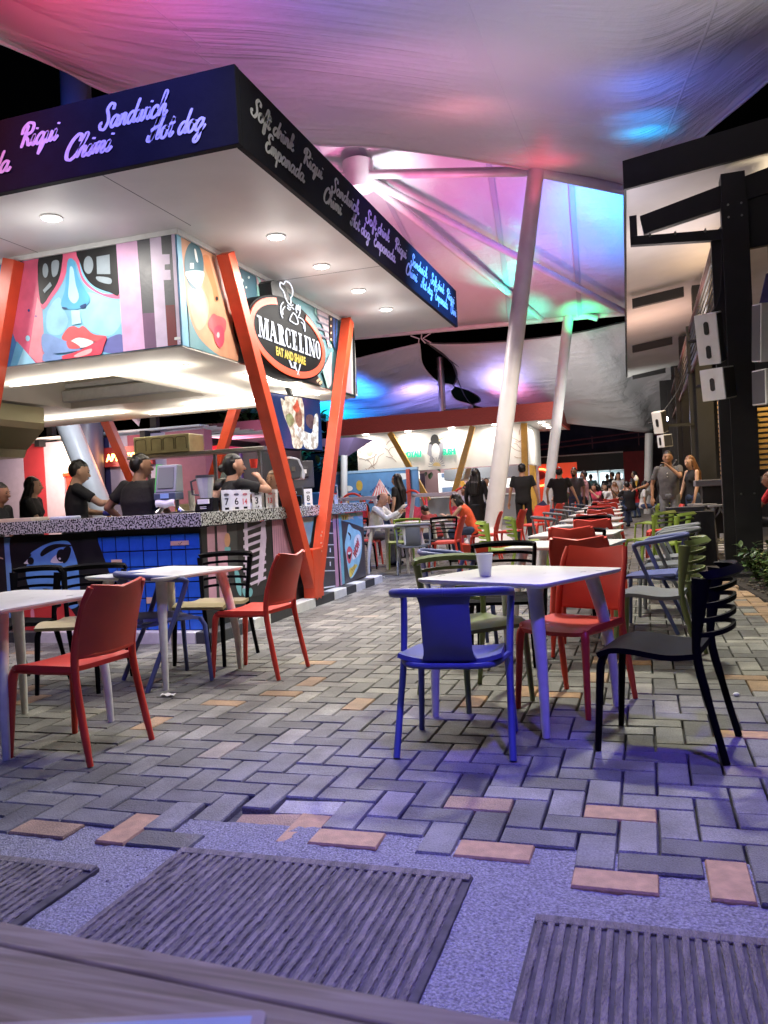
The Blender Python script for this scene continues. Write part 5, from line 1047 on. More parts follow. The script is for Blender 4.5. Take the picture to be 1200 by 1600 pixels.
sheet('membrane', M['pvc_far'], canD, C_TOP_R, C_BOT_R, 50, 30, -.3, LENS_R, [C_TOP_R[-1], C_BOT_R[-1]], ripple=.03)
mb = MB(); mb.tube(resamp(LENS_R, 40), .03, 6); mb.tube(resamp(C_TOP_R, 40), .03, 6)
for a, b in ((C_TOP_R[0], C_BOT_R[2]), (LENS_R[2], LENS_R[9])): mb.tube([Vector(a).lerp(Vector(b), t_/10)+Vector((0,-.03,-.3*sin(pi*t_/10))) for t_ in range(11)], .018, 5)
part('edge_cord', mb, M['dark_grey'], canD, 60)
mb = MB()
for dx in (-.25, 0, .2): mb.tube([(-7.0+dx, 27.25, 6.45), (-7.1+dx*.3, 27.1, 6.6), (-7.05+dx*1.6, 27.0, 6.72)], .022, 5)
single('rigging', mb, M['pole_white'], 'knot of ropes and turnbuckles where the low canopies tie to the white pipe', 'ropes')
canE = thing('tent_canopy', 'strip of pink canopy in the upper left corner, past a dark gap', 'canopy', (0,0,0), 0, 'tensioned tent canopies')
sheet('membrane', M['pvc_far'], canE, [(-16.6,16,10.8),(-14.9,16,10.35),(-13.1,16,10.1),(-12.3,16,9.6),(-11.2,16,8.6)], [(-16,20,8.2),(-14,20,8.1),(-13,20,8.0),(-12,20,7.9),(-11,20,7.8)], 24, 12, -.1)
canF = thing('tent_canopy', 'small pink canopy tip seen through the kiosk, below its ceiling', 'canopy', (0,0,0), 0, 'tensioned tent canopies')
sheet('membrane', M['pvc_far'], canF, [(-14,17.5,4.5),(-12.6,17.5,4.3),(-11.8,17.5,3.9)], [(-13,17,3.75),(-12.1,17,3.6),(-11.65,17,3.25)], 16, 8, 0)
# ------------------------------------------------------------------ poles
def pole(label, a, b, r, m, base=None, mname=None):
    t = thing('tent_pole', label, 'pole', (a[0], a[1], 0), 0, 'tent poles'); o_ = Vector((a[0], a[1], 0))
    mb = MB(); A_, B_ = Vector(a)-o_, Vector(b)-o_; mb.tube([A_, A_.lerp(B_,.5), B_], r, 24); part('shaft', mb, m, t, 60)
    if base:
        mb = MB(); n = 8
        ring = [(base*cos(2*pi*k/n+.39), base*sin(2*pi*k/n+.39)) for k in range(n)]
        mb.prism([(x, y, 0) for x, y in ring], (0,0,.2)); part('plinth', mb, M['orange_steel'], t, bev=.01)
        mb = MB(); mb.tube([(0,0,.2),(0,0,.22),(0,0,.5)], [base*.8, base*.8, (r if not isinstance(r, list) else r[0])*1.05], 8); part('gusset', mb, m, t)
        for k in range(4):
            a_ = pi/4+k*pi/2; mb = MB(); mb.bar((.2*cos(a_),.2*sin(a_),.2),(.2*cos(a_),.2*sin(a_),.5),.02,.02); part('bolt', mb, M['steel'], t)
    return t
pole('thick white leaning pole rising from a red plinth to the overhead canopy', (-2.98,15.8,0), (-1.94,18,8.14), .175, M['pole_white'], .62)
pole('slimmer white leaning pole lit violet, its foot behind the man with a menu', (-3.2,27,0), (-2.06,27,7.1), .17, M['pole_white'])
mb = MB(); mb.tube([(-2.06,26.95,6.9),(-1.2,26.9,6.55)], .1, 10); mb.tube([(-2.35,27,7.05),(-1.8,27,7.05)], .16, 10); single('pole_head', mb, M['pole_white'], 'white pipe bracket at the head of the slimmer pole, glowing green', 'bracket', 60)
pole('grey pole at the right carrying the corner of the sloping canopy', (.05,34,0), (.24,34,3.2), .16, M['pole_white'])
pole('white pole leaning left, seen through the kiosk behind the gloved man', (-9.33,13,0), (-11.9,13,6.4), .21, M['pole_white'])
pole('dark pole in the black gap at the upper left', (-10.9,14,0), (-10.6,14,10.6), .3, mat('pole_dark', (.12,.12,.15), .4))
pole('lilac pole under a small tent, left of the blue circus wall', (-9.15,24,0), (-9.0,24,2.6), .11, M['pole_white'])
mb = MB(); mb.add([(-8.98,24,2.5),(-9.9,23.5,3.15),(-8.45,23.5,3.1),(-8.3,25,3.1),(-10,25,3.15)], [(0,2,1),(0,3,2),(0,4,3),(0,1,4)]); o = single('parasol_tent', mb, mat('tent_violet', (.24,.17,.34), .6), 'small violet tent funnelling down onto the lilac pole', 'tent')
# exhaust duct
t = thing('exhaust_duct', 'galvanised exhaust duct rising from the red-roofed kiosk', 'duct', (-7.05, 29.5, 4.15))
mb = MB(); mb.tube([(0,0,0),(0,0,2.15)], .13, 14); part('riser', mb, M['steel'], t, 60)
mb = MB(); mb.tube([(0,0,.1),(.25,0,.1),(.9,.2,.12)], .12, 12); part('elbow', mb, M['steel'], t, 60)
for z in (.3,1.1,1.7): mb = MB(); mb.tube([(0,0,z),(0,0,z+.06)], .15, 14); part('collar', mb, M['steel'], t, 60)
# ------------------------------------------------------------------ building on the right
rb = thing('restaurant_building', 'open-fronted black steel restaurant with white soffit along the right side', 'building', (1.2, 19, 0))
def rp(name, mb, m, smooth=None, bev=0, parent=None):
    o = link(name, mb.mesh(name, smooth), m); o.parent = parent or rb
    if not parent: o.location = (-1.2, -19, 0)
    if bev: bevel(o, bev)
    return o
def xz(Y, pts, d): return MB().prism([(x, Y, z) for x, z in pts], (0, d, 0))
rp('fascia', xz(10.84, [(-.09,4.93),(1.7,5.12),(3.5,5.3),(3.5,5.9),(1.7,5.52),(-.09,5.29)], .06), M['black'])
mb = MB(); mb.prism([(-.09,10.9,4.93),(-.09,10.9,5.2),(-.44,28,5.2),(-.44,28,4.72)], (.03,0,0)); rp('fascia', mb, M['black'])
mb = MB(); mb.add([(-.06,10.9,4.95),(3.5,10.9,5.32),(3.5,28.2,5.32),(-.42,28.2,4.75),(-.06,10.9,5.0),(3.5,10.9,5.37),(3.5,28.2,5.37),(-.42,28.2,4.8)], [(0,3,2,1),(4,5,6,7),(0,1,5,4),(1,2,6,5),(2,3,7,6),(3,0,4,7)]); rp('soffit', mb, mat('soffit_warm', (.62,.6,.59), .55, noise=.06, nscale=2))
for k, Y in enumerate((10.95, 16.8, 22.4, 28.0)):
    s_ = -.014*(Y-10.9)
    if k == 0:
        rp('rafter', xz(Y, [(.09,4.60),(1.7,4.98),(3.2,5.3),(3.2,5.0),(1.64,4.66),(.13,4.37)], .12), M['black_steel'])
        rp('tie_beam', xz(Y, [(-.04,4.25),(-.04,4.36),(1.06,4.29),(1.06,4.16)], .10), M['black_steel'])
        rp('hanger', xz(Y, [(-.04,4.36),(-.04,4.62),(.05,4.62),(.05,4.36)], .10), M['black_steel'])
        rp('header', xz(Y+.02, [(1.06,4.0),(1.06,4.66),(2.9,4.9),(2.9,4.12)], .1), M['black_steel'])
    else:
        rp('rafter', xz(Y, [(.0+s_,4.66),(.92+s_*.5,4.78),(.92+s_*.5,4.96),(.0+s_,4.84)], .12), M['black_steel'])
    mb = MB(); mb.box((.92+s_*.4,Y+.05,0),(1.05+s_*.4,Y+.17,4.2)); rp('post', mb, M['black_steel'], bev=.004)
    mb = MB(); mb.box((1.055+s_*.4,Y-.05,0),(1.33+s_*.4,Y+.25,4.95)); mb.box((1.04+s_*.4,Y-.08,0),(1.345+s_*.4,Y-.051,4.6)); rp('column', mb, M['black_steel'], bev=.004)
mb = MB(); mb.box((.55,10.5,-.02),(1.42,11.5,.06)); rp('plinth', mb, M['black_steel'], bev=.01)
# louvre band
mb = MB(); mb.box((.93,11.2,4.08),(.97,28,4.16)); mb.box((.93,11.2,3.28),(.97,28,3.35)); lf = rp('louvre_frame', mb, mat('louvre_brown', (.1,.045,.04), .5))
sl = MB(); sl.box((-.012,-1.3,-.025),(.012,1.3,.025)); slm = sl.mesh('louvre_slat'); slm.materials.append(mat('slat_dark', (.05,.045,.035), .5))
for b_ in range(6):
    for k in range(6):
        o = bpy.data.objects.new('slat', slm); COL.objects.link(o); o.parent = lf; o.location = (.95, 12.6+2.8*b_, 3.42+.115*k); o.rotation_euler = (0, .5, 0)
mb = MB(); mb.prism([(.98,11.2,4.3),(.98,28,4.3),(1.7,28,4.9),(1.7,11.2,4.9)], (0,0,.03)); rp('coving', mb, mat('coving_pink', (.6,.55,.52), .6))
# floor tiles and back wall inside
mb = MB(); mb.box((1.0,11.9,-.02),(7,30,.012)); rp('floor_slab', mb, M['dark_grey'])
tl = MB(); tl.box((-.145,-.145,0),(.145,.145,.01)); tlm = tl.mesh('tile'); tlm.materials.append(mat('floor_tile_pale', (.45,.45,.45), .4))
for i in range(3):
    for j in range(26):
        if (i+j) % 2: continue
        o = bpy.data.objects.new('tile', tlm); COL.objects.link(o); o.parent = rb; o.location = (1.25+.3*i-1.2, 12.2+.3*j-19, .0125)
mb = MB(); mb.box((3.4,11,0),(3.5,28,5.2)); mb.box((.6,28.6,0),(3.4,28.7,4.6)); rp('wall', mb, M['black'])
# slatted timber screens, lit from behind
M['slat_wood'] = mat('slat_wood', (.52,.33,.12), .5, noise=.25, nscale=9, stretch=(1,8,8))
def slats(label, x0, x1, Y, z0, z1, n, h):
    t = thing('slat_screen', label, 'screen', ((x0+x1)/2, Y, 0), 0, 'timber slat screens in the restaurant')
    mb = MB(); mb.box((-(x1-x0)/2,-.015,-h/2),((x1-x0)/2,.015,h/2)); me = mb.mesh('slat'); me.materials.append(M['slat_wood'])
    for k in range(n):
        o = bpy.data.objects.new('slat', me); COL.objects.link(o); o.parent = t; o.location = (0, 0, z0+(z1-z0)*k/(n-1))
    mb = MB()
    for x in (-(x1-x0)/2+.05, 0, (x1-x0)/2-.05): mb.box((x-.02,.017,0),(x+.02,.06,z1+.05))
    part('upright', mb, M['black'], t)
slats('narrow timber slat screen left of the big black column', 1.45, 1.95, 17.6, .95, 3.3, 26, .055)
slats('wide timber slat screen right of the big black column', 1.6, 3.2, 14.2, 1.35, 2.62, 16, .05)
for Y, X in ((14.25+.35, 2.3), (17.9, 1.7)): light('screen_lamp', 'AREA', (X, Y-.9, 3.4), 38, (1,.72,.3), .5, (X, Y, 1.8))
slats('row of pale slats high beside the top of the near column', 1.62, 3.0, 11.6, 4.28, 4.5, 4, .035)
# umbrella glimpsed at the right
t = thing('market_umbrella', 'folded blue and grey umbrella fabric high at the right edge', 'umbrella', (2.1, 12.6, 3.3))
mb = MB(); mb.prism([(-.5,0,.15),(-.35,0,.75),(.7,0,.95),(.7,0,.45)], (0,.05,0)); part('canopy', mb, cloth('cloth_navy', (.06,.06,.26)), t); mb = MB(); mb.prism([(-.6,.1,-.35),(-.5,.1,.0),(.7,.1,.2),(.7,.1,-.2)], (0,.05,0)); part('lower_panel', mb, cloth('cloth_palegrey', (.4,.42,.5)), t)
mb = MB(); mb.tube([(.3,.2,-3.3),(.3,.2,1.2)], .03, 8); part('pole', mb, M['steel'], t)
# speakers
M['cab_white'] = mat('cabinet_white', (.78,.78,.77), .5, noise=.05)
def speaker(label, loc, rz, tilt, h, wd=.3, dp=.3):
    t = thing('loudspeaker', label, 'loudspeaker', loc, rz, 'white loudspeakers on the columns'); t.rotation_euler = (tilt[0], tilt[1], rz)
    mb = MB(); mb.prism([(-wd/2,-dp/2,0),(wd/2,-dp/2,0),(wd/2*.82,dp/2,0),(-wd/2*.82,dp/2,0)], (0,0,h)); part('cabinet', mb, M['cab_white'], t, bev=.008)
    mb = MB(); mb.box((-wd/2+.015,-dp/2-.006,.015),(wd/2-.015,-dp/2-.001,h-.015)); part('grille', mb, M['dark_grey'], t)
    for s_ in (-1, 1):
        for zz in ((.25,.72) if h > .5 else (.5,)):
            mb = MB(); pts = []
            for k in range(10):
                a = pi*k/9; pts.append((.028*cos(a), .05+.028*sin(a)))
            pts += [(-x, -y) for x, y in pts]
            mb.prism([(s_*(wd/2*.91+.004), a, h*zz+b) for a, b in pts], (s_*.004,0,0)); part('handle', mb, M['black'], t)
    mb = MB(); mb.tube([(0,dp/2,h/2),(0,dp/2+.12,h/2)], .025, 6); part('bracket', mb, M['black'], t)
speaker('upper of two white speakers on the left of the big black column', (.84,10.62,2.60), radians(72), (0,radians(-13)), .6, .26, .26)
speaker('lower of two white speakers on the left of the big black column', (.90,10.62,2.16), radians(60), (0,radians(-8)), .38)
speaker('upper of two white speakers cut off by the right edge of the photo', (1.36,9.75,2.45), radians(-80), (0,radians(9)), .62)
speaker('lower of two white speakers cut off by the right edge of the photo', (1.36,9.75,1.98), radians(-70), (0,radians(3)), .38)
speaker('upper of the far pair of white speakers, above the man with the microphone', (.34,16.6,2.16), radians(62), (0,radians(-12)), .42, .22, .2)
speaker('lower of the far pair of white speakers, above the man with the microphone', (.40,16.6,1.88), radians(40), (0,radians(-5)), .24, .22, .2)
for a_, b_, w_, l_ in (((.9,11.0,2.75),(1.05,11,2.75),.06,'short black arm holding the near white speakers to the column'), ((.45,16.75,2.3),(.95,16.85,2.3),.05,'black arm holding the far pair of white speakers to its column')):
    mb = MB(); mb.bar(a_, b_, w_, w_); single('speaker_bracket', mb, M['black'], l_, 'bracket')
# bar table and stools
t = thing('bar_table', 'grey-topped high bar table behind the black column', 'table', (1.25, 13.9, 0))
mb = MB(); mb.box((-.5,-.3,1.1),(.5,.3,1.2)); part('table_top', mb, mat('bar_grey', (.16,.16,.17), .5), t, bev=.01)
mb = MB(); mb.box((-.4,-.22,.35),(.3,.22,1.1)); part('cabinet', mb, M['black'], t)
for a in (-.4,.3): mb = MB(); mb.box((a-.03,-.2,0),(a+.03,.2,.36)); part('leg', mb, M['black'], t)
def stool():
    t = thing('bar_stool', 'x', 'bar stool', (0,0,0), 0, 'grey metal bar stools at the bar table')
    mb = MB(); mb.tube([(0,0,.80),(0,0,.83)], .17, 20); part('seat', mb, mat('stool_grey', (.3,.3,.29), .4), t, 50)
    for k in range(4):
        a = pi/4+k*pi/2; mb = MB(); mb.tube([(.13*cos(a),.13*sin(a),.80),(.16*cos(a),.16*sin(a),.5),(.2*cos(a),.2*sin(a),0)], [.022,.018,.015], 8); part('leg', mb, t.children[0].data.materials[0], t, 50)
        mb = MB(); a2 = a+pi/2; mb.tube([(.15*cos(a),.15*sin(a),.62),(.1*cos(a+.5),.1*sin(a+.5),.72),(.05*cos(a+.78),.05*sin(a+.78),.795)], .012, 6); part('brace', mb, t.children[0].data.materials[0], t, 50)
    mb = MB(); mb.tube([(.18*cos(x),.18*sin(x),.28) for x in [2*pi*q/16 for q in range(16)]], .011, 6, True); part('foot_ring', mb, t.children[0].data.materials[0], t, 50)
    return t
st = stool(); st.location = (1.02, 12.7, 0); st['label'] = 'nearest grey bar stool, against the big black column'
for (x, y, l) in ((.86,13.35,'middle grey bar stool in front of the bar table'), (.80,13.9,'farthest grey bar stool, beside the woman in the black top')):
    c_ = copy_tree(st); c_.location = (x, y, 0); c_['label'] = l
# black-draped table
t = thing('draped_table', 'square equipment table under a floor-length black cloth', 'table', (.56, 12.35, 0))
mb = MB(); N = 40; vs = []
for z, e_ in ((.765,0),(.76,.012),(.4,.02),(.005,.035)):
    for k in range(N):
        f = k/N*4; s_, q = int(f), f-int(f); x, y = [(-.31+.62*q,-.34),(.31,-.34+.68*q),(.31-.62*q,.34),(-.31,.34-.68*q)][s_]
        w_ = e_*(1+.6*sin(k*1.9)) if e_ else 0; L_ = math.hypot(x, y); vs.append((x+x/L_*w_, y+y/L_*w_, z))
fs = [tuple(range(N))]
for r_ in range(3):
    for k in range(N): fs.append((r_*N+k, (r_+1)*N+k, (r_+1)*N+(k+1)%N, r_*N+(k+1)%N))
mb.add(vs, fs); part('cloth', mb, M['cloth_black'], t, 50)
mb = MB(); mb.box((-.3,-.1,.768),(.22,.2,.83)); part('mixer_case', mb, M['dark_grey'], t, bev=.01)
mb = MB()
for a, b, c_ in ((( .9,12.3,.0),(1.1,11.9,.02),(.95,11.6,.0)), ((.88,12.2,.0),(1.2,12.1,.0),(1.3,11.7,.0))): mb.tube(spline([a,b,c_],6), .012, 5)
single('power_cable', mb, M['black'], 'black cables lying between the draped table and the column', 'cable', 60)
# ------------------------------------------------------------------ planting bed with hedge
mb = MB(); mb.prism([(.86,10.45,-.03),(.98,9.25,-.03),(1.16,7.4,-.03),(4,7.0,-.03),(4,10.45,-.03)], (0,0,.04)); struct('soil', mb, M['soil'])
def leafmesh(L_, W_):
    mb = MB(); vs = []; 
    for i, (u, w_) in enumerate(((0,.08),(.25,.8),(.5,1),(.75,.7),(1,.02))):
        z = -.25*L_*u*u; vs += [(-W_/2*w_, u*L_, z+.12*W_*w_), (0, u*L_, z-.0), (W_/2*w_, u*L_, z+.12*W_*w_)]
    fs = []
    for i in range(4): fs += [(i*3,i*3+1,i*3+4,i*3+3),(i*3+1,i*3+2,i*3+5,i*3+4)]
    return vs, fs
def shrub(label, x, y, H, R_, seed, n=260, grp='leafy shrubs in the planting bed'):
    rnd = random.Random(seed); t = thing('shrub', label, 'shrub', (x, y, 0), 0, grp)
    st_ = MB(); lv = [MB(), MB()]; lm = leafmesh(.085,.042)
    for s_ in range(12):
        a = rnd.uniform(0, 2*pi); rr = R_*rnd.uniform(.2,1); top = Vector((rr*cos(a), rr*sin(a), H*rnd.uniform(.6,1)*(1-.25*rr/R_)))
        pts = spline([(0,0,0),(top.x*.35,top.y*.35,top.z*.5),tuple(top)], 4); st_.tube(pts, [.008-.0006*k for k in range(len(pts))], 4)
        for k in range(n//12):
            f = rnd.uniform(.3,1.0); p = pts[min(int(f*(len(pts)-1)), len(pts)-1)]+Vector((rnd.gauss(0,.03),rnd.gauss(0,.03),rnd.gauss(0,.03)))
            M_ = Matrix.Translation(p) @ Matrix.Rotation(rnd.uniform(0,2*pi),4,'Z') @ Matrix.Rotation(rnd.uniform(-.1,1.0),4,'X') @ Matrix.Scale(rnd.uniform(.7,1.35),4)
            lv[rnd.random() < .35].add([M_ @ Vector(v) for v in lm[0]], lm[1])
    part('stem', st_, M['soil'], t); 
    o1 = part('foliage', lv[0], M['leaf'], t, 60); o2 = part('foliage', lv[1], M['leaf_dark'], t, 60)
    for o_ in (o1, o2): o_['kind'] = 'stuff'
for i, (x, y, H, R_) in enumerate([(1.16,9.95,.56,.27),(1.22,8.65,.42,.26),(1.48,10.05,.62,.3),(1.22,9.3,.55,.3),(1.5,8.3,.5,.3),(1.62,9.3,.6,.32),(1.42,7.6,.4,.26)]):
    shrub(['leafy shrub nearest the foot of the big black column','leafy shrub at the front edge of the bed, over bare soil','leafy shrub behind the others, close to the column','leafy shrub in the middle of the bed at the right edge','leafy shrub low at the right edge of the photo','leafy shrub at the back right of the bed','small leafy shrub nearest the camera in the bed'][i], x, y, H, R_, 30+i)
mb = MB()
for k in range(260):
    y = random.uniform(7.3, 10.3); x = .9+(10.4-y)*.1+random.uniform(0, .8); r_ = random.uniform(.008,.022); mb.ball((x, y, .022+r_*.3), (r_*1.2, r_, r_*.6), 6, 4)
o = single('mulch', mb, mat('mulch', (.09,.075,.06), .95, noise=.4), 'dark pebbles and wood chips under the shrubs', 'mulch'); o['kind'] = 'stuff'
# climbing plant on the screen
rnd = random.Random(5); mb = MB(); lm = leafmesh(.11,.06)
for k in range(150):
    p = Vector((1.62+rnd.uniform(-.06,.10), 14.1, 1.3+rnd.uniform(0,1.25))); M_ = Matrix.Translation(p) @ Matrix.Rotation(rnd.uniform(0,6.3),4,'Z') @ Matrix.Rotation(rnd.uniform(0,1),4,'X'); mb.add([M_ @ Vector(v) for v in lm[0]], lm[1])
o = single('ivy', mb, M['leaf'], 'bright green climber at the edge of the wide slat screen', 'climber'); o['kind'] = 'stuff'

mb = MB()
for Y in (10.9,):
    for x, z in ((.2,4.33),(.5,4.31),(.85,4.29),(1.12,4.4),(1.27,4.4),(1.12,4.55),(1.27,4.55),(1.12,1.0),(1.27,1.0)): mb.tube([(x,Y-.04,z),(x,Y+.06,z)], .014, 6)
rp('bolt', mb, M['steel'])['kind'] = 'stuff'
for pts, l in ((((.86,10.68,3.2),(.98,10.72,3.5),(1.02,10.72,4.2)),'cable running from the upper white speaker up the black column'),(((.42,16.6,2.6),(.7,16.7,3.0),(.94,16.8,3.6)),'cable running from the far speakers to the column behind')):
    mb = MB(); mb.tube(spline(pts, 6), .008, 5); single('speaker_cable', mb, M['black'], l, 'cable', 60)
# ------------------------------------------------------------------ sushi kiosk
sk = thing('sushi_kiosk', 'food kiosk with brown-red clad roof band, white sign board and yellow V posts', 'kiosk', (-7, 31, 0))
def sp_(name, mb, m, smooth=None, bev=0, parent=None):
    o = link(name, mb.mesh(name, smooth), m); o.parent = parent or sk
    if not parent: o.location = (7, -31, 0)
    if bev: bevel(o, bev)
    return o
mb = MB(); mb.box((-11.3,28.45,3.6),(-2.85,28.55,4.2)); mb.box((-2.95,28.55,3.6),(-2.85,34.4,4.2)); sp_('fascia', mb, M['brown_clad'])
mb = MB(); mb.box((-11.3,28.55,3.62),(-2.95,34.4,3.68)); sp_('soffit', mb, M['soffit']); mb = MB(); mb.box((-11.2,28.6,3.7),(-3,34.3,4.1)); sp_('roof', mb, M['dark_grey'])
M['sushi_board'] = mat('sushi_board', (.78,.76,.7), .4, noise=.05, nscale=2, emit=(1,.96,.88), estr=.04)
mb = MB(); mb.box((-10.4,29.2,2.15),(-4.0,29.32,3.6)); sb = sp_('sign_board', mb, M['sushi_board']); mb = MB(); mb.box((-4.12,29.32,2.15),(-4.0,33.5,3.6)); sp_('sign_board', mb, M['sushi_board'])
mb = MB()
rnd = random.Random(3)
for k in range(26):   # faint branch sketches at both ends of the board
    x = rnd.choice([rnd.uniform(-10.2,-9.2), rnd.uniform(-4.9,-4.1), rnd.uniform(-10.2,-8.6)]); z = rnd.uniform(2.3,3.5); a = rnd.uniform(0,6.3)
    pts = [(x,29.195,z)]
    for q in range(4): a += rnd.uniform(-.8,.8); x += .12*cos(a); z = min(3.55,max(2.2,z+.12*sin(a))); pts.append((max(-10.35,min(-4.05,x)),29.195,z))
    mb.tube(pts, .008, 4)
sp_('branch_drawing', mb, mat('sketch_brown', (.35,.22,.16), .6))
mb = MB(); mb.prism([(-9.9+.16*cos(a),29.194,3.05+.25*sin(a)) for a in [2*pi*k/14 for k in range(14)]], (0,.005,0)); sp_('blossom', mb, mat('blossom', (.7,.4,.3), .6))
for tx, x0, w_ in (('JOYALI', -8.47, .66), ('SUSHI', -7.02, .60)):
    me = text_mesh(tx, .30, .012, w_, .03); o = link('lettering', me, M['neon_green'], sb); o.matrix_local = wall_frame((x0, 29.13, 2.66), (1,0,0), (0,0,1))
def disc(cx, cz, rx, rz, y, n=20, a0=0, a1=360): return [(cx+rx*cos(radians(a0+(a1-a0)*k/n)), y, cz+rz*sin(radians(a0+(a1-a0)*k/n))) for k in range(n)]
def lx(p): return (-7.33+(p[0]+7.05)*.78, p[1], 2.34+(p[2]-2.34)*.95)
def emb(name, pts, m, d=.01): mb = MB(); mb.prism([lx(p) for p in pts], (0,d,0)); return sp_(name, mb, m)
logo_g, logo_d, logo_s = mat('logo_grey', (.33,.33,.37), .6), mat('logo_dark', (.05,.05,.05), .6), mat('logo_sand', (.6,.45,.2), .6)
emb('emblem_hair', disc(-7.05,3.3,.2,.2,29.185), logo_d); emb('emblem_hair', disc(-7.05,3.12,.3,.14,29.18), logo_d)
emb('emblem_face', disc(-7.03,2.87,.2,.28,29.17), M['white']); emb('emblem_sleeve', [(-7.35,29.175,3.15),(-7.2,29.175,3.1),(-7.25,29.175,2.6),(-7.45,29.175,2.75)], logo_g); emb('emblem_sleeve', [(-6.85,29.175,3.1),(-6.65,29.175,3.2),(-6.62,29.175,2.75),(-6.85,29.175,2.6)], logo_g)
emb('emblem_hairpin', [(-6.85,29.165,3.3),(-6.55,29.165,3.38),(-6.55,29.165,3.34),(-6.85,29.165,3.25)], logo_s)
emb('emblem_hand', disc(-7.25,2.55,.09,.12,29.165), logo_g); emb('emblem_hand', disc(-6.8,2.6,.09,.12,29.165), logo_g)
mb = MB()
for k in range(11):
    a = radians(180*k/10); mb.prism([lx(p) for p in [(-7.02+.18*cos(a-.06),29.155,2.26+.16*sin(a-.06)),(-7.02+.40*cos(a-.05),29.155,2.26+.34*sin(a-.05)),(-7.02+.40*cos(a+.05),29.155,2.26+.34*sin(a+.05)),(-7.02+.18*cos(a+.06),29.155,2.26+.16*sin(a+.06))]], (0,.006,0))
sp_('emblem_fan', mb, logo_g); emb('emblem_fan', disc(-7.02,2.24,.2,.17,29.15,12,0,180), logo_s)
# posts
def ypost(a, b, w_=.2): mb = MB(); mb.bar(a, b, w_, w_*.7, (0,1,0)); sp_('post', mb, M['yellow_beam'], bev=.005)
ypost((-7.58,28.75,1.0),(-8.92,28.75,3.6)); ypost((-6.68,28.75,1.0),(-5.79,28.75,3.6)); ypost((-4.1,28.9,0),(-4.0,29.1,3.58),.22); ypost((-4.22,32.4,0),(-4.2,32.4,3.58),.24); ypost((-9.7,30.6,0),(-10.3,30.6,2.2),.24); ypost((-9.3,33.3,0),(-9.25,33.3,2.2),.28); ypost((-6.9,33,1.0),(-7.55,33,2.3),.2)
# inside
mb = MB(); mb.box((-7.1,29.5,1.98),(-4.2,30.4,2.12)); mb.prism([(-7.1,29.4,1.72),(-7.1,29.4,2.12),(-7.1,30.4,2.12),(-7.1,30.6,1.68)], (2.9,0,0)); sp_('extractor_hood', mb, M['steel'])
mb = MB(); mb.box((-8.2,29.4,0),(-4.2,29.75,1.08)); sp_('counter', mb, mat('counter_grey', (.3,.3,.31), .5))
mb = MB(); mb.box((-8.2,29.3,1.08),(-4.2,29.85,1.13)); sp_('countertop', mb, M['white'])
mb = MB(); mb.box((-10.3,33.4,0),(-4.1,33.5,3.6)); sp_('wall', mb, mat('sushi_wall', (.32,.2,.22), .6))
mb = MB(); mb.box((-8.2,32.9,1.15),(-7.5,33.3,2.1)); sp_('drinks_fridge', mb, M['panel_glow']); mb = MB(); mb.box((-8.05,32.85,1.2),(-7.6,32.89,1.5)); mb.box((-8.05,32.85,1.9),(-7.9,32.89,2.08)); sp_('fridge_shelf', mb, mat('fridge_blue', (.2,.3,.5), .4))
mb = MB(); mb.box((-7.0,33.2,1.35),(-4.3,33.38,1.75)); sp_('lit_window', mb, M['panel_glow'])
mb = MB()
for x in (-6.4,-5.9,-5.6,-5.2,-4.7): mb.box((x,33.1,1.3),(x+.12,33.19,1.8))
sp_('mullion', mb, mat('mullion_grey', (.2,.2,.25), .5))
mb = MB(); mb.box((-9.0,30.0,.2),(-8.0,30.08,2.05)); sp_('kitchen_door', mb, mat('plum_door', (.04,.02,.05), .5))
mb = MB(); mb.box((-9.4,29.9,1.75),(-8.2,29.98,2.15)); ps = sp_('pink_poster', mb, M['panel_glow']); mb = MB(); mb.box((-9.25,29.885,1.88),(-8.3,29.895,2.05)); sp_('pink_bar', mb, mat('poster_pink', (.7,.2,.25), .5, emit=(.8,.15,.2), estr=.5))
t = thing('potted_plant', 'small bright green potted plant on the sushi counter', 'plant', (-6.3, 29.5, 1.13))
mb = MB(); mb.tube([(0,0,0),(0,0,.2)], [.1,.13], 12); part('pot', mb, M['white'], t, 50)
mb = MB(); lm = leafmesh(.16,.06); rnd = random.Random(9)
for k in range(70): M_ = Matrix.Translation((0,0,.2)) @ Matrix.Rotation(rnd.uniform(0,6.3),4,'Z') @ Matrix.Rotation(rnd.uniform(.1,1.3),4,'X') @ Matrix.Translation((0,rnd.uniform(0,.14),0)); mb.add([M_ @ Vector(v) for v in lm[0]], lm[1])
o = part('foliage', mb, M['leaf'], t); o['kind'] = 'stuff'
# lamps
for i, x in enumerate((-9.9,-8.25,-6.6,-5.0)):
    t = thing('downlight', ['first of the small downlights under the brown-red roof band, by the kiosk edge','second small downlight under the brown-red roof band','third small downlight under the brown-red roof band, above the emblem','small downlight under the brown-red roof band, beside the thick pole'][i], 'ceiling light', (x, 28.85, 3.61), 0, 'downlights of the far kiosk')
    mb = MB(); mb.tube([(0,0,0),(0,0,-.03)], .11, 14); part('diffuser', mb, M['downlight'], t)
    light('kiosk_lamp', 'AREA', (x, 28.85, 3.55), 26, (1,.93,.85), .25)
for i, y in enumerate((29.6,30.9,32.2)):
    t = thing('downlight', ['small downlight round the corner of the brown-red roof, nearest','small downlight round the corner of the brown-red roof, middle','small downlight round the corner of the brown-red roof, farthest'][i], 'ceiling light', (-3.45, y, 3.61), 0, 'downlights of the far kiosk')
    mb = MB(); mb.tube([(0,0,0),(0,0,-.03)], .11, 14); part('diffuser', mb, M['downlight'], t)
light('kiosk_interior_lamp', 'AREA', (-6.5, 31.6, 3.4), 160, (1,.95,.9), 3, shape='SQUARE')
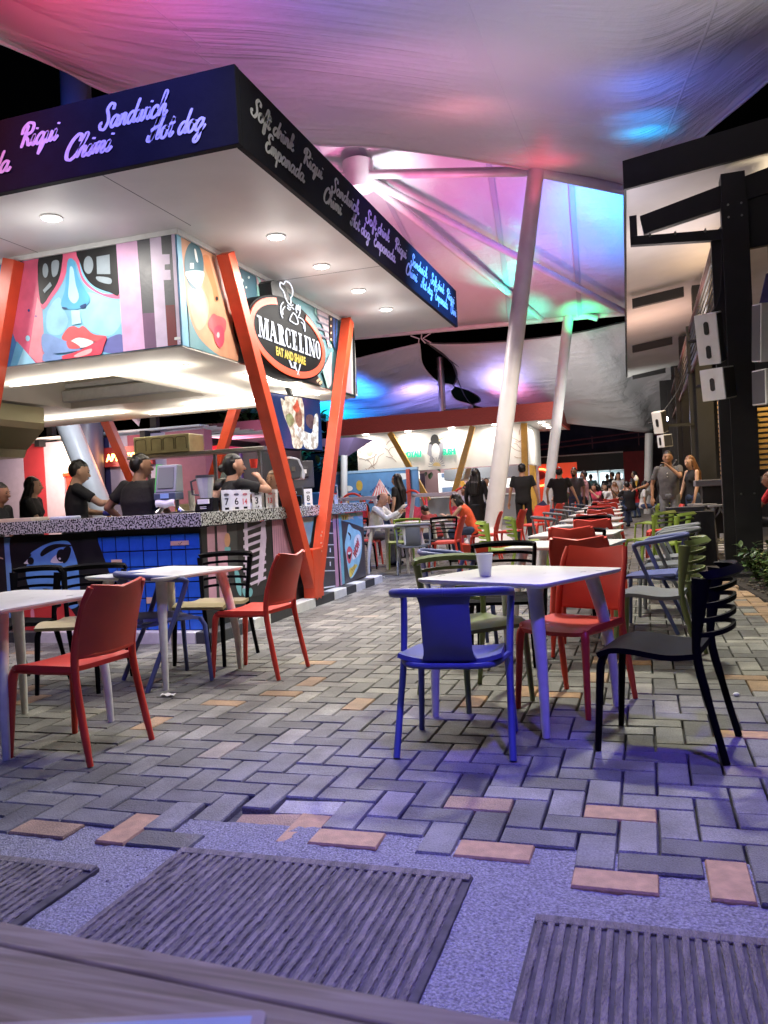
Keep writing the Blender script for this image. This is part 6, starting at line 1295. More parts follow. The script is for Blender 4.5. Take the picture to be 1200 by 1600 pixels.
light('kiosk_corner_lamp', 'AREA', (-3.45, 31, 3.5), 60, (1,.93,.85), .4)
# ------------------------------------------------------------------ building at the far end
fb = thing('food_hall', 'long dark food hall with lit menu boards and a plain red end wall', 'building', (-2.5, 42, 0))
def fbp(name, mb, m): o = link(name, mb.mesh(name), m); o.parent = fb; o.location = (2.5,-42,0); return o
mb = MB(); mb.box((-9,42,2.0),(-.98,42.4,2.86)); fbp('fascia', mb, M['black'])
mb = MB(); mb.box((-9,41.93,2.82),(-.98,41.99,2.88)); fbp('roof_edge', mb, M['white'])
mb = MB(); mb.box((-.97,41.8,0),(0,42.2,2.84)); fbp('red_wall', mb, M['red_wall'])
mb = MB(); mb.box((-12,46,0),(8,46.4,8.5)); fbp('wall', mb, mat('night_wall', (.035,.02,.022), .8, noise=.7, nscale=1.2))
mb = MB(); mb.box((-9,44,0),(-.98,44.2,2.1)); fbp('kitchen_wall', mb, mat('kitchen_wall', (.5,.6,.62), .5))
mb = MB(); mb.box((-9,42.4,2.0),(-.98,44.2,2.1)); fbp('ceiling', mb, M['white'])
for i, (x0, x1, z0, z1) in enumerate(((-3.9,-3.0,1.3,1.93),(-2.9,-2.3,1.3,1.9),(-2.2,-1.7,1.25,1.9),(-1.6,-1.1,1.3,1.8))):
    mb = MB(); mb.box((x0,43.6,z0),(x1,43.66,z1)); fbp('menu_board', mb, M['menu_white'])
    mb = MB()
    for q in range(6): mb.box((x0+.06,43.59,z1-.1-.09*q),(x1-.08-.1*(q%3),43.597,z1-.08-.09*q))
    fbp('menu_lines', mb, mat('menu_ink', (.3,.4,.45), .6) if 'mi' not in M else M['mi'])
mb = MB()
for x in (-3.0,-2.25,-1.65): mb.box((x-.03,42.2,0),(x+.03,42.26,2.0))
fbp('mullion', mb, M['white'])
mb = MB(); mb.box((-9,42.1,0),(-.98,42.5,1.05)); fbp('counter', mb, M['dark_grey'])
mb = MB()
for z, y in ((3.6,41.5),(3.35,41.5)): mb.tube([(-6,y,z-.2),(1.5,y,z+.25)], .04, 6)
for x in (-4.5,-2.4,-.2,1): mb.tube([(x,41.5,3.1),(x,41.5,3.7)], .03, 5)
single('railing', mb, mat('rail_red', (.16,.04,.04), .5), 'dim reddish pipe railing above the far food hall', 'railing')
light('hall_lamp', 'AREA', (-2.8, 43, 1.95), 90, (.82,.95,1), 3.5, shape='RECTANGLE', sy=.5)
t = thing('neon_sign_wall', 'red stall front with an orange neon ring glowing behind the yellow post', 'sign', (-4.5, 37.5, 0))
mb = MB(); mb.box((-1.0,0,.3),(1.6,.1,2.35)); part('board', mb, mat('sign_red', (.5,.03,.02), .5, emit=(1,.08,.02), estr=.35), t)
mb = MB(); mb.tube([(-.05+.55*cos(a), -.05, 1.75+.38*sin(a)) for a in [2*pi*k/24 for k in range(24)]], .05, 6, True); mb.tube([(.5,-.05,1.6),(1.4,-.05,1.5)], .06, 6); part('neon_tube', mb, M['neon_red'] if False else em('neon_amber', (1,.22,.06), 5), t)
mb = MB(); mb.prism([(-.05+.25*cos(a), -.02, 1.85+.2*sin(a)) for a in [2*pi*k/16 for k in range(16)]], (0,.015,0)); part('emblem', mb, M['red_wall'], t)
# trees of the night beyond, and low dark planting
def palm(label, x, y, h, lit=True, seed=1, sc_=1.):
    rnd = random.Random(seed); t = thing('palm_tree', label, 'palm tree', (x, y, 0), 0, 'palms in the dark garden')
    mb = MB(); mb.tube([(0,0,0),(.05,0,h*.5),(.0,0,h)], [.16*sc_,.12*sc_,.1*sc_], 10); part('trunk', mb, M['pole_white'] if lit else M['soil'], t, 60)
    fr_ = MB()
    for k in range(13):
        a = 2*pi*k/13+rnd.uniform(-.2,.2); L_ = rnd.uniform(.8,1.2)*sc_; up = rnd.uniform(.1,.7)
        pts = [Vector((cos(a)*L_*u, sin(a)*L_*u, h+L_*(up*u-.9*u*u))) for u in (0,.2,.4,.6,.8,1)]
        fr_.tube(pts, .01, 3); sd = Vector((-sin(a), cos(a), 0))
        for i in range(24):
            u = .12+.86*i/24; q = u*5; k2 = min(int(q),4); p = pts[k2].lerp(pts[k2+1], q-k2); d = (pts[k2+1]-pts[k2]).normalized()
            for s_ in (-1,1): tip = p+sd*s_*.3*sc_*(1-.5*u)+d*.16*sc_+Vector((0,0,-.08*sc_)); fr_.add([p-d*.02, p+d*.03, tip], [(0,1,2)])
    o = part('crown', fr_, M['leaf'], t); o['kind'] = 'stuff'; return t
palm('lit palm with a pale trunk, left of the slanting orange post inside the kiosk view', -11.4, 19.5, 3.35, True, 2, .9)
palm('dimmer palm just right of the pale-trunked one', -10.9, 20.5, 3.0, True, 4, .8)
palm('low dark palm behind the till', -11.5, 24, 2.5, False, 6, 1.0)
# ------------------------------------------------------------------ play area, left background
t = thing('circus_wall', 'blue wall painted with a circus tent, hot-air balloon and clouds', 'painted wall', (-8.3, 24.3, 0))
mb = MB(); mb.box((-1.35,0,0),(1.6,.1,2.02)); cw = part('wall', mb, mat('circus_blue', (.09,.22,.42), .6, noise=.15, nscale=3), t)
mb = MB(); mb.box((-1.35,-.03,2.02),(1.6,.13,2.1)); part('coping', mb, mat('coping_blue', (.3,.45,.6), .5), t)
for n_, pts, c in (('balloon', disc(-.34,1.62,.11,.17,-.01), 'ochre'),('balloon_basket', [(-.37,-.01,1.38),(-.31,-.01,1.38),(-.31,-.01,1.33),(-.37,-.01,1.33)], 'blacksoft'),
    ('cloud', disc(-.72,1.55,.15,.09,-.01), 'white'),('cloud', disc(-.9,1.6,.12,.14,-.012), 'greylight'),('cloud', disc(1.1,1.83,.22,.1,-.01), 'white'),
    ('tent_roof', [(-.02,-.01,1.12),(.35,-.01,1.8),(.78,-.01,1.12)], 'white'),('tent_band', [(-.06,-.014,1.1),(.82,-.014,1.1),(.82,-.014,1.04),(-.06,-.014,1.04)], 'maroon')):
    mb = MB(); mb.prism(pts, (0,.004,0)); part(n_, mb, pal(c), t)
mb = MB()
for k in range(6): x0 = -.02+.8*k/6; mb.prism([(x0,-.016,1.12),(x0+.06,-.016,1.12),(.352,-.016,1.78)], (0,.004,0))
part('tent_stripe', mb, pal('lip'), t)
mb = MB()
for k in range(5): mb.prism([(.0+.07*k,-.014,1.42+.05*k),(.06+.07*k,-.014,1.46+.05*k),(.05+.07*k,-.014,1.36+.05*k)], (0,.004,0)); mb.prism([(.5+.09*k,-.014,1.6-.06*k),(.57+.09*k,-.014,1.56-.06*k),(.5+.09*k,-.014,1.5-.06*k)], (0,.004,0))
part('bunting', mb, pal('navyblue'), t)
mb = MB(); mb.bar((-1.0,-.15,0),(-.82,-.15,1.95),.07,.07); mb.bar((-.62,-.15,0),(-.78,-.15,1.95),.07,.07); part('timber_frame', mb, M['yellow_beam'], t)
mb = MB(); mb.box((1.25,-.12,0),(1.36,-.03,2.05)); part('end_post', mb, M['brown_clad'], t)
# dark backdrop trees
def blob_tree(label, x, y, h, r_, seed, m='leaf_dark'):
    rnd = random.Random(seed); t = thing('tree', label, 'tree', (x, y, 0), 0, 'dark trees beyond the terrace')
    mb = MB(); mb.tube([(0,0,0),(.1,0,h*.5),(0,0,h*.8)], [.22,.16,.06], 8); part('trunk', mb, M['soil'], t, 60)
    mb = MB(); lm = leafmesh(.42,.22)
    cl = [(Vector((rnd.gauss(0,r_*.5), rnd.gauss(0,r_*.5), h*.8+rnd.gauss(0,r_*.4))), r_*rnd.uniform(.25,.5)) for _ in range(14)]
    for k in range(900):
        c, rr = rnd.choice(cl); d = Vector((rnd.gauss(0,1),rnd.gauss(0,1),rnd.gauss(0,1))).normalized(); p = c+d*rr*rnd.uniform(.5,1)
        M_ = Matrix.Translation(p) @ Matrix.Rotation(rnd.uniform(0,6.3),4,'Z') @ Matrix.Rotation(rnd.uniform(-.5,1.2),4,'X'); mb.add([M_ @ Vector(v) for v in lm[0]], lm[1])
    o = part('crown', mb, M[m], t); o['kind'] = 'stuff'
blob_tree('dark tree behind the kiosk interior, right of the palms', -14.5, 30, 4.2, 2.2, 11); blob_tree('dark tree left of the circus wall', -10.9, 32, 3.6, 1.8, 12); blob_tree('dark tree behind the food hall roof', -3.5, 50, 8.0, 3.0, 13)
# dark hoarding behind the play area
mb = MB(); mb.box((-24,38,0),(-9,38.3,3.6)); single('hoarding', mb, mat('hoard_black', (.012,.012,.014), .7), 'black hoarding closing the garden behind the play area', 'hoarding')
# mushroom canopies of the play area
def mushroom(label, x, y, h, r_):
    t = thing('play_canopy', label, 'play canopy', (x, y, 0), 0, 'scalloped canopies in the play area')
    mb = MB(); n = 48; vs = []
    for z, f in ((h+.25,.0),(h+.22,.45),(h+.1,.85),(h,1.0)):
        for k in range(n): a = 2*pi*k/n; vs.append((f*r_*cos(a), f*r_*sin(a), z-(.09*abs(sin(a*5)) if f == 1 else 0)))
    mb.add(vs, [(j*n+k, j*n+(k+1)%n, (j+1)*n+(k+1)%n, (j+1)*n+k) for j in range(3) for k in range(n)])
    part('cap', mb, mat('play_magenta', (.42,.04,.16), .45) if 'pmg' not in M else M['pmg'], t, 40)
    for a in (.5,2.1,3.7,5.2): mb = MB(); mb.tube([(r_*.8*cos(a),r_*.8*sin(a),0),(r_*.8*cos(a),r_*.8*sin(a),h)], .05, 8); part('leg', mb, mat('play_violet', (.06,.04,.2), .4) if 'pv' not in M else M['pv'], t, 60)
mushroom('scalloped magenta canopy between the slanting orange post and the near V post', -10.3, 19.6, 2.72, .55); mushroom('low purple canopy behind the stainless over-shelf', -11.9, 20.2, 1.95, 1.2); mushroom('scalloped red canopy low behind the staff', -8.6, 15.0, 1.45, .55)
mb = MB(); mb.tube([(-12.6,18.5,2.55),(-10.2,18.5,2.62)], .14, 12); single('play_tunnel', mb, M['cloth_red'], 'red padded tube behind the pressed steel cabinet', 'tube', 60)
# metal barrier
t = thing('crowd_barrier', 'steel crowd barrier behind the woman with the bun', 'barrier', (-6.8, 13.8, 0), 0)
mb = MB(); mb.tube(spline([(-.7,0,.2),(-.7,0,1.35),(-.62,0,1.45),(.62,0,1.45),(.7,0,1.35),(.7,0,.2)],5), .022, 8); part('frame', mb, M['steel'], t, 60)
for k in range(11): mb = MB(); mb.tube([(-.6+.12*k,0,.25),(-.6+.12*k,0,1.44)], .012, 6); part('bar', mb, M['steel'], t, 60)
mb = MB(); mb.box((-.4,-.3,0),(.4,.3,1.35)); single('wheeled_bin', mb, mat('bin_blue', (.02,.16,.55), .45), 'bright blue bin standing right of the crowd barrier', 'bin', loc=(-5.9, 13.6, 0), bev=.03)
# striped wall, door and pergola at far left
sw = thing('striped_building', 'low building with red, grey and pink wall stripes and a red panelled door', 'building', (-12, 14.3, 0))
cols_ = [(-14.2,-12.75,'lilac'),(-12.75,-12.2,'swred'),(-12.2,-11.72,'swlilac'),(-10.95,-10.55,'navyp'),(-10.55,-10.1,'swlilac'),(-10.1,-9.6,'swred2'),(-9.6,-9.2,'lilac'),(-9.2,-8.3,'swpink')]
SWC = {'lilac':(.45,.38,.48),'swred':(.36,.03,.04),'swlilac':(.48,.40,.47),'navyp':(.03,.025,.09),'swred2':(.35,.06,.1),'swpink':(.45,.16,.2)}
for x0, x1, c in cols_:
    k = 'sw_'+c
    if k not in M: M[k] = mat(k, SWC[c], .6, noise=.06)
    mb = MB(); mb.box((x0+12, -.0, 0), (x1+12-.004, .3, 2.75)); part('wall_stripe', mb, M[k], sw)
mb = MB(); mb.box((-11.72+12,0,2.05),(-10.95+12,.3,2.75)); part('lit_panel', mb, mat('lit_cream', (.8,.74,.62), .5, emit=(1,.9,.7), estr=.8), sw)
mb = MB(); mb.box((-11.70+12,.03,0),(-10.97+12,.1,2.02)); dr = part('door', mb, mat('door_red', (.62,.05,.035), .4), sw)
mb = MB()
for a, b in ((.35,.65),(.72,1.0)):
    for c, d in ((.2,.95),(1.05,1.9)): mb.box((a,.018,c),(b-.04,.029,d))
part('door_panel', mb, dr.data.materials[0], dr, bev=.008)
mb = MB(); mb.ball((.36,.0,1.0), .035); mb.ball((.36,.0,1.35), .025); part('knob', mb, M['steel'], dr, 60)
mb = MB(); mb.box((-11.74+12,-.02,2.0),(-10.93+12,.0,2.07)); part('door_frame', mb, M['orange_steel'], sw)
mb = MB(); mb.box((-10.6+12,-.12,2.12),(-9.45+12,-.02,2.52)); ns = part('neon_board', mb, mat('neon_board_red', (.5,.04,.03), .4), sw)
o = link('lettering', text_mesh('ABIERTO', .2, .008, .9), em('neon_warm', (1,.5,.12), 9), ns); o.matrix_local = wall_frame((1.46,-.125,2.24),(1,0,0),(0,0,1))
light('neon_glow', 'AREA', (-10, 14.0, 2.35), 12, (1,.3,.12), .8, (-10, 10, 2.2))
light('door_lamp', 'AREA', (-11.3, 13.2, 2.6), 90, (1,.75,.6), .8, (-11.3, 14.3, 1.2))
pg = thing('pergola', 'dark pergola roof with white slats over the striped building', 'pergola', (-11.3, 15.2, 0))
psl = MB(); psl.box((-2.9,-.03,-.02),(2.9,.03,.02)); psm = psl.mesh('slat'); psm.materials.append(mat('pergola_white', (.75,.75,.72), .5))
for k in range(16):
    o = bpy.data.objects.new('slat', psm); COL.objects.link(o); o.parent = pg; o.location = (0, -1+.3*k, 2.83+.006*k); o.rotation_euler = (0,0,random.gauss(0,.03))
for x in (-2.2,-.9,.4,1.7):
    mb = MB(); mb.box((x-.06,-1.1,2.66),(x+.06,4,2.80)); part('rafter', mb, M['black'], pg); mb = MB(); mb.box((x-.07,-.7,2.8),(x+.07,-.56,3.3)); part('post', mb, M['black'], pg)
mb = MB(); mb.box((-2.9,4,0),(2.9,4.1,3.4)); part('wall', mb, M['black'], pg)
light('pergola_lamp', 'AREA', (-11.2, 16, 2.2), 60, (.9,.95,1), 1.5, (-11.2, 16.4, 3))
# cocoon chairs and trapezoid frames by the far tables
def cocoon(label, x, y, rz, kid=False):
    t = thing('cocoon_chair', label, 'round chair', (x, y, 0.18), rz, 'round padded chairs with red hoops'); t.scale = (.68,.68,.78)
    mb = MB(); mb.tube([(.5*cos(a), 0, .92+.55*sin(a)) for a in [2*pi*k/32 for k in range(32)]], .035, 8, True); part('hoop', mb, M['red_plastic'], t, 60)
    mb = MB(); mb.shell(lambda u, v: (.48*cos(pi+pi*u)*(1-.35*v), .45*sin(pi*v*.5), .90+.5*sin(pi+pi*u)*(1-.4*v)+.35*v*v), 16, 8, .05); part('cushion', mb, M['cloth_hotpink'], t, 60)
    mb = MB(); mb.tube([(0,0,.37),(0,.1,.05)], .05, 8); mb.tube([(.4*cos(a),.1+.4*sin(a),.03) for a in [2*pi*k/20 for k in range(20)]], .025, 6, True); part('stand', mb, M['red_plastic'], t, 60)
cocoon('round red-hooped chair with a pink cushion, girl sitting in it', -3.95, 18.2, radians(0)); cocoon('round red-hooped chair behind the far end of the granite counter', -6.6, 18.0, radians(10)); cocoon('round red-hooped chair behind the standing woman in black', -5.25, 18.4, radians(-15))
def trap(label, x, y, rz, s_=1):
    t = thing('frame_stand', label, 'frame', (x, y, 0), rz, 'white trapezoid frames'); mb = MB()
    for a, b in (((-.55,0,.02),(-.35,0,1.2)),((-.38,0,1.2),(.5,0,1.2)),((.48,0,1.2),(.8,0,.02)),((-.45,0,.6),(.62,0,.6))): mb.bar(a, b, .07, .05, (0,1,0))
    part('frame', mb, M['lil'], t, bev=.005)
M['lil'] = mat('frame_lilac', (.6,.55,.66), .4)
trap('white trapezoid frame just beyond the end of the granite counter', -5.35, 15.1, 0); trap('white trapezoid frame between the seated man and the woman in orange', -3.95, 15.2, 0); trap('white trapezoid frame low behind the round chair', -6.2, 17.0, 0)
# ------------------------------------------------------------------ chairs (front = +y, origin on the floor)
def rr_outline(): pass
def side_chair(m):
    t = thing('side_chair', 'x', 'chair')
    def seat(u, v):
        x = (u-.5)*(.41+.03*v); y = -.20+.42*v; e_ = abs(u-.5)*2
        k = max(0, v-.86)/.14; x *= 1-.10*k*k*(e_**2); y -= .02*k*e_**4
        return (x, y, .445-.012*(1-e_**2)*sin(pi*min(v,.9))-.02*max(0,v-.85)/.15 + .006*e_**6)
    mb = MB(); mb.shell(seat, 14, 14, .024); part('seat', mb, m, t, 50)
    def back(u, v):
        x = (u-.5)*2*(.19+.012*sin(pi*v)-.02*v**6); z = .50+.335*v + (-.012*(1-abs(u-.5)*2)**2 if v > .95 else 0)*1
        y = -.215-.10*v**1.3 - .03*(1-((u-.5)*2)**2)
        return (x, y, z+.012*((u-.5)*2)**2*v)
    mb = MB(); mb.shell(back, 14, 12, .014); part('backrest', mb, m, t, 50)
    for s in (-1,1):
        mb = MB(); mb.tube(spline([(s*.215,-.285,0),(s*.205,-.235,.25),(s*.197,-.205,.45),(s*.195,-.225,.6),(s*.193,-.275,.75),(s*.178,-.315,.835)],4), [(.016,.014)]*2+[(.018,.019)]*5+[(.019,.019)]*6+[(.014,.017)]*8, 8); part('leg', mb, m, t, 60)
        mb = MB(); mb.tube(spline([(s*.212,.235,0),(s*.202,.215,.25),(s*.196,.20,.40),(s*.185,.18,.44)],4), [.015,.016,.017,.018,.019,.02,.021,.022,.023,.022,.02,.019,.016], 8); part('leg', mb, m, t, 60)
    mb = MB(); mb.tube([(-.19,-.215,.505),(-.1,-.24,.50),(0,-.248,.498),(.1,-.24,.50),(.19,-.215,.505)], .011, 6)
    mb.tube([(-.2,-.2,.435),(-.206,0,.43),(-.2,.19,.43)], .013, 6); mb.tube([(.2,-.2,.435),(.206,0,.43),(.2,.19,.43)], .013, 6); part('frame', mb, m, t, 60)
    return t
def arm_chair(m):
    t = thing('arm_chair', 'x', 'chair')
    def seat(u, v):
        e_ = (u-.5)*2; w_ = .235-.025*v
        return (e_*w_*(1-.12*max(0,v-.8)/.2*abs(e_)**3), -.21+.43*v, .435+.03*abs(e_)**3*(1-v)-.014*sin(pi*v)*(1-e_*e_)-.02*max(0,v-.88)/.12)
    mb = MB(); mb.shell(seat, 14, 12, .02); part('seat', mb, m, t, 50)
    def panel(u, v):
        e_ = (u-.5)*2; fl = max(0,.22-v)/.22; ft = max(0,v-.8)/.2
        w_ = .108+.03*fl**2+.018*ft**2
        return (e_*w_, -.215-.055*v-.02*(1-e_*e_)*sin(pi*v)+.02*fl, .425+.325*v)
    mb = MB(); mb.shell(panel, 12, 14, .016); part('backrest', mb, m, t, 50)
    mb = MB(); mb.tube(spline([(0,-.285,.755),(.12,-.275,.755),(.215,-.235,.752),(.262,-.15,.74),(.27,-.02,.722),(.265,.07,.705),(.258,.075,.66),(.25,-.03,.40),(.255,-.13,.2),(.262,-.22,0)],4), [(.015,.02)]*20+[(.017,.018)]*7+[.0165]*10, 8); part('leg', mb, m, t, 60)
    mb = MB(); mb.tube(spline([(0,-.285,.755),(-.12,-.275,.755),(-.215,-.235,.752),(-.262,-.15,.74),(-.27,-.02,.722),(-.265,.07,.705),(-.258,.075,.66),(-.25,-.03,.40),(-.255,-.13,.2),(-.262,-.22,0)],4), [(.015,.02)]*20+[(.017,.018)]*7+[.0165]*10, 8); part('leg', mb, m, t, 60)
    for s in (-1,1):
        mb = MB(); mb.tube([(s*.195,.19,.435),(s*.215,.215,.38),(s*.235,.235,0)], [.017,.0175,.014], 8); part('leg', mb, m, t, 60)
    mb = MB(); mb.tube(spline([(-.25,-.05,.44),(-.2,-.19,.425),(-.12,-.225,.42),(0,-.23,.42),(.12,-.225,.42),(.2,-.19,.425),(.25,-.05,.44)],4), .014, 6); part('frame', mb, m, t, 60)
    return t
def slat_chair(m, ms=None):
    ms = ms or m; t = thing('slat_chair', 'x', 'chair')
    def seat(u, v):
        e_ = (u-.5)*2; w_ = .215+.01*sin(pi*v)
        return (e_*w_, -.2+.42*v, .445+.018*sin(2*pi*v)*-.6-.012*(1-e_*e_)*sin(pi*v)-.016*max(0,v-.85)/.15)
    mb = MB(); mb.shell(seat, 12, 14, .024); part('seat', mb, ms, t, 50)
    for s in (-1,1):
        mb = MB(); mb.tube(spline([(s*.215,-.30,0),(s*.205,-.24,.25),(s*.2,-.2,.45),(s*.212,-.215,.62),(s*.225,-.235,.775)],4), [(.016,.015)]*5+[(.019,.018)]*4+[(.018+.003*k,.015) for k in range(8)], 8); part('leg', mb, m, t, 60)
        mb = MB(); mb.tube([(s*.19,.19,.44),(s*.2,.21,.38),(s*.212,.235,0)], [.018,.019,.014], 6); part('leg', mb, m, t, 60)
    def slat(z, d, hw, hh, nm):
        mb = MB(); mb.shell(lambda u, v: (hw*sin((u-.5)*pi*.98)*1.0, -.215-(z-.45)*.06-d*cos((u-.5)*pi)**.8 if abs(u-.5) < .499 else -.215-(z-.45)*.06, z+hh*(v-.5)+.014*cos((u-.5)*pi)), 18, 2, .014); part(nm, mb, m, t, 60)
    for k in range(4): slat(.535+.062*k, .105, .208+.004*k, .02, 'slat')
    mb = MB(); mb.shell(lambda u, v: ((.228)*sin((u-.5)*pi*.98), -.225-.115*max(0,cos((u-.5)*pi))**.8-(.03*(1-v)), .772+.03*v+.012*cos((u-.5)*pi)), 20, 3, .02); part('top_rail', mb, m, t, 60)
    return t
def table_():
    t = thing('cafe_table', 'x', 'table')
    H_ = .4; c_ = .05; n = 5
    ring = []
    for sx, sy, a0 in ((1,1,0),(-1,1,90),(-1,-1,180),(1,-1,270)):
        for k in range(n+1): a = radians(a0+90*k/n); ring.append((sx*(H_-c_)+c_*cos(a), sy*(H_-c_)+c_*sin(a)))
    mb = MB(); N = len(ring); vs = [(x,y,.74) for x,y in ring]+[(x,y,.728) for x,y in ring]+[(x*.955,y*.955,.715) for x,y in ring]
    mb.add(vs, [tuple(range(N)), tuple(range(2*N,3*N))[::-1]]+[(j*N+k,(j+1)*N+k,(j+1)*N+(k+1)%N,j*N+(k+1)%N) for j in range(2) for k in range(N)])
    part('table_top', mb, M['table_white'], t, bev=.002)
    for sx in (-1,1):
        for sy in (-1,1):
            mb = MB(); mb.tube(spline([(sx*.27,sy*.27,.715),(sx*.305,sy*.305,.52),(sx*.335,sy*.335,.28),(sx*.345,sy*.345,0)],4), [.04-.0018*k for k in range(13)], 12); part('leg', mb, M['table_leg'], t, 60)
    return t
PRO = {'red': side_chair(M['red_plastic']), 'blue': arm_chair(M['blue_plastic']), 'grey': arm_chair(M['grey_plastic']), 'black': slat_chair(M['black_plastic']),
       'green': slat_chair(M['green_plastic']), 'olive': slat_chair(M['olive_plastic'], M['olive_plastic']), 'greengrey': slat_chair(M['olive_plastic'], M['grey_plastic']), 'blacktan': slat_chair(M['black_plastic'], mat('seat_tan', (.4,.33,.19), .5))}
used_pro = set()
def chair(kind, x, y, deg, label, group='plastic chairs at the white tables'):
    if kind not in used_pro: o = PRO[kind]; used_pro.add(kind)
    else: o = copy_tree(PRO[kind])
    o.location = (x, y, 0.001); o.rotation_euler = (0, 0, radians(deg)); o['label'] = label; o['group'] = group; return o
TP = table_(); _tu = []
def table(x, y, deg, label, group='square white café tables'):
    o = TP if not _tu else copy_tree(TP); _tu.append(1)
    o.location = (x, y, 0.001); o.rotation_euler = (0,0,radians(deg)); o['label'] = label; o['group'] = group; return o
# deg = direction the sitter faces, 0 = away from the camera (+Y), 90 = towards -X
T1 = (-.66, 4.33)
table(*T1, -26, 'nearest white table of the right-hand row, holding a white paper cup')
chair('blue', -.88, 3.71, 4, 'blue armchair seen from behind, nearest to the camera')
chair('black', .02, 3.87, 78, 'glossy black slat-back chair at the right of the nearest table')
chair('red', -.42, 4.50, 155, 'red chair tucked under the table with the paper cup')
chair('olive', -.97, 4.56, -135, 'olive green slat-back chair between the blue chair and the cup table')
table(-3.28, 5.0, -16, 'white table on the left in front of the blue tiles')
chair('red', -2.66, 5.14, 86, 'red chair on the right side of the table by the blue tiles')
chair('blue', -3.20, 4.82, -38, 'blue armchair on the left side of the table by the blue tiles')
chair('blacktan', -3.22, 5.52, 180, 'black slat-back chair with a tan seat between the tiles and the left table')
table(-3.32, 3.55, -8, 'white table cut off by the left edge of the photo')
chair('red', -2.78, 3.38, 84, 'red chair nearest the camera on the left')
chair('blacktan', -3.72, 4.62, 192, 'black slat-back chair with a tan seat in front of the painted eye')
chair('black', -4.25, 4.55, 172, 'black slat-back chair cut off at the left edge of the photo')
# right-hand row of tables
ROW = [(-.62,6.62,-10),(-.66,8.15,-6),(-.68,9.75,-5),(-.72,11.6,-4),(-.78,13.6,-3),(-.85,15.7,-2),(-.9,18.0,-2),(-1.0,20.5,-2),(-1.05,23.5,-2)]
nth = ['second','third','fourth','fifth','sixth','seventh','eighth','ninth','tenth']
for i, (x, y, d) in enumerate(ROW):
    table(x, y, d, f'{nth[i]} white table of the right-hand row, counting from the paper cup')
    chair('red', x+.18-(.12 if i%2 else 0), y-.60, -6+random.uniform(-8,8), f'red chair on the near side of the {nth[i]} table in the right-hand row')
    if i < 8: chair('black' if i%2 == 0 else 'grey', x+.0, y+.56, 180+random.uniform(-12,12), f'{"black slat-back" if i%2==0 else "grey arm"} chair on the far side of the {nth[i]} table in the right-hand row')
chair('black', -.98, 5.62, 185, 'black slat-back chair between the cup table and the next one')
chair('blue', -1.38, 6.0, -70, 'blue armchair left of the second table, behind the olive chair')
chair('greengrey', .02, 5.75, 82, 'olive slat-back chair with a grey seat, right of the second table')
chair('blue', .02, 6.95, 80, 'blue armchair right of the third table, behind the olive chair')
chair('grey', .16, 7.75, 84, 'nearer grey armchair beside the black-draped table'); chair('grey', .2, 8.5, 84, 'farther grey armchair beside the black-draped table')
chair('green', .2, 10.6, 70, 'lime slat-back chair right of the fourth table, nearest of the lime pair'); chair('green', -.0, 11.4, 60, 'lime slat-back chair right of the fifth table, with red behind it')
chair('red', .22, 13.4, 95, 'red chair in front of the man with the microphone')
chair('green', .05, 16.2, 70, 'lime slat-back chair at the far right, before the group at the end'); chair('grey', .25, 17.2, 80, 'grey armchair at the foot of the far grey pole')
chair('green', -1.75, 10.4, -80, 'lime slat-back chair left of the row, just before the red plinth'); chair('green', -1.62, 11.8, -80, 'lime slat-back chair left of the row, behind the first lime one')
for k, (x, y) in enumerate([(-1.45,12.9),(-1.5,14.9),(-1.5,16.9),(-1.55,19.2),(-1.6,22)]): chair('grey', x, y, -80, f'{["first","second","third","fourth","fifth"][k]} grey armchair on the left flank of the long row, past the lime chairs')
chair('red', -2.2, 19.5, 70, 'red chair beside the slimmer white pole'); chair('red', -2.75, 21.8, -60, 'red chair behind the legs of the man with the menu'); chair('red', -2.3, 17.6, 150, 'red chair right behind the thick pole')
# middle group
table(-3.82, 12.35, -8, 'white table between the end of the granite counter and the thick pole')
table(-3.75, 13.75, -2, 'white table where the man in white and the woman in orange sit')
chair('green', -3.85, 12.9, 182, 'lime slat-back chair behind the middle table'); chair('grey', -3.42, 11.95, 15, 'grey armchair in front of the middle table, back to the camera')
chair('red', -3.02, 12.35, 92, 'red chair at the right side of the middle table'); chair('red', -2.72, 14.0, 95, 'red chair under the woman in the orange top'); chair('red', -2.45, 15.0, 80, 'red chair standing free in front of the red plinth')
chair('black', -3.25, 13.0, 178, 'black slat-back chair between the two middle tables'); chair('black', -4.55, 12.6, -85, 'black slat-back chair at the left of the middle table'); chair('red', -4.75, 13.55, -85, 'red chair under the man in the white shirt'); chair('black', -5.5, 15.6, -10, 'black slat-back chair far behind, in front of the circus wall')
# paper cup
t = thing('paper_cup', 'plain white paper cup on the nearest right-hand table', 'cup', (-.82, 4.2, .7415))
mb = MB(); n = 28; prof = [(.024,0),(.03,.0),(.030,.003),(.043,.112),(.046,.116),(.0465,.12),(.044,.121),(.0415,.115),(.0285,.006),(0,.006)]
vs = [(r*cos(2*pi*k/n), r*sin(2*pi*k/n), z) for r, z in prof for k in range(n)]; mb.add(vs, [(j*n+k, j*n+(k+1)%n, (j+1)*n+(k+1)%n, (j+1)*n+k) for j in range(len(prof)-1) for k in range(n)]); part('cup_wall', mb, mat('paper_white', (.78,.78,.8), .55), t, 40)
single('tissue', MB().shell(lambda u, v: (.09*(u-.5), .05*(v-.5), .004+.01*sin(5*u+3*v)**2), 8, 6, .001), M['white'], 'scrap of white tissue on the paving by the blue armchair on the left', 'tissue', 60, loc=(-2.93, 4.42, .004))
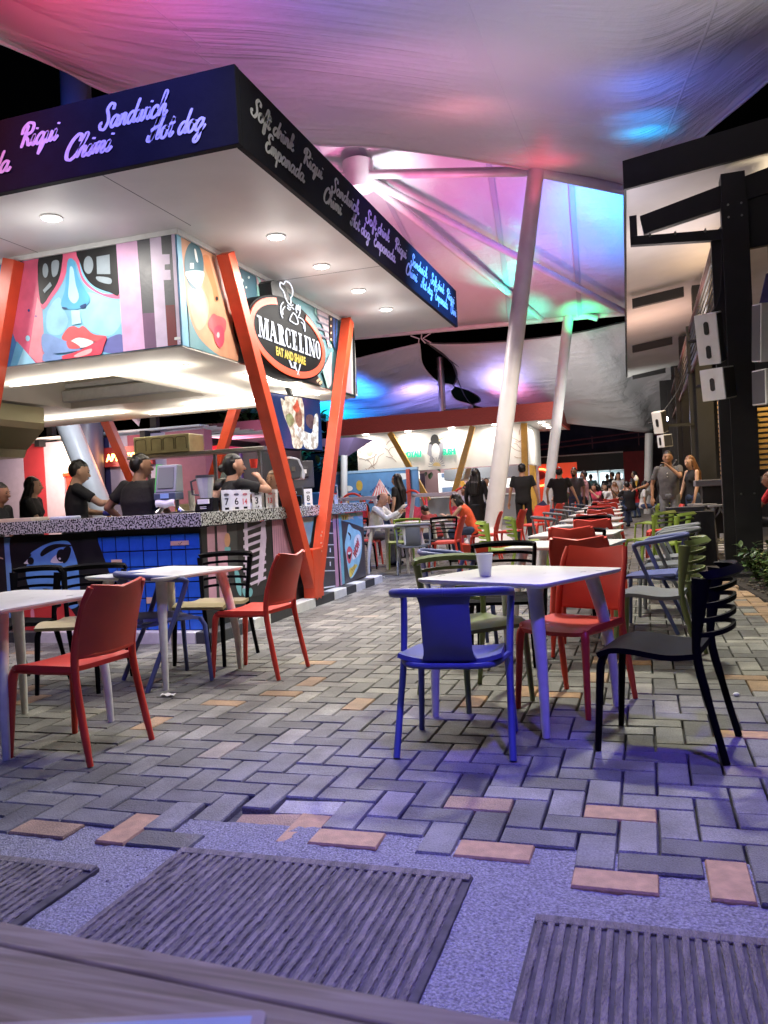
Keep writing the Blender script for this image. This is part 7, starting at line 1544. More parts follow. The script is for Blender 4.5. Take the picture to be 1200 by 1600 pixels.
for k, (x, y) in enumerate(((-3.75, 11.4), (.42, 4.75))): single('litter', MB().ball((0,0,.012), (.018,.014,.012), 8, 5), M['white'], ['white crumb of litter on the paving near the middle table','small white pebble on the paving right of the black chair'][k], 'litter', loc=(x,y,0))
# things on the middle table
mb = MB(); mb.box((-.15,-.11,.0),(.15,.11,.012)); single('menu_card', mb, M['dark_grey'], 'dark menu lying on the table of the man in white', 'menu', loc=(-3.6,13.8,.742))
# ------------------------------------------------------------------ foreground table and menu
ft = thing('wooden_table', 'weathered wooden table top with a raised edge board, in front of the camera', 'table', (0,0,0), 0)
fw = bpy.data.materials.new('weathered_wood'); fw.use_nodes = True; t_ = fw.node_tree; b_ = t_.nodes['Principled BSDF']; b_.inputs['Roughness'].default_value = .5
tc = t_.nodes.new('ShaderNodeTexCoord'); mp = t_.nodes.new('ShaderNodeMapping'); mp.inputs['Scale'].default_value = (2.2, 34, 10); t_.links.new(tc.outputs['Object'], mp.inputs[0])
n1 = t_.nodes.new('ShaderNodeTexNoise'); n1.inputs['Scale'].default_value = 1.6; n1.inputs['Detail'].default_value = 8; n1.inputs['Distortion'].default_value = 1.2; t_.links.new(mp.outputs[0], n1.inputs['Vector'])
cr = t_.nodes.new('ShaderNodeValToRGB'); cr.color_ramp.elements[0].position = .3; cr.color_ramp.elements[0].color = (.17,.135,.11,1); cr.color_ramp.elements[1].position = .72; cr.color_ramp.elements[1].color = (.42,.36,.31,1)
t_.links.new(n1.outputs['Fac'], cr.inputs[0]); t_.links.new(cr.outputs[0], b_.inputs['Base Color'])
bp = t_.nodes.new('ShaderNodeBump'); bp.inputs['Strength'].default_value = .25; bp.inputs['Distance'].default_value = .004; t_.links.new(n1.outputs['Fac'], bp.inputs['Height']); t_.links.new(bp.outputs[0], b_.inputs['Normal'])
A0, B0 = Vector((-.727,.735,0)), Vector((-.085,.690,0)); dv = (B0-A0).normalized(); nv = Vector((-dv.y, dv.x, 0))
def strip(a, b, z0, z1):   # board running along the edge, a..b metres in from the rim
    p = A0-dv*.6; q = B0+dv*.8
    return [p-nv*a, q-nv*a, q-nv*b, p-nv*b], z0, z1
for k, (a, b, z1) in enumerate(((0,.038,.7185),(.0385,.15,.717),(.1505,.27,.717),(.2705,.40,.717))):
    pts, z0, z1 = strip(a, b, .69, z1); mb = MB(); mb.prism([(p.x,p.y,z0) for p in pts][::-1], (0,0,z1-z0)); part('plank', mb, fw, ft, bev=.003)
for s in (-.9,.2):
    mb = MB(); mb.box((s-.03,.45,0),(s+.03,.51,.69)); part('leg', mb, fw, ft)
mt = thing('menu_folder', 'corner of a clear-edged menu sleeve with a pale blue sheet on the wooden table', 'menu', (-.349,.655,.7175), radians(17.5))
def rrect(x0, y0, x1, y1, r): 
    o_ = []
    for cx, cy, a0 in ((x1-r,y1-r,0),(x0+r,y1-r,90),(x0+r,y0+r,180),(x1-r,y0+r,270)):
        for k in range(6): a = radians(a0+90*k/5); o_.append((cx+r*cos(a), cy+r*sin(a), 0))
    return o_
mb = MB(); mb.prism(rrect(-.5,-.3,.0,.0,.008), (0,0,.003)); part('sleeve', mb, mat('sleeve_grey', (.42,.38,.42), .3), mt, bev=.001)
mb = MB(); mb.prism(rrect(-.48,-.28,-.012,-.009,.002), (0,0,.0005)); o = part('sheet', mb, mat('sheet_blue', (.4,.55,.85), .35), mt); o.location = (0,0,.0032)
# ------------------------------------------------------------------ people
def cone(mb, p0, r0, p1, r1, n=10, ends=True):
    p0, p1 = Vector(p0), Vector(p1); d = p1-p0
    if ends:
        u = d.normalized() if d.length > 1e-6 else Vector((0,0,1)); pts = [p0-u*r0*.95, p0-u*r0*.7, p0, p1, p1+u*r1*.7, p1+u*r1*.95]; rs = [r0*.25, r0*.72, r0, r1, r1*.72, r1*.25]
    else: pts = [p0, p1]; rs = [r0, r1]
    mb.tube(pts, rs, n)
def remesh(mb, name, vox, smooth=3, mat_=None, parent=None):
    me = mb.mesh(name); o = bpy.data.objects.new(name, me); COL.objects.link(o)
    r = o.modifiers.new('r', 'REMESH'); r.mode = 'VOXEL'; r.voxel_size = vox; r.use_smooth_shade = True
    s = o.modifiers.new('s', 'SMOOTH'); s.factor = .5; s.iterations = smooth
    dg = bpy.context.evaluated_depsgraph_get(); dg.update()
    me2 = bpy.data.meshes.new_from_object(o.evaluated_get(dg)); o.modifiers.clear(); o.data = me2; bpy.data.meshes.remove(me); me2.name = name
    if mat_: me2.materials.clear(); me2.materials.append(mat_)
    if parent: o.parent = parent
    return o
def ik(a, b, l1, l2, pole):
    a, b = Vector(a), Vector(b); d = b-a; L = min(d.length, (l1+l2)*.995); u = d.normalized(); b = a+u*L
    x = (l1*l1-l2*l2+L*L)/(2*L); h = math.sqrt(max(0, l1*l1-x*x)); p = Vector(pole); p = (p-u*p.dot(u)).normalized(); return a+u*x+p*h, b
def person(label, x, y, deg, H=1.75, skin='skin_a', shirt='cloth_black', legs='cloth_jeans', pose='stand', lean=0., lh=None, rh=None, head=(0,0), hair='short', hm='hair', sleeve=.5, female=False, seat=.46, vox=.013, cap=None, beard=False, fat=1., gloves=None, shoes='cloth_black', skirt=False, z=0, open_back=False, group='people on the terrace'):
    """facing +y when deg = 0; the figure's right hand is at +x. lh / rh: wrist targets (x, y, z)"""
    t = thing('person', label, 'person', (x, y, z), radians(deg), group); s = H/1.75
    sw = (.165 if female else .19)*s; hw = .095*s
    if pose == 'stand': pel = Vector((0,0,.95*s)); R_ = Matrix.Rotation(-lean, 3, 'X')
    else: pel = Vector((0,0,seat+.10)); R_ = Matrix.Rotation(-lean, 3, 'X')
    def T(a, b, c): return pel + R_ @ Vector((a*s, b*s, c*s))
    waist, chest, neck0 = T(0,0,.16), T(0,.0,.36), T(0,-.01,.50)
    hd = T(0,.015,.685); Rh = Matrix.Rotation(radians(head[0]), 3, 'Z') @ Matrix.Rotation(radians(head[1]), 3, 'X')
    Rh = Matrix.Rotation(-lean*.45, 3, 'X') @ Rh
    hd = T(0,0,.53) + Rh @ Vector((0,.024*s,.124*s))
    def Hh(a, b, c): return hd + Rh @ Vector((a*s, b*s, c*s))
    SR, SL = T(sw/s,0,.455), T(-sw/s,0,.455)
    W = []
    for S_, tgt, sg in ((SR, rh, 1), (SL, lh, -1)):
        if tgt is None: tgt = (S_.x+sg*.07*s, S_.y+.05*s, S_.z-.53*s)
        else: tgt = (tgt[0]*s, tgt[1]*s, tgt[2]*s if pose=='stand' else tgt[2])
        e_, w_ = ik(S_, tgt, .29*s, .255*s, (sg*.7,-.6,-.5)); W.append((S_, e_, w_, sg))
    body = MB()
    f = fat
    cone(body, hd+Rh@Vector((0,-.012*s,-.09*s)), .058*s*f**.4, T(0,-.01,.47), .068*s*f**.4)
    body.ball(hd, (.079*s,.099*s,.115*s), 16, 12, Rh.to_4x4()); body.ball(Hh(0,.018,-.055), (.061*s,.072*s,.064*s), 12, 8, Rh.to_4x4())
    body.ball(Hh(0,.052,-.095), (.026*s,.024*s,.02*s), 8, 6)
    cone(body, Hh(0,.092,.0), .010*s, Hh(0,.112,-.028), .0155*s, 8); body.ball(Hh(0,.083,-.064), (.026*s,.014*s,.012*s), 8, 6)
    for q in (-1,1): body.ball(Hh(q*.082,-.005,-.01), (.012*s,.022*s,.032*s), 8, 6)
    def loft(mb, k, top=True):
        rows = [(-.10,.150,.098),(-.02,.158,.104),(.08,.148 if not female else .125,.098),(.18,.150 if not female else .118,.098),(.28,.168 if not female else .138,.106),(.36,.178 if not female else .145,.104),(.42,.172 if not female else .138,.090),(.465,.125 if not female else .10,.072)]
        if top: rows.append((.50,.068,.062))
        vs = []; n = 20
        for z_, w_, d_ in rows:
            bel = f**.9 if z_ < .3 else f**.4
            for q in range(n):
                a = 2*pi*q/n; ca, sa = cos(a), sin(a); e_ = .8
                X_ = math.copysign(abs(ca)**e_, ca)*w_*bel*k; Y_ = math.copysign(abs(sa)**e_, sa)*d_*bel*k + (.02*(f-1)*4 if .0 < z_ < .25 and sa > 0 else 0) + (.012 if female and .25 < z_ < .4 and sa > 0 else 0)
                vs.append(T(X_, Y_-.006, z_))
        R0 = len(rows); mb.add(vs, [(r*n+q, r*n+(q+1)%n, (r+1)*n+(q+1)%n, (r+1)*n+q) for r in range(R0-1) for q in range(n)]+[tuple(range(n))[::-1], tuple(range((R0-1)*n, R0*n))])
    loft(body, .86)
    for S_, e_, w_, sg in W:
        cone(body, S_, .05*s*(.85 if female else 1), e_, .038*s*f**.5); cone(body, e_, .037*s*f**.5, w_, .024*s)
        d = (w_-e_).normalized(); side = d.cross(Vector((0,0,1))); side = side.normalized() if side.length > .2 else Vector((1,0,0)); nrm = side.cross(d)
        palm_ = w_+d*.05*s
        for q in range(4):
            b0 = palm_+side*(q-1.5)*.019*s+d*.028*s; L = (.07,.08,.076,.06)[q]*s; bend = nrm*-.3*L
            cone(body, palm_-d*.03*s+side*(q-1.5)*.014*s, .013*s, b0, .011*s, 8); cone(body, b0, .0095*s, b0+d*L*.55+bend*.5, .009*s, 7); cone(body, b0+d*L*.55+bend*.5, .009*s, b0+d*L*.9+bend*1.6, .008*s, 7)
        th = palm_-d*.015*s+side*sg*-.03*s; cone(body, w_+d*.01*s, .014*s, th, .013*s, 8); cone(body, th, .0115*s, th+d*.045*s+side*sg*-.022*s, .009*s, 7)
    # legs
    hips = [pel+Vector((q*hw,0,-.02*s)) for q in (-1,1)]; LG = []
    for q, h_ in zip((-1,1), hips):
        if pose == 'stand': k_, a_ = Vector((q*.105*s,.02*s,.50*s)), Vector((q*.12*s,-.02*s-.05*s*(q>0),.085*s))
        else: k_, a_ = Vector((q*.13*s, .42*s, seat+.06)), Vector((q*.13*s, .38*s if q>0 else .30*s, .085*s))
        LG.append((h_, k_, a_)); cone(body, h_, .075*s, k_, .05*s); cone(body, k_, .045*s, a_, .032*s); cone(body, a_+Vector((0,-.02*s,-.045*s)), .03*s, a_+Vector((q*.02*s,.15*s,-.055*s)), .026*s)
    bo = remesh(body, 'body', vox*.8, 2, M[skin], t)
    # shirt
    sh = MB(); fm = .9 if female else 1.
    loft(sh, 1.04)
    if female: 
        for q in (-1,1): sh.ball(T(q*.062,.075,.31), .055*s, 10, 8)
    if not open_back:
        cone(sh, T(-.13*fm,-.005,.44), .062*s, T(.13*fm,-.005,.44), .062*s)
        for S_, e_, w_, sg in W:
            if sleeve <= .75: cone(sh, S_, .062*s, S_.lerp(e_, sleeve*1.35), .056*s*f**.5, 12, False); sh.ball(S_, .064*s, 10, 8)
            else: cone(sh, S_, .062*s, e_, .048*s*f**.5, 12); cone(sh, e_, .046*s*f**.5, e_.lerp(w_, .93), .035*s, 12, True)
    else:
        cone(sh, T(-.09,.0,.46), .03*s, T(-.08,.0,.36), .05*s); cone(sh, T(.09,.0,.46), .03*s, T(.08,0,.36), .05*s)
    remesh(sh, 'shirt', vox, 2, M[shirt], t)
    tr = MB(); tr.ball(pel+Vector((0,0,-.02*s)), (.155*s*f**.5,.115*s*f**.5,.11*s), 14, 8)
    if skirt:
        cone(tr, pel, .16*s, Vector((0,0,.08)), .24*s, 20, False)
    else:
        for h_, k_, a_ in LG: cone(tr, h_, .09*s*f**.3, k_, .066*s, 12); cone(tr, k_, .062*s, a_+Vector((0,0,-.02*s)), .052*s, 12, True)
    remesh(tr, 'skirt' if skirt else 'trousers', vox, 2, M[legs], t)
    so = MB()
    for q, (h_, k_, a_) in zip((-1,1), LG): cone(so, a_+Vector((0,-.03*s,-.05*s)), .036*s, a_+Vector((q*.025*s,.16*s,-.056*s)), .032*s); so.ball(a_+Vector((0,-.02*s,-.02*s)), .04*s, 8, 6)
    remesh(so, 'shoe', vox, 1, M[shoes], t)
    # hair
    ha = MB()
    if hair != 'bald':
        hk = 1.0 if hair == 'short' else 1.0; ha.ball(Hh(0,-.036,.014), (.0845*s*hk,.095*s*hk,.099*s*hk), 14, 10, Rh.to_4x4()); ha.ball(Hh(0,-.002,.064), (.068*s,.082*s,.052*s), 12, 8, Rh.to_4x4())
        rr_ = random.Random(len(label))
        for q in range(70):
            a = rr_.uniform(0, 2*pi); b = rr_.uniform(.1, 1.35 if sin(a) < .2 else .8); ha.ball(Hh(.076*cos(a)*sin(b), -.024+.088*sin(a)*sin(b)*.95, .03+.092*cos(b)), rr_.uniform(.011,.019)*s, 6, 4)
        if hair in ('short','receding'):
            if hair == 'receding': ha = MB(); ha.ball(Hh(0,-.04,-.0), (.082*s,.075*s,.07*s), 14, 10, Rh.to_4x4())
        else:
            ha.ball(Hh(0,-.03,-.03), (.086*s,.082*s,.10*s), 12, 8, Rh.to_4x4())
        if hair == 'long':
            for q in (-1,0,1): cone(ha, Hh(q*.05,-.05,-.02), .052*s, T(q*.07,-.10,.42), .05*s); cone(ha, T(q*.06,-.10,.45), .05*s, T(q*.055,-.125,.22), .036*s)
            for q in (-1,1): cone(ha, Hh(q*.075,.01,.02), .025*s, T(q*.10,-.02,.46), .03*s)
        if hair == 'bob':
            for q in (-1,1): cone(ha, Hh(q*.06,-.0,.0), .035*s, Hh(q*.07,.02,-.12), .03*s); cone(ha, Hh(q*.03,-.06,0), .045*s, Hh(q*.04,-.05,-.13), .04*s)
        if hair == 'bun': ha.ball(Hh(0,-.135,-.03), (.045*s,.04*s,.042*s), 10, 8)
        if hair == 'topbun': ha.ball(Hh(0,-.03,.13), (.04*s,.04*s,.035*s), 10, 8)
        if hair == 'tail': cone(ha, Hh(0,-.10,.03), .03*s, Hh(0,-.15,-.1), .035*s); cone(ha, Hh(0,-.15,-.1), .035*s, Hh(0,-.12,-.25), .015*s)
        remesh(ha, 'hair', vox*.9, 1, M[hm], t)
    if cap:
        cb = MB(); cb.ball(Hh(0,-.01,.055), (.087*s,.105*s,.078*s), 14, 8, Rh.to_4x4()); cone(cb, Hh(-.03,.10,.05), .035*s, Hh(.03,.10,.05), .035*s); cb.ball(Hh(0,.12,.045), (.065*s,.07*s,.012*s), 12, 6, Rh.to_4x4()); remesh(cb, 'cap', vox*.9, 1, M[cap], t)
    if vox < .017:
        for q in (-1,1):
            fc = MB(); fc.ball(Hh(q*.031,.0875,.008), (.012*s,.009*s,.006*s), 8, 6, Rh.to_4x4()); part('eye', fc, M['eye'], t, 60)
            fc = MB(); fc.ball(Hh(q*.031,.090,.03), (.018*s,.007*s,.004*s), 8, 5, Rh.to_4x4()); part('eyebrow', fc, M[hm], t, 60)
        if beard: fc = MB(); fc.ball(Hh(0,.098,-.050), (.030*s,.010*s,.008*s), 8, 5, Rh.to_4x4()); part('moustache', fc, M[hm], t, 60)
        fc = MB(); fc.ball(Hh(0,.097,-.066), (.02*s,.007*s,.006*s), 8, 5, Rh.to_4x4()); part('mouth', fc, M['lipm'], t, 60)
        if beard == 2:
            fb_ = MB(); fb_.ball(Hh(0,.03,-.085), (.058*s,.062*s,.045*s), 12, 8, Rh.to_4x4()); remesh(fb_, 'beard', vox*.9, 1, M[hm], t)
    if gloves:
        for S_, e_, w_, sg in W:
            gl = MB(); d = (w_-e_).normalized(); side = d.cross(Vector((0,0,1))); side = side.normalized() if side.length > .2 else Vector((1,0,0)); nrm = side.cross(d); palm_ = w_+d*.05*s
            cone(gl, w_-d*.05*s, .031*s, w_, .03*s)
            for q in range(4):
                b0 = palm_+side*(q-1.5)*.019*s+d*.028*s; L = (.07,.08,.076,.06)[q]*s; bend = nrm*-.3*L
                cone(gl, w_+side*(q-1.5)*.01*s, .02*s, b0, .0145*s, 8); cone(gl, b0, .0135*s, b0+d*L*.55+bend*.5, .013*s, 7); cone(gl, b0+d*L*.55+bend*.5, .013*s, b0+d*L*.9+bend*1.6, .0115*s, 7)
            th = palm_-d*.015*s+side*sg*-.03*s; cone(gl, w_, .02*s, th, .017*s, 8); cone(gl, th, .0155*s, th+d*.045*s+side*sg*-.022*s, .013*s, 7)
            remesh(gl, 'glove', .009, 1, M[gloves], t)
    t['_h'] = 1; del t['_h']
    t_w = [(t.matrix_world, w) for w in W]
    def world(v): return Matrix.Translation((x, y, z)) @ Matrix.Rotation(radians(deg), 4, 'Z') @ Vector(v)
    return t, [world(W[0][2]), world(W[1][2])], world
G1 = 'kiosk staff behind the counter'
# kiosk staff (deg: 0 = away from camera, -90 = facing +X, 90 = facing -X, 180 = facing the camera)
person('shoulder and arm of a worker in a black T-shirt, cut off by the left edge', -6.72, 6.98, -80, 1.60, 'skin_b', 'cloth_black', 'cloth_black', lean=.25, vox=.013, group=G1)
person('woman with very long black hair, arms folded, at the left of the kiosk', -7.56, 8.6, -70, 1.72, 'skin_c', 'cloth_black', 'cloth_black', lh=(.12,.24,1.15), rh=(-.12,.25,1.12), hair='long', female=True, group=G1, head=(6,0))
person('moustached man in a black T-shirt reaching right in a blue glove', -6.2, 7.75, -48, 1.83, 'skin_c', 'cloth_black', 'cloth_black', rh=(.16,.46,1.24), lh=(-.15,.34,1.12), hair='short', beard=1, head=(-6,-14), fat=1.12, gloves='glove', group=G1)
person('broad man in a black T-shirt seen from behind, head turned right', -5.18, 7.5, -6, 1.82, 'skin_b', 'cloth_black', 'cloth_black', head=(-46,-6), fat=1.3, rh=(.27,.16,1.02), lh=(-.30,.1,1.02), group=G1)
person('worker bending behind the napkin dispenser, forearm on the counter', -4.55, 7.5, -60, 1.60, 'skin_c', 'cloth_black', 'cloth_black', lean=.5, lh=(-.1,.5,1.22), rh=(.25,.5,1.18), head=(0,-30), group=G1)
_, hw_, _w = person('woman with her hair in a bun sipping from a red cup behind the number cards', -4.12, 7.62, -32, 1.75, 'skin_a', 'cloth_black', 'cloth_black', rh=(.09,.27,1.47), lh=(-.27,.2,1.05), hair='bun', head=(-24,-2), female=True, fat=1.15, group=G1)
p = hw_[0] + Vector((.0,.0,.075)) + (_w((0,.2,1.58))-hw_[0])*.45; single('red_cup', MB().tube([(0,0,-.02),(0,0,.075)], [.034,.046], 16), M['red_plastic'], 'red cup at the lips of the woman with the bun', 'cup', 50, loc=tuple(p))
person('worker almost hidden behind the near V post', -4.45, 9.3, 175, 1.62, 'skin_a', 'cloth_black', 'cloth_black', rh=(.15,.2,1.45), hair='tail', hm='hair_brown', female=True, group=G1)
# terrace
G2 = 'guests around the middle tables'
_, hh, _w = person('balding man in a white shirt and glasses reading at the table', -4.62, 13.6, -92, 1.74, 'skin_a', 'cloth_white', 'cloth_grey', 'sit', lean=.28, rh=(.10,.52,.93), lh=(-.1,.5,.9), hair='receding', sleeve=1, head=(-8,-16), group=G2, vox=.014)
mb = MB(); mb.box((-.11,-.004,-.08),(.11,.004,.08)); o = single('menu_card', mb, M['white'], 'open menu in the hands of the man in the white shirt', 'menu', loc=tuple(_w((0,.56,1.0)))); o.rotation_euler = (radians(-50),0,radians(-92))
mb = MB()
for q in (-1,1): mb.tube([(q*.032+.024*cos(a), 0, .02*sin(a)) for a in [2*pi*k/14 for k in range(14)]], .003, 4, True)
person('woman with long black hair standing in black, facing left by the seated man', -4.55, 15.0, 80, 1.66, 'skin_c', 'cloth_black', 'cloth_black', hair='long', female=True, rh=(.24,.05,.85), group=G2, vox=.014, sleeve=.4)
person('woman in an orange sleeveless top leaning over the table', -2.88, 13.95, 84, 1.62, 'skin_c', 'cloth_orange', 'cloth_jeans', 'sit', lean=.45, lh=(-.1,.55,.82), rh=(.12,.45,.80), hair='bob', female=True, head=(0,-28), group=G2, vox=.014, open_back=True)
person('crouching guest in a dark red shirt between the tables', -4.05, 15.9, 60, 1.55, 'skin_b', 'cloth_darkred', 'cloth_jeans', 'sit', lean=.5, seat=.3, head=(0,-30), group=G2, vox=.018)
person('little girl with a top bun sitting in the round red-hooped chair', -3.93, 18.1, 150, 1.15, 'skin_b', 'cloth_lilac', 'cloth_hotpink', 'sit', seat=.72, hair='topbun', female=True, group=G2, vox=.016)
person('woman all in black seen from behind, black hair to her waist', -3.42, 17.0, -8, 1.74, 'skin_b', 'cloth_black', 'cloth_black', hair='long', female=True, sleeve=1, skirt=True, fat=1.15, group=G2, vox=.016)
single('handbag', MB().ball((0,0,0), (.1,.06,.09), 10, 8), M['cloth_white'], 'small white bag at the hip of the woman in black', 'bag', 60, loc=(-3.1, 16.85, .98))
G3 = 'people standing among the tables'
_, hm_, _w = person('man in a black T-shirt and black cap seen from behind, menu in his right hand', -2.72, 19.0, 4, 1.84, 'skin_a', 'cloth_black', 'cloth_black', cap='cloth_black', fat=1.12, rh=(.34,.05,.86), lh=(-.32,.05,.88), group=G3, vox=.015, hair='short')
mb = MB(); mb.box((-.13,-.006,-.17),(.13,.006,.17)); o = single('menu_card', mb, mat('menu_navy', (.05,.05,.13), .4), 'dark blue menu held by the man in the black cap', 'menu', loc=(hm_[0].x+.1, hm_[0].y-.05, hm_[0].z-.2)); o.rotation_euler = (.1,-.6,.2)
person('man in a red cap and long black T-shirt seen from behind', -2.02, 20.5, -4, 1.74, 'skin_c', 'cloth_black', 'cloth_grey', cap='cloth_red', fat=1.15, rh=(.40,.12,.90), lh=(-.33,.1,.92), group=G3, vox=.016)
person('bearded man in a grey shirt and jeans facing the camera behind the red cap', -1.82, 22.5, 165, 1.76, 'skin_b', 'cloth_grey', 'cloth_jeans', beard=2, group=G3, vox=.0165)
_, hp, _w = person('man in a pale pink shirt seen side-on, holding something white', -1.66, 24.0, 85, 1.68, 'skin_b', 'cloth_pink', 'cloth_black', rh=(.1,.5,1.15), lh=(-.1,.48,1.1), group=G3, vox=.018)
single('lamp_globe', MB().ball((0,0,0), .14, 14, 10), mat('globe', (.8,.8,.8), .4), 'white balloon-like globe left of the man in pink', 'globe', 60, loc=(-2.05, 23.6, 1.2))
person('guest in a teal shirt ordering at the lit counter', -2.25, 36.5, 0, 1.78, 'skin_b', 'cloth_teal', 'cloth_black', group=G3, vox=.022)
person('guest in a dark shirt ordering at the lit counter', -1.55, 36.5, 10, 1.74, 'skin_b', 'cloth_black', 'cloth_black', group=G3, vox=.022)
person('guest in a white top with dark hair by the red wall', -1.05, 35.5, 20, 1.78, 'skin_a', 'cloth_white', 'cloth_black', hair='tail', female=True, group=G3, vox=.022)
person('guest in dark clothes beside the one in white, at the lit counter', -1.32, 36.0, 60, 1.8, 'skin_a', 'cloth_black', 'cloth_black', group=G3, vox=.022)
G4 = 'guests seated at the end of the row'
for i, (x, y, d, sh, hr, hm0, l) in enumerate([(-1.62,24.6,120,'cloth_white','long','hair','woman with dark hair and a pale top, first on the left of the seated group'),(-1.42,26.0,150,'cloth_hotpink','long','hair','woman in a pink top with her hand to her face'),
    (-1.05,25.2,-20,'cloth_white','short','hair','man in a white shirt with his back turned, in the seated group'),(-.82,24.2,10,'cloth_white','long','hair_brown','brown-haired woman in white with a dark bag strap, back turned'),
    (-.42,23.6,30,'cloth_black','short','hair','man in a black shirt bending over the end table'),(-.25,27.0,110,'cloth_red','long','hair','woman in red eating beside the red wall'),(-1.25,28.0,170,'cloth_black','long','hair','dark-haired guest at the back of the seated group')]):
    o, _h, _w = person(l, x, y, d, 1.7, 'skin_a' if i%2 else 'skin_c', sh, 'cloth_jeans', 'sit', lean=.22, lh=(-.05,.35,1.02), rh=(.08,.35,.95), hair=hr, hm=hm0, female=hr=='long', group=G4, vox=.018, head=(0,-12))
    if i == 3:
        mb = MB(); pts = [o.matrix_world @ Vector((0,0,0))]; c_ = Vector((x,y,0)); mb.tube(spline([(x-.14,y-.11,1.12),(x+.0,y-.155,.95),(x+.14,y-.14,.78)],5), .013, 6); single('bag_strap', mb, M['cloth_black'], 'dark strap across the back of the brown-haired woman in white', 'strap', 60)
for i, (x, y, d, s_) in enumerate([(-1.9,30,20,'cloth_teal'),(-.6,31,160,'cloth_grey'),(-2.9,31,40,'cloth_olive'),(-3.3,33,-60,'cloth_olive'),(-6.9,21.8,180,'cloth_black'),(-7.9,22.5,160,'cloth_black'),(-8.5,22.0,-90,'cloth_white')]):
    person(['far guest in teal in the middle of the end tables','far guest in grey near the end tables','far guest in olive beside the slimmer pole','second far guest in olive, lower left of the slimmer pole','dark-haired guest in front of the circus wall, right side','dark-haired guest in front of the painted balloon','guest in white in front of the circus wall'][i], x, y, d, 1.65, 'skin_a', s_, 'cloth_jeans', 'sit', lean=.1, group='far guests', vox=.024, hair='long' if i%2 else 'short', female=bool(i%2))
_, hm_, _w = person('man in a dark grey polo shirt and faded jeans speaking into a microphone', .42, 15.9, 168, 1.80, 'skin_b', 'cloth_grey', 'cloth_jeans_grey', lh=(-.06,.26,1.44), rh=(.29,.06,.90), group=G3, vox=.012, fat=1.1, head=(6,0))
mb = MB(); mb.tube([(0,0,0),(.06,.02,.07)], [.012,.016], 8); mb.ball((.075,.025,.088), .028, 10, 8); o = single('microphone', mb, M['dark_grey'], 'black microphone held to the mouth of the man in the polo shirt', 'microphone', 60, loc=tuple(_w((-.11,.22,1.49))))
mb = MB()
for zz in (1.36,1.30): q = _w((0,.125,zz)); mb.ball((q.x,q.y,q.z), .010, 6, 5)
single('polo_buttons', mb, M['white'], 'white buttons on the front of the grey polo shirt', 'buttons', 60)
_, hi, _w = person('guest hidden behind the man with the microphone, holding out an ice-cream cone', .36, 18.2, 150, 1.6, 'skin_b', 'cloth_black', 'cloth_black', rh=(.52,.28,1.2), group=G3, vox=.016, female=True, hair='long')
mb = MB(); mb.tube([(0,0,0),(0,0,.13)], [.008,.035], 10); single('ice_cream_cone', mb, pal('ochre'), 'ice-cream cone held up left of the man with the microphone', 'ice cream', 50, loc=(hi[0].x, hi[0].y-.05, hi[0].z+.05))
mb = MB(); mb.ball((0,0,0), (.05,.05,.055), 10, 8); mb.ball((0,0,.05), .03, 8, 6); single('ice_cream_scoop', mb, M['white'], 'white scoop on the ice-cream cone', 'ice cream', 60, loc=(hi[0].x, hi[0].y-.05, hi[0].z+.21))
person('woman with long light brown hair in a black strap top and jeans', .84, 16.2, 120, 1.70, 'skin_c', 'cloth_black', 'cloth_jeans', hair='long', hm='hair_brown', female=True, open_back=True, rh=(.22,.16,.86), lh=(-.22,.12,.86), head=(12,-12), group=G3, vox=.012)
person('seated guest in a red shirt cut off by the right edge, behind the hedge', 1.85, 13.0, 70, 1.62, 'skin_b', 'cloth_red', 'cloth_black', 'sit', lean=.2, lh=(-.1,.4,.85), hm='hair_brown', group=G3, vox=.014)

for i, (x, y, d, sh, l) in enumerate([(-1.95,27.5,10,'cloth_black','dark-shirted guest standing with his back turned beyond the pink shirt'),(-.9,29.5,-160,'cloth_white','guest in white standing at the far end, facing the camera'),(-.35,30.5,60,'cloth_grey','guest in grey standing before the red wall'),(-2.8,29.0,20,'cloth_darkred','guest in dark red standing right of the slimmer white pole'),(-4.6,24.5,170,'cloth_white','guest in white standing by the yellow post of the far kiosk'),(-5.6,27.0,5,'cloth_grey','customer in grey waiting at the sushi counter')]):
    person(l, x, y, d, 1.62+.04*(i%3), 'skin_a' if i%2 else 'skin_b', sh, 'cloth_jeans', rh=(.15,.4,1.1) if i%2 else None, group='far guests', vox=.024, hair='long' if i in (1,3) else 'short', female=i in (1,3))
for i, (x, y, d, sh, l) in enumerate([(-2.4,25.5,60,'cloth_pink','seated guest in pale pink at the left flank of the far tables'),(-.1,25.2,-90,'cloth_white','seated guest in white at the right flank of the far tables'),(-1.7,32,10,'cloth_red','seated guest in red in front of the lit counter')]):
    person(l, x, y, d, 1.65, 'skin_a', sh, 'cloth_jeans', 'sit', lean=.15, lh=(-.05,.35,1.0), group='far guests', vox=.024, hair='long', female=True)
# ------------------------------------------------------------------ lamps of the place, plus unseen fill lights
# kiosk ceiling strips
for a, b in LED:
    L_ = math.hypot(b[0]-a[0], b[1]-a[1]); o = light('led_lamp', 'AREA', ((a[0]+b[0])/2, (a[1]+b[1])/2, 2.575), 10*L_, (1,.88,.72), max(.03, abs(b[0]-a[0])), shape='RECTANGLE', sy=max(.03, abs(b[1]-a[1])))
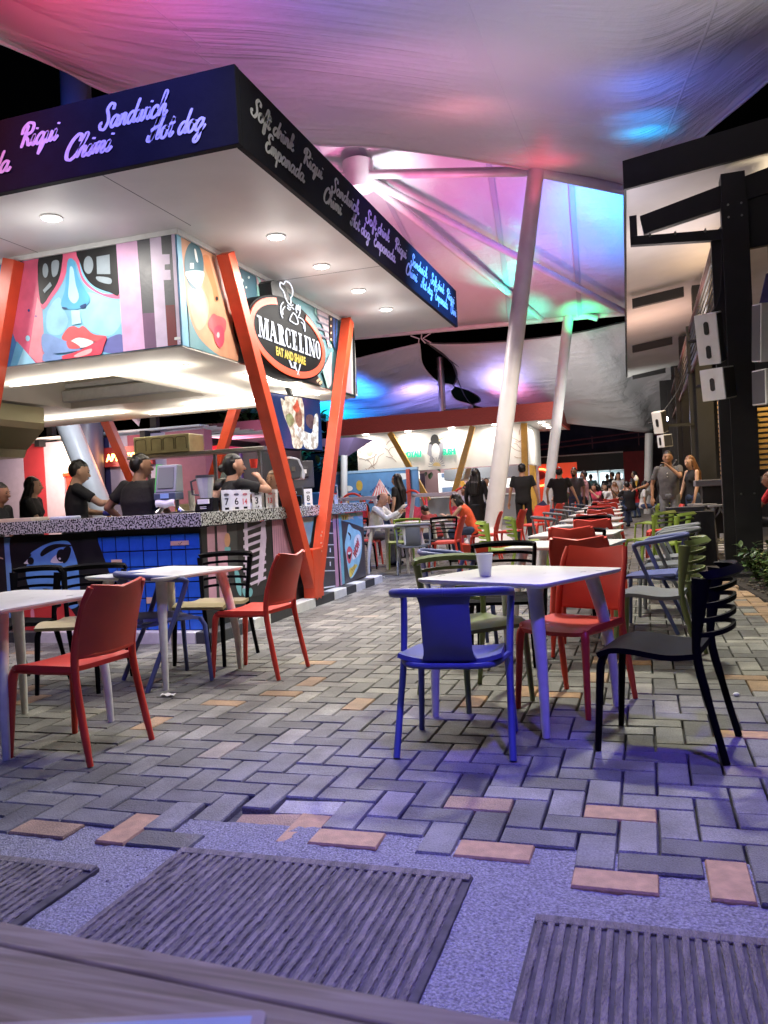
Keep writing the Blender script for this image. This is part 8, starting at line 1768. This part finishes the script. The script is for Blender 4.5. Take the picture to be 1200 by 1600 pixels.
# coloured floods washing the tents from below
def flood(name, loc, tgt, P_, col, ang=70, size=.12): return light(name, 'SPOT', loc, P_, col, size, tgt, ang, .8)
flood('flood_red', (-5.0,6.6,4.9), (-5.5,8.2,7.0), 200, (1,.08,.2), 90, .3)
flood('flood_violet', (-3.3,7.2,4.3), (-3.0,9.4,7.3), 215, (.38,.2,1), 130, .5)
flood('flood_pink_b', (-2.9,10.6,4.3), (-3.4,13.0,7.5), 110, (1,.28,.7), 120, .5)
flood('flood_white', (-.6,11.2,4.2), (-.8,9.6,7.0), 85, (.9,.84,1), 150, 1.0)
flood('flood_warm', (1.7,9.6,4.4), (1.6,8.6,6.6), 60, (1,.92,.8), 140, .8)
flood('flood_cyan', (.26,15.0,6.55), (.28,15.4,8), 55, (.0,.45,1), 62, .08)
flood('flood_cyan', (.24,14.0,6.0), (.25,14.6,7.6), 60, (.0,.32,1), 52, .08)
flood('flood_cyan', (.16,12.4,5.7), (.18,13.1,7.3), 40, (.04,.22,1), 52, .08)
flood('flood_azure', (.12,12.6,5.6), (.15,13.2,7.4), 36, (.10,.18,1), 130, .3)
flood('flood_pole_red', (-1.75,17.3,7.1), (-1.9,17.0,8.1), 26, (1,.08,.15), 140)
flood('flood_rose', (-2.6,13.2,6.6), (-2.6,13.4,7.5), 16, (1,.3,.35), 150, .3)
flood('flood_teal_corner', (-7.6,6.4,4.6), (-8.8,7.2,7), 160, (.1,.8,.6), 90, .3)
# high canopy behind
flood('flood_b_pink', (-5.6,18.0,6.0), (-5.2,20.5,9.5), 480, (1,.2,.5), 130, .5)
flood('flood_b_orange', (-4.5,22.5,4.8), (-4.0,25.5,7.6), 200, (1,.3,.25), 120)
flood('flood_b_cyan', (.4,19.5,5.9), (-.1,22,8.8), 2100, (.0,.32,1), 80, .2)
flood('flood_b_violet', (-2.0,20.5,5.6), (-1.9,22,9), 230, (.5,.15,1), 120)
flood('flood_b_white', (-5.6,18.6,7.6), (-6.0,19.4,9.2), 170, (.7,1,.98), 90)
flood('flood_green', (-1.75,26.2,6.0), (-1.7,26.9,6.9), 90, (0,1,.35), 100)
flood('flood_teal', (-3.2,26.0,5.9), (-3.3,26.3,6.9), 60, (0,1,.6), 90)
# low canopies
flood('flood_c_blue', (-10.6,28.9,4.7), (-10.6,31,6.2), 420, (.02,.2,1), 140, .3)
flood('flood_c_blue', (-12.6,30.5,4.2), (-12.6,33,5.6), 420, (.02,.3,1), 140, .3)
flood('flood_c_cyan', (-13.5,31,3.4), (-13.5,33,5.2), 420, (.0,.8,.8), 110)
flood('flood_c_violet', (-8.0,29.3,4.5), (-7.8,32,5.5), 260, (.4,.32,1), 150, .4)
flood('flood_c_orange', (-8.6,29.2,4.35), (-8.5,30.2,5.2), 14, (1,.4,.2), 90)
flood('flood_d_red', (-4.7,29.4,4.4), (-4.6,31,5.2), 60, (1,.12,.15), 120)
flood('flood_d_violet', (-4.8,28.9,4.5), (-5.0,30.4,6.3), 150, (.5,.42,1), 140, .4)
flood('flood_d_white', (-1.5,26.5,2.8), (-1.4,30,5.6), 300, (.95,.98,.92), 120, .6)
flood('flood_e_pink', (-12,15,6.2), (-12,17,8), 160, (.9,.35,.7), 120)
flood('flood_f_pink', (-11.5,15.6,2.9), (-12,17.2,4), 60, (1,.15,.25), 120)
flood('flood_pole_blue', (-10.4,13.0,8.3), (-10.6,14,9.6), 60, (.05,.15,1), 80)
# fascia washes: blue from the overhead fixtures, red on the left end
flood('fascia_blue_front', (-3.0,3.2,5.2), (-3.3,4.9,3.85), 330, (.2,.19,1), 62)
flood('fascia_red_front', (-5.2,3.0,5.2), (-5.2,4.9,3.85), 150, (1,.2,.3), 80)
flood('fascia_blue_side', (-.9,10.2,5.0), (-2.47,10.3,3.85), 1000, (.03,.22,1), 75)
flood('fascia_violet_side', (-1.1,7.4,5.0), (-2.47,8.0,3.85), 70, (.3,.12,1), 60)
# terrace wash; the white floods are added, standing in for bounced kiosk light
flood('terrace_violet', (.7,1.7,5.4), (.0,2.5,0), 1150, (.13,.09,1), 50, .15)
flood('terrace_blue_left', (-1.9,1.5,5.4), (-1.8,2.3,0), 520, (.17,.19,1), 46, .15)
flood('terrace_white', (-.1,7.6,5.6), (-.3,6.6,0), 950, (1,.98,.8), 100, .18)
flood('terrace_white_near', (-1.5,4.3,5.7), (-1.6,4.4,0), 260, (1,.98,.8), 84, .15)
flood('terrace_white_far', (-.9,14.6,5.9), (-1.4,14.6,0), 900, (1,.9,.8), 110, .2)
flood('terrace_end', (-1.6,23,5.6), (-1.5,24,0), 800, (1,.88,.8), 150, .5)
flood('terrace_mid', (-4.6,16.5,5.6), (-4,15,0), 650, (1,.86,.84), 130, .5)
flood('terrace_red_pool', (-3.6,4.6,4.4), (-2.75,4.4,0), 28, (1,.15,.2), 26, .1)
flood('seat_blue', (.5,5.8,4.9), (-.08,3.95,.46), 110, (.05,.2,1), 11, .05)
light('restaurant_lamp', 'AREA', (1.8,15,4.7), 60, (1,.72,.42), 2.0, (1.2,15,0), shape='SQUARE')
light('restaurant_uplight', 'AREA', (.5,13,3.4), 26, (1,.86,.84), .8, (.45,13.4,5)); light('restaurant_uplight', 'AREA', (.3,19,3.4), 30, (1,.62,.45), .8, (.2,19.4,5)); light('front_uplight', 'AREA', (2.2,11.4,4.4), 14, (1,.82,.55), .6, (1.8,11,5.2))
light('garden_lamp', 'AREA', (-11.9,18.6,2.2), 70, (.9,1,.7), .5, (-11.4,19.6,3.6))
light('play_lamp', 'AREA', (-7.6,22.4,3.3), 60, (.9,.95,1), 1.0, (-8.3,24.3,1.4))
light('play_lamp_red', 'AREA', (-10,17.5,3.4), 50, (1,.2,.4), .6, (-10.2,19.6,2.6))
light('star_lamp', 'POINT', (.5,19.2,2.62), 8, (.5,.6,1), .04)
mb = MB(); mb.ball((0,0,0), .06, 10, 8); single('spot_lamp', mb, em('lamp_blue_white', (.6,.65,1), 20), 'small blue-white spotlight above the head of the man with the microphone', 'lamp', loc=(.5,19.3,2.62))
# pruning: unused prototypes out of the scene
light('pole_fill', 'AREA', (-9.0,11.4,3.3), 40, (.75,.85,1), .5, (-10.6,13,2))  # added fill that lightens the white leaning pole, no fixture there
for o_ in [o_ for o_ in sc.objects if o_.type == 'LIGHT' and o_.name.startswith('downlight_lamp')]: o_.data.energy = 20 if o_.location.y < 6 else 30
for o_ in [o_ for o_ in sc.objects if o_.type == 'LIGHT' and o_.name.startswith('led_lamp')]: o_.data.energy *= 3.6

for a, b in LED:
    L_ = math.hypot(b[0]-a[0], b[1]-a[1]); light('ceiling_fill', 'AREA', ((a[0]+b[0])/2, (a[1]+b[1])/2, 2.44), 6.5*L_, (1,.93,.82), max(.05, abs(b[0]-a[0])), ((a[0]+b[0])/2, (a[1]+b[1])/2+.0001, 3), shape='RECTANGLE', sy=max(.05, abs(b[1]-a[1])))  # added up-facing area light, brightens the ceiling around the strips
flood('strut_teal', (-3.5,25.0,6.5), (-3.8,24.3,7.6), 120, (0,1,.7), 90, .1)

flood('counter_fill', (-4.2,2.6,4.8), (-4.7,6.2,.7), 300, (.62,.58,1), 46, .3)  # fill light added for the dark counter front and tiles
flood('counter_fill_side', (-.9,7.6,4.2), (-3.7,8.2,.8), 120, (1,.97,.9), 70, .3)  # unseen fill added on the right side of the counter
flood('mural_fill', (-4.9,4.5,2.9), (-4.9,6.2,3.05), 24, (1,.97,.95), 100, .3)  # unseen spot added to lift the front mural
flood('table_fill', (-.6,-.9,3.2), (-.4,.7,.7), 75, (.62,.55,1), 50, .3)  # added to brighten the wooden table in front of the camera

flood('hedge_fill', (.2,8.0,4.6), (1.25,9.2,.3), 160, (1,.95,.8), 40, .1)  # unseen spot added so the shrubs are brighter

flood('left_table_violet', (-2.0,3.0,4.3), (-3.3,4.8,.4), 150, (.32,.26,1), 46, .1)

for o_ in sc.objects:
    if o_.type == 'LIGHT' and o_.name.startswith('flood_cyan'): o_.data.spot_blend = 1.0; o_.data.shadow_soft_size = .2; o_.data.spot_size *= 1.25
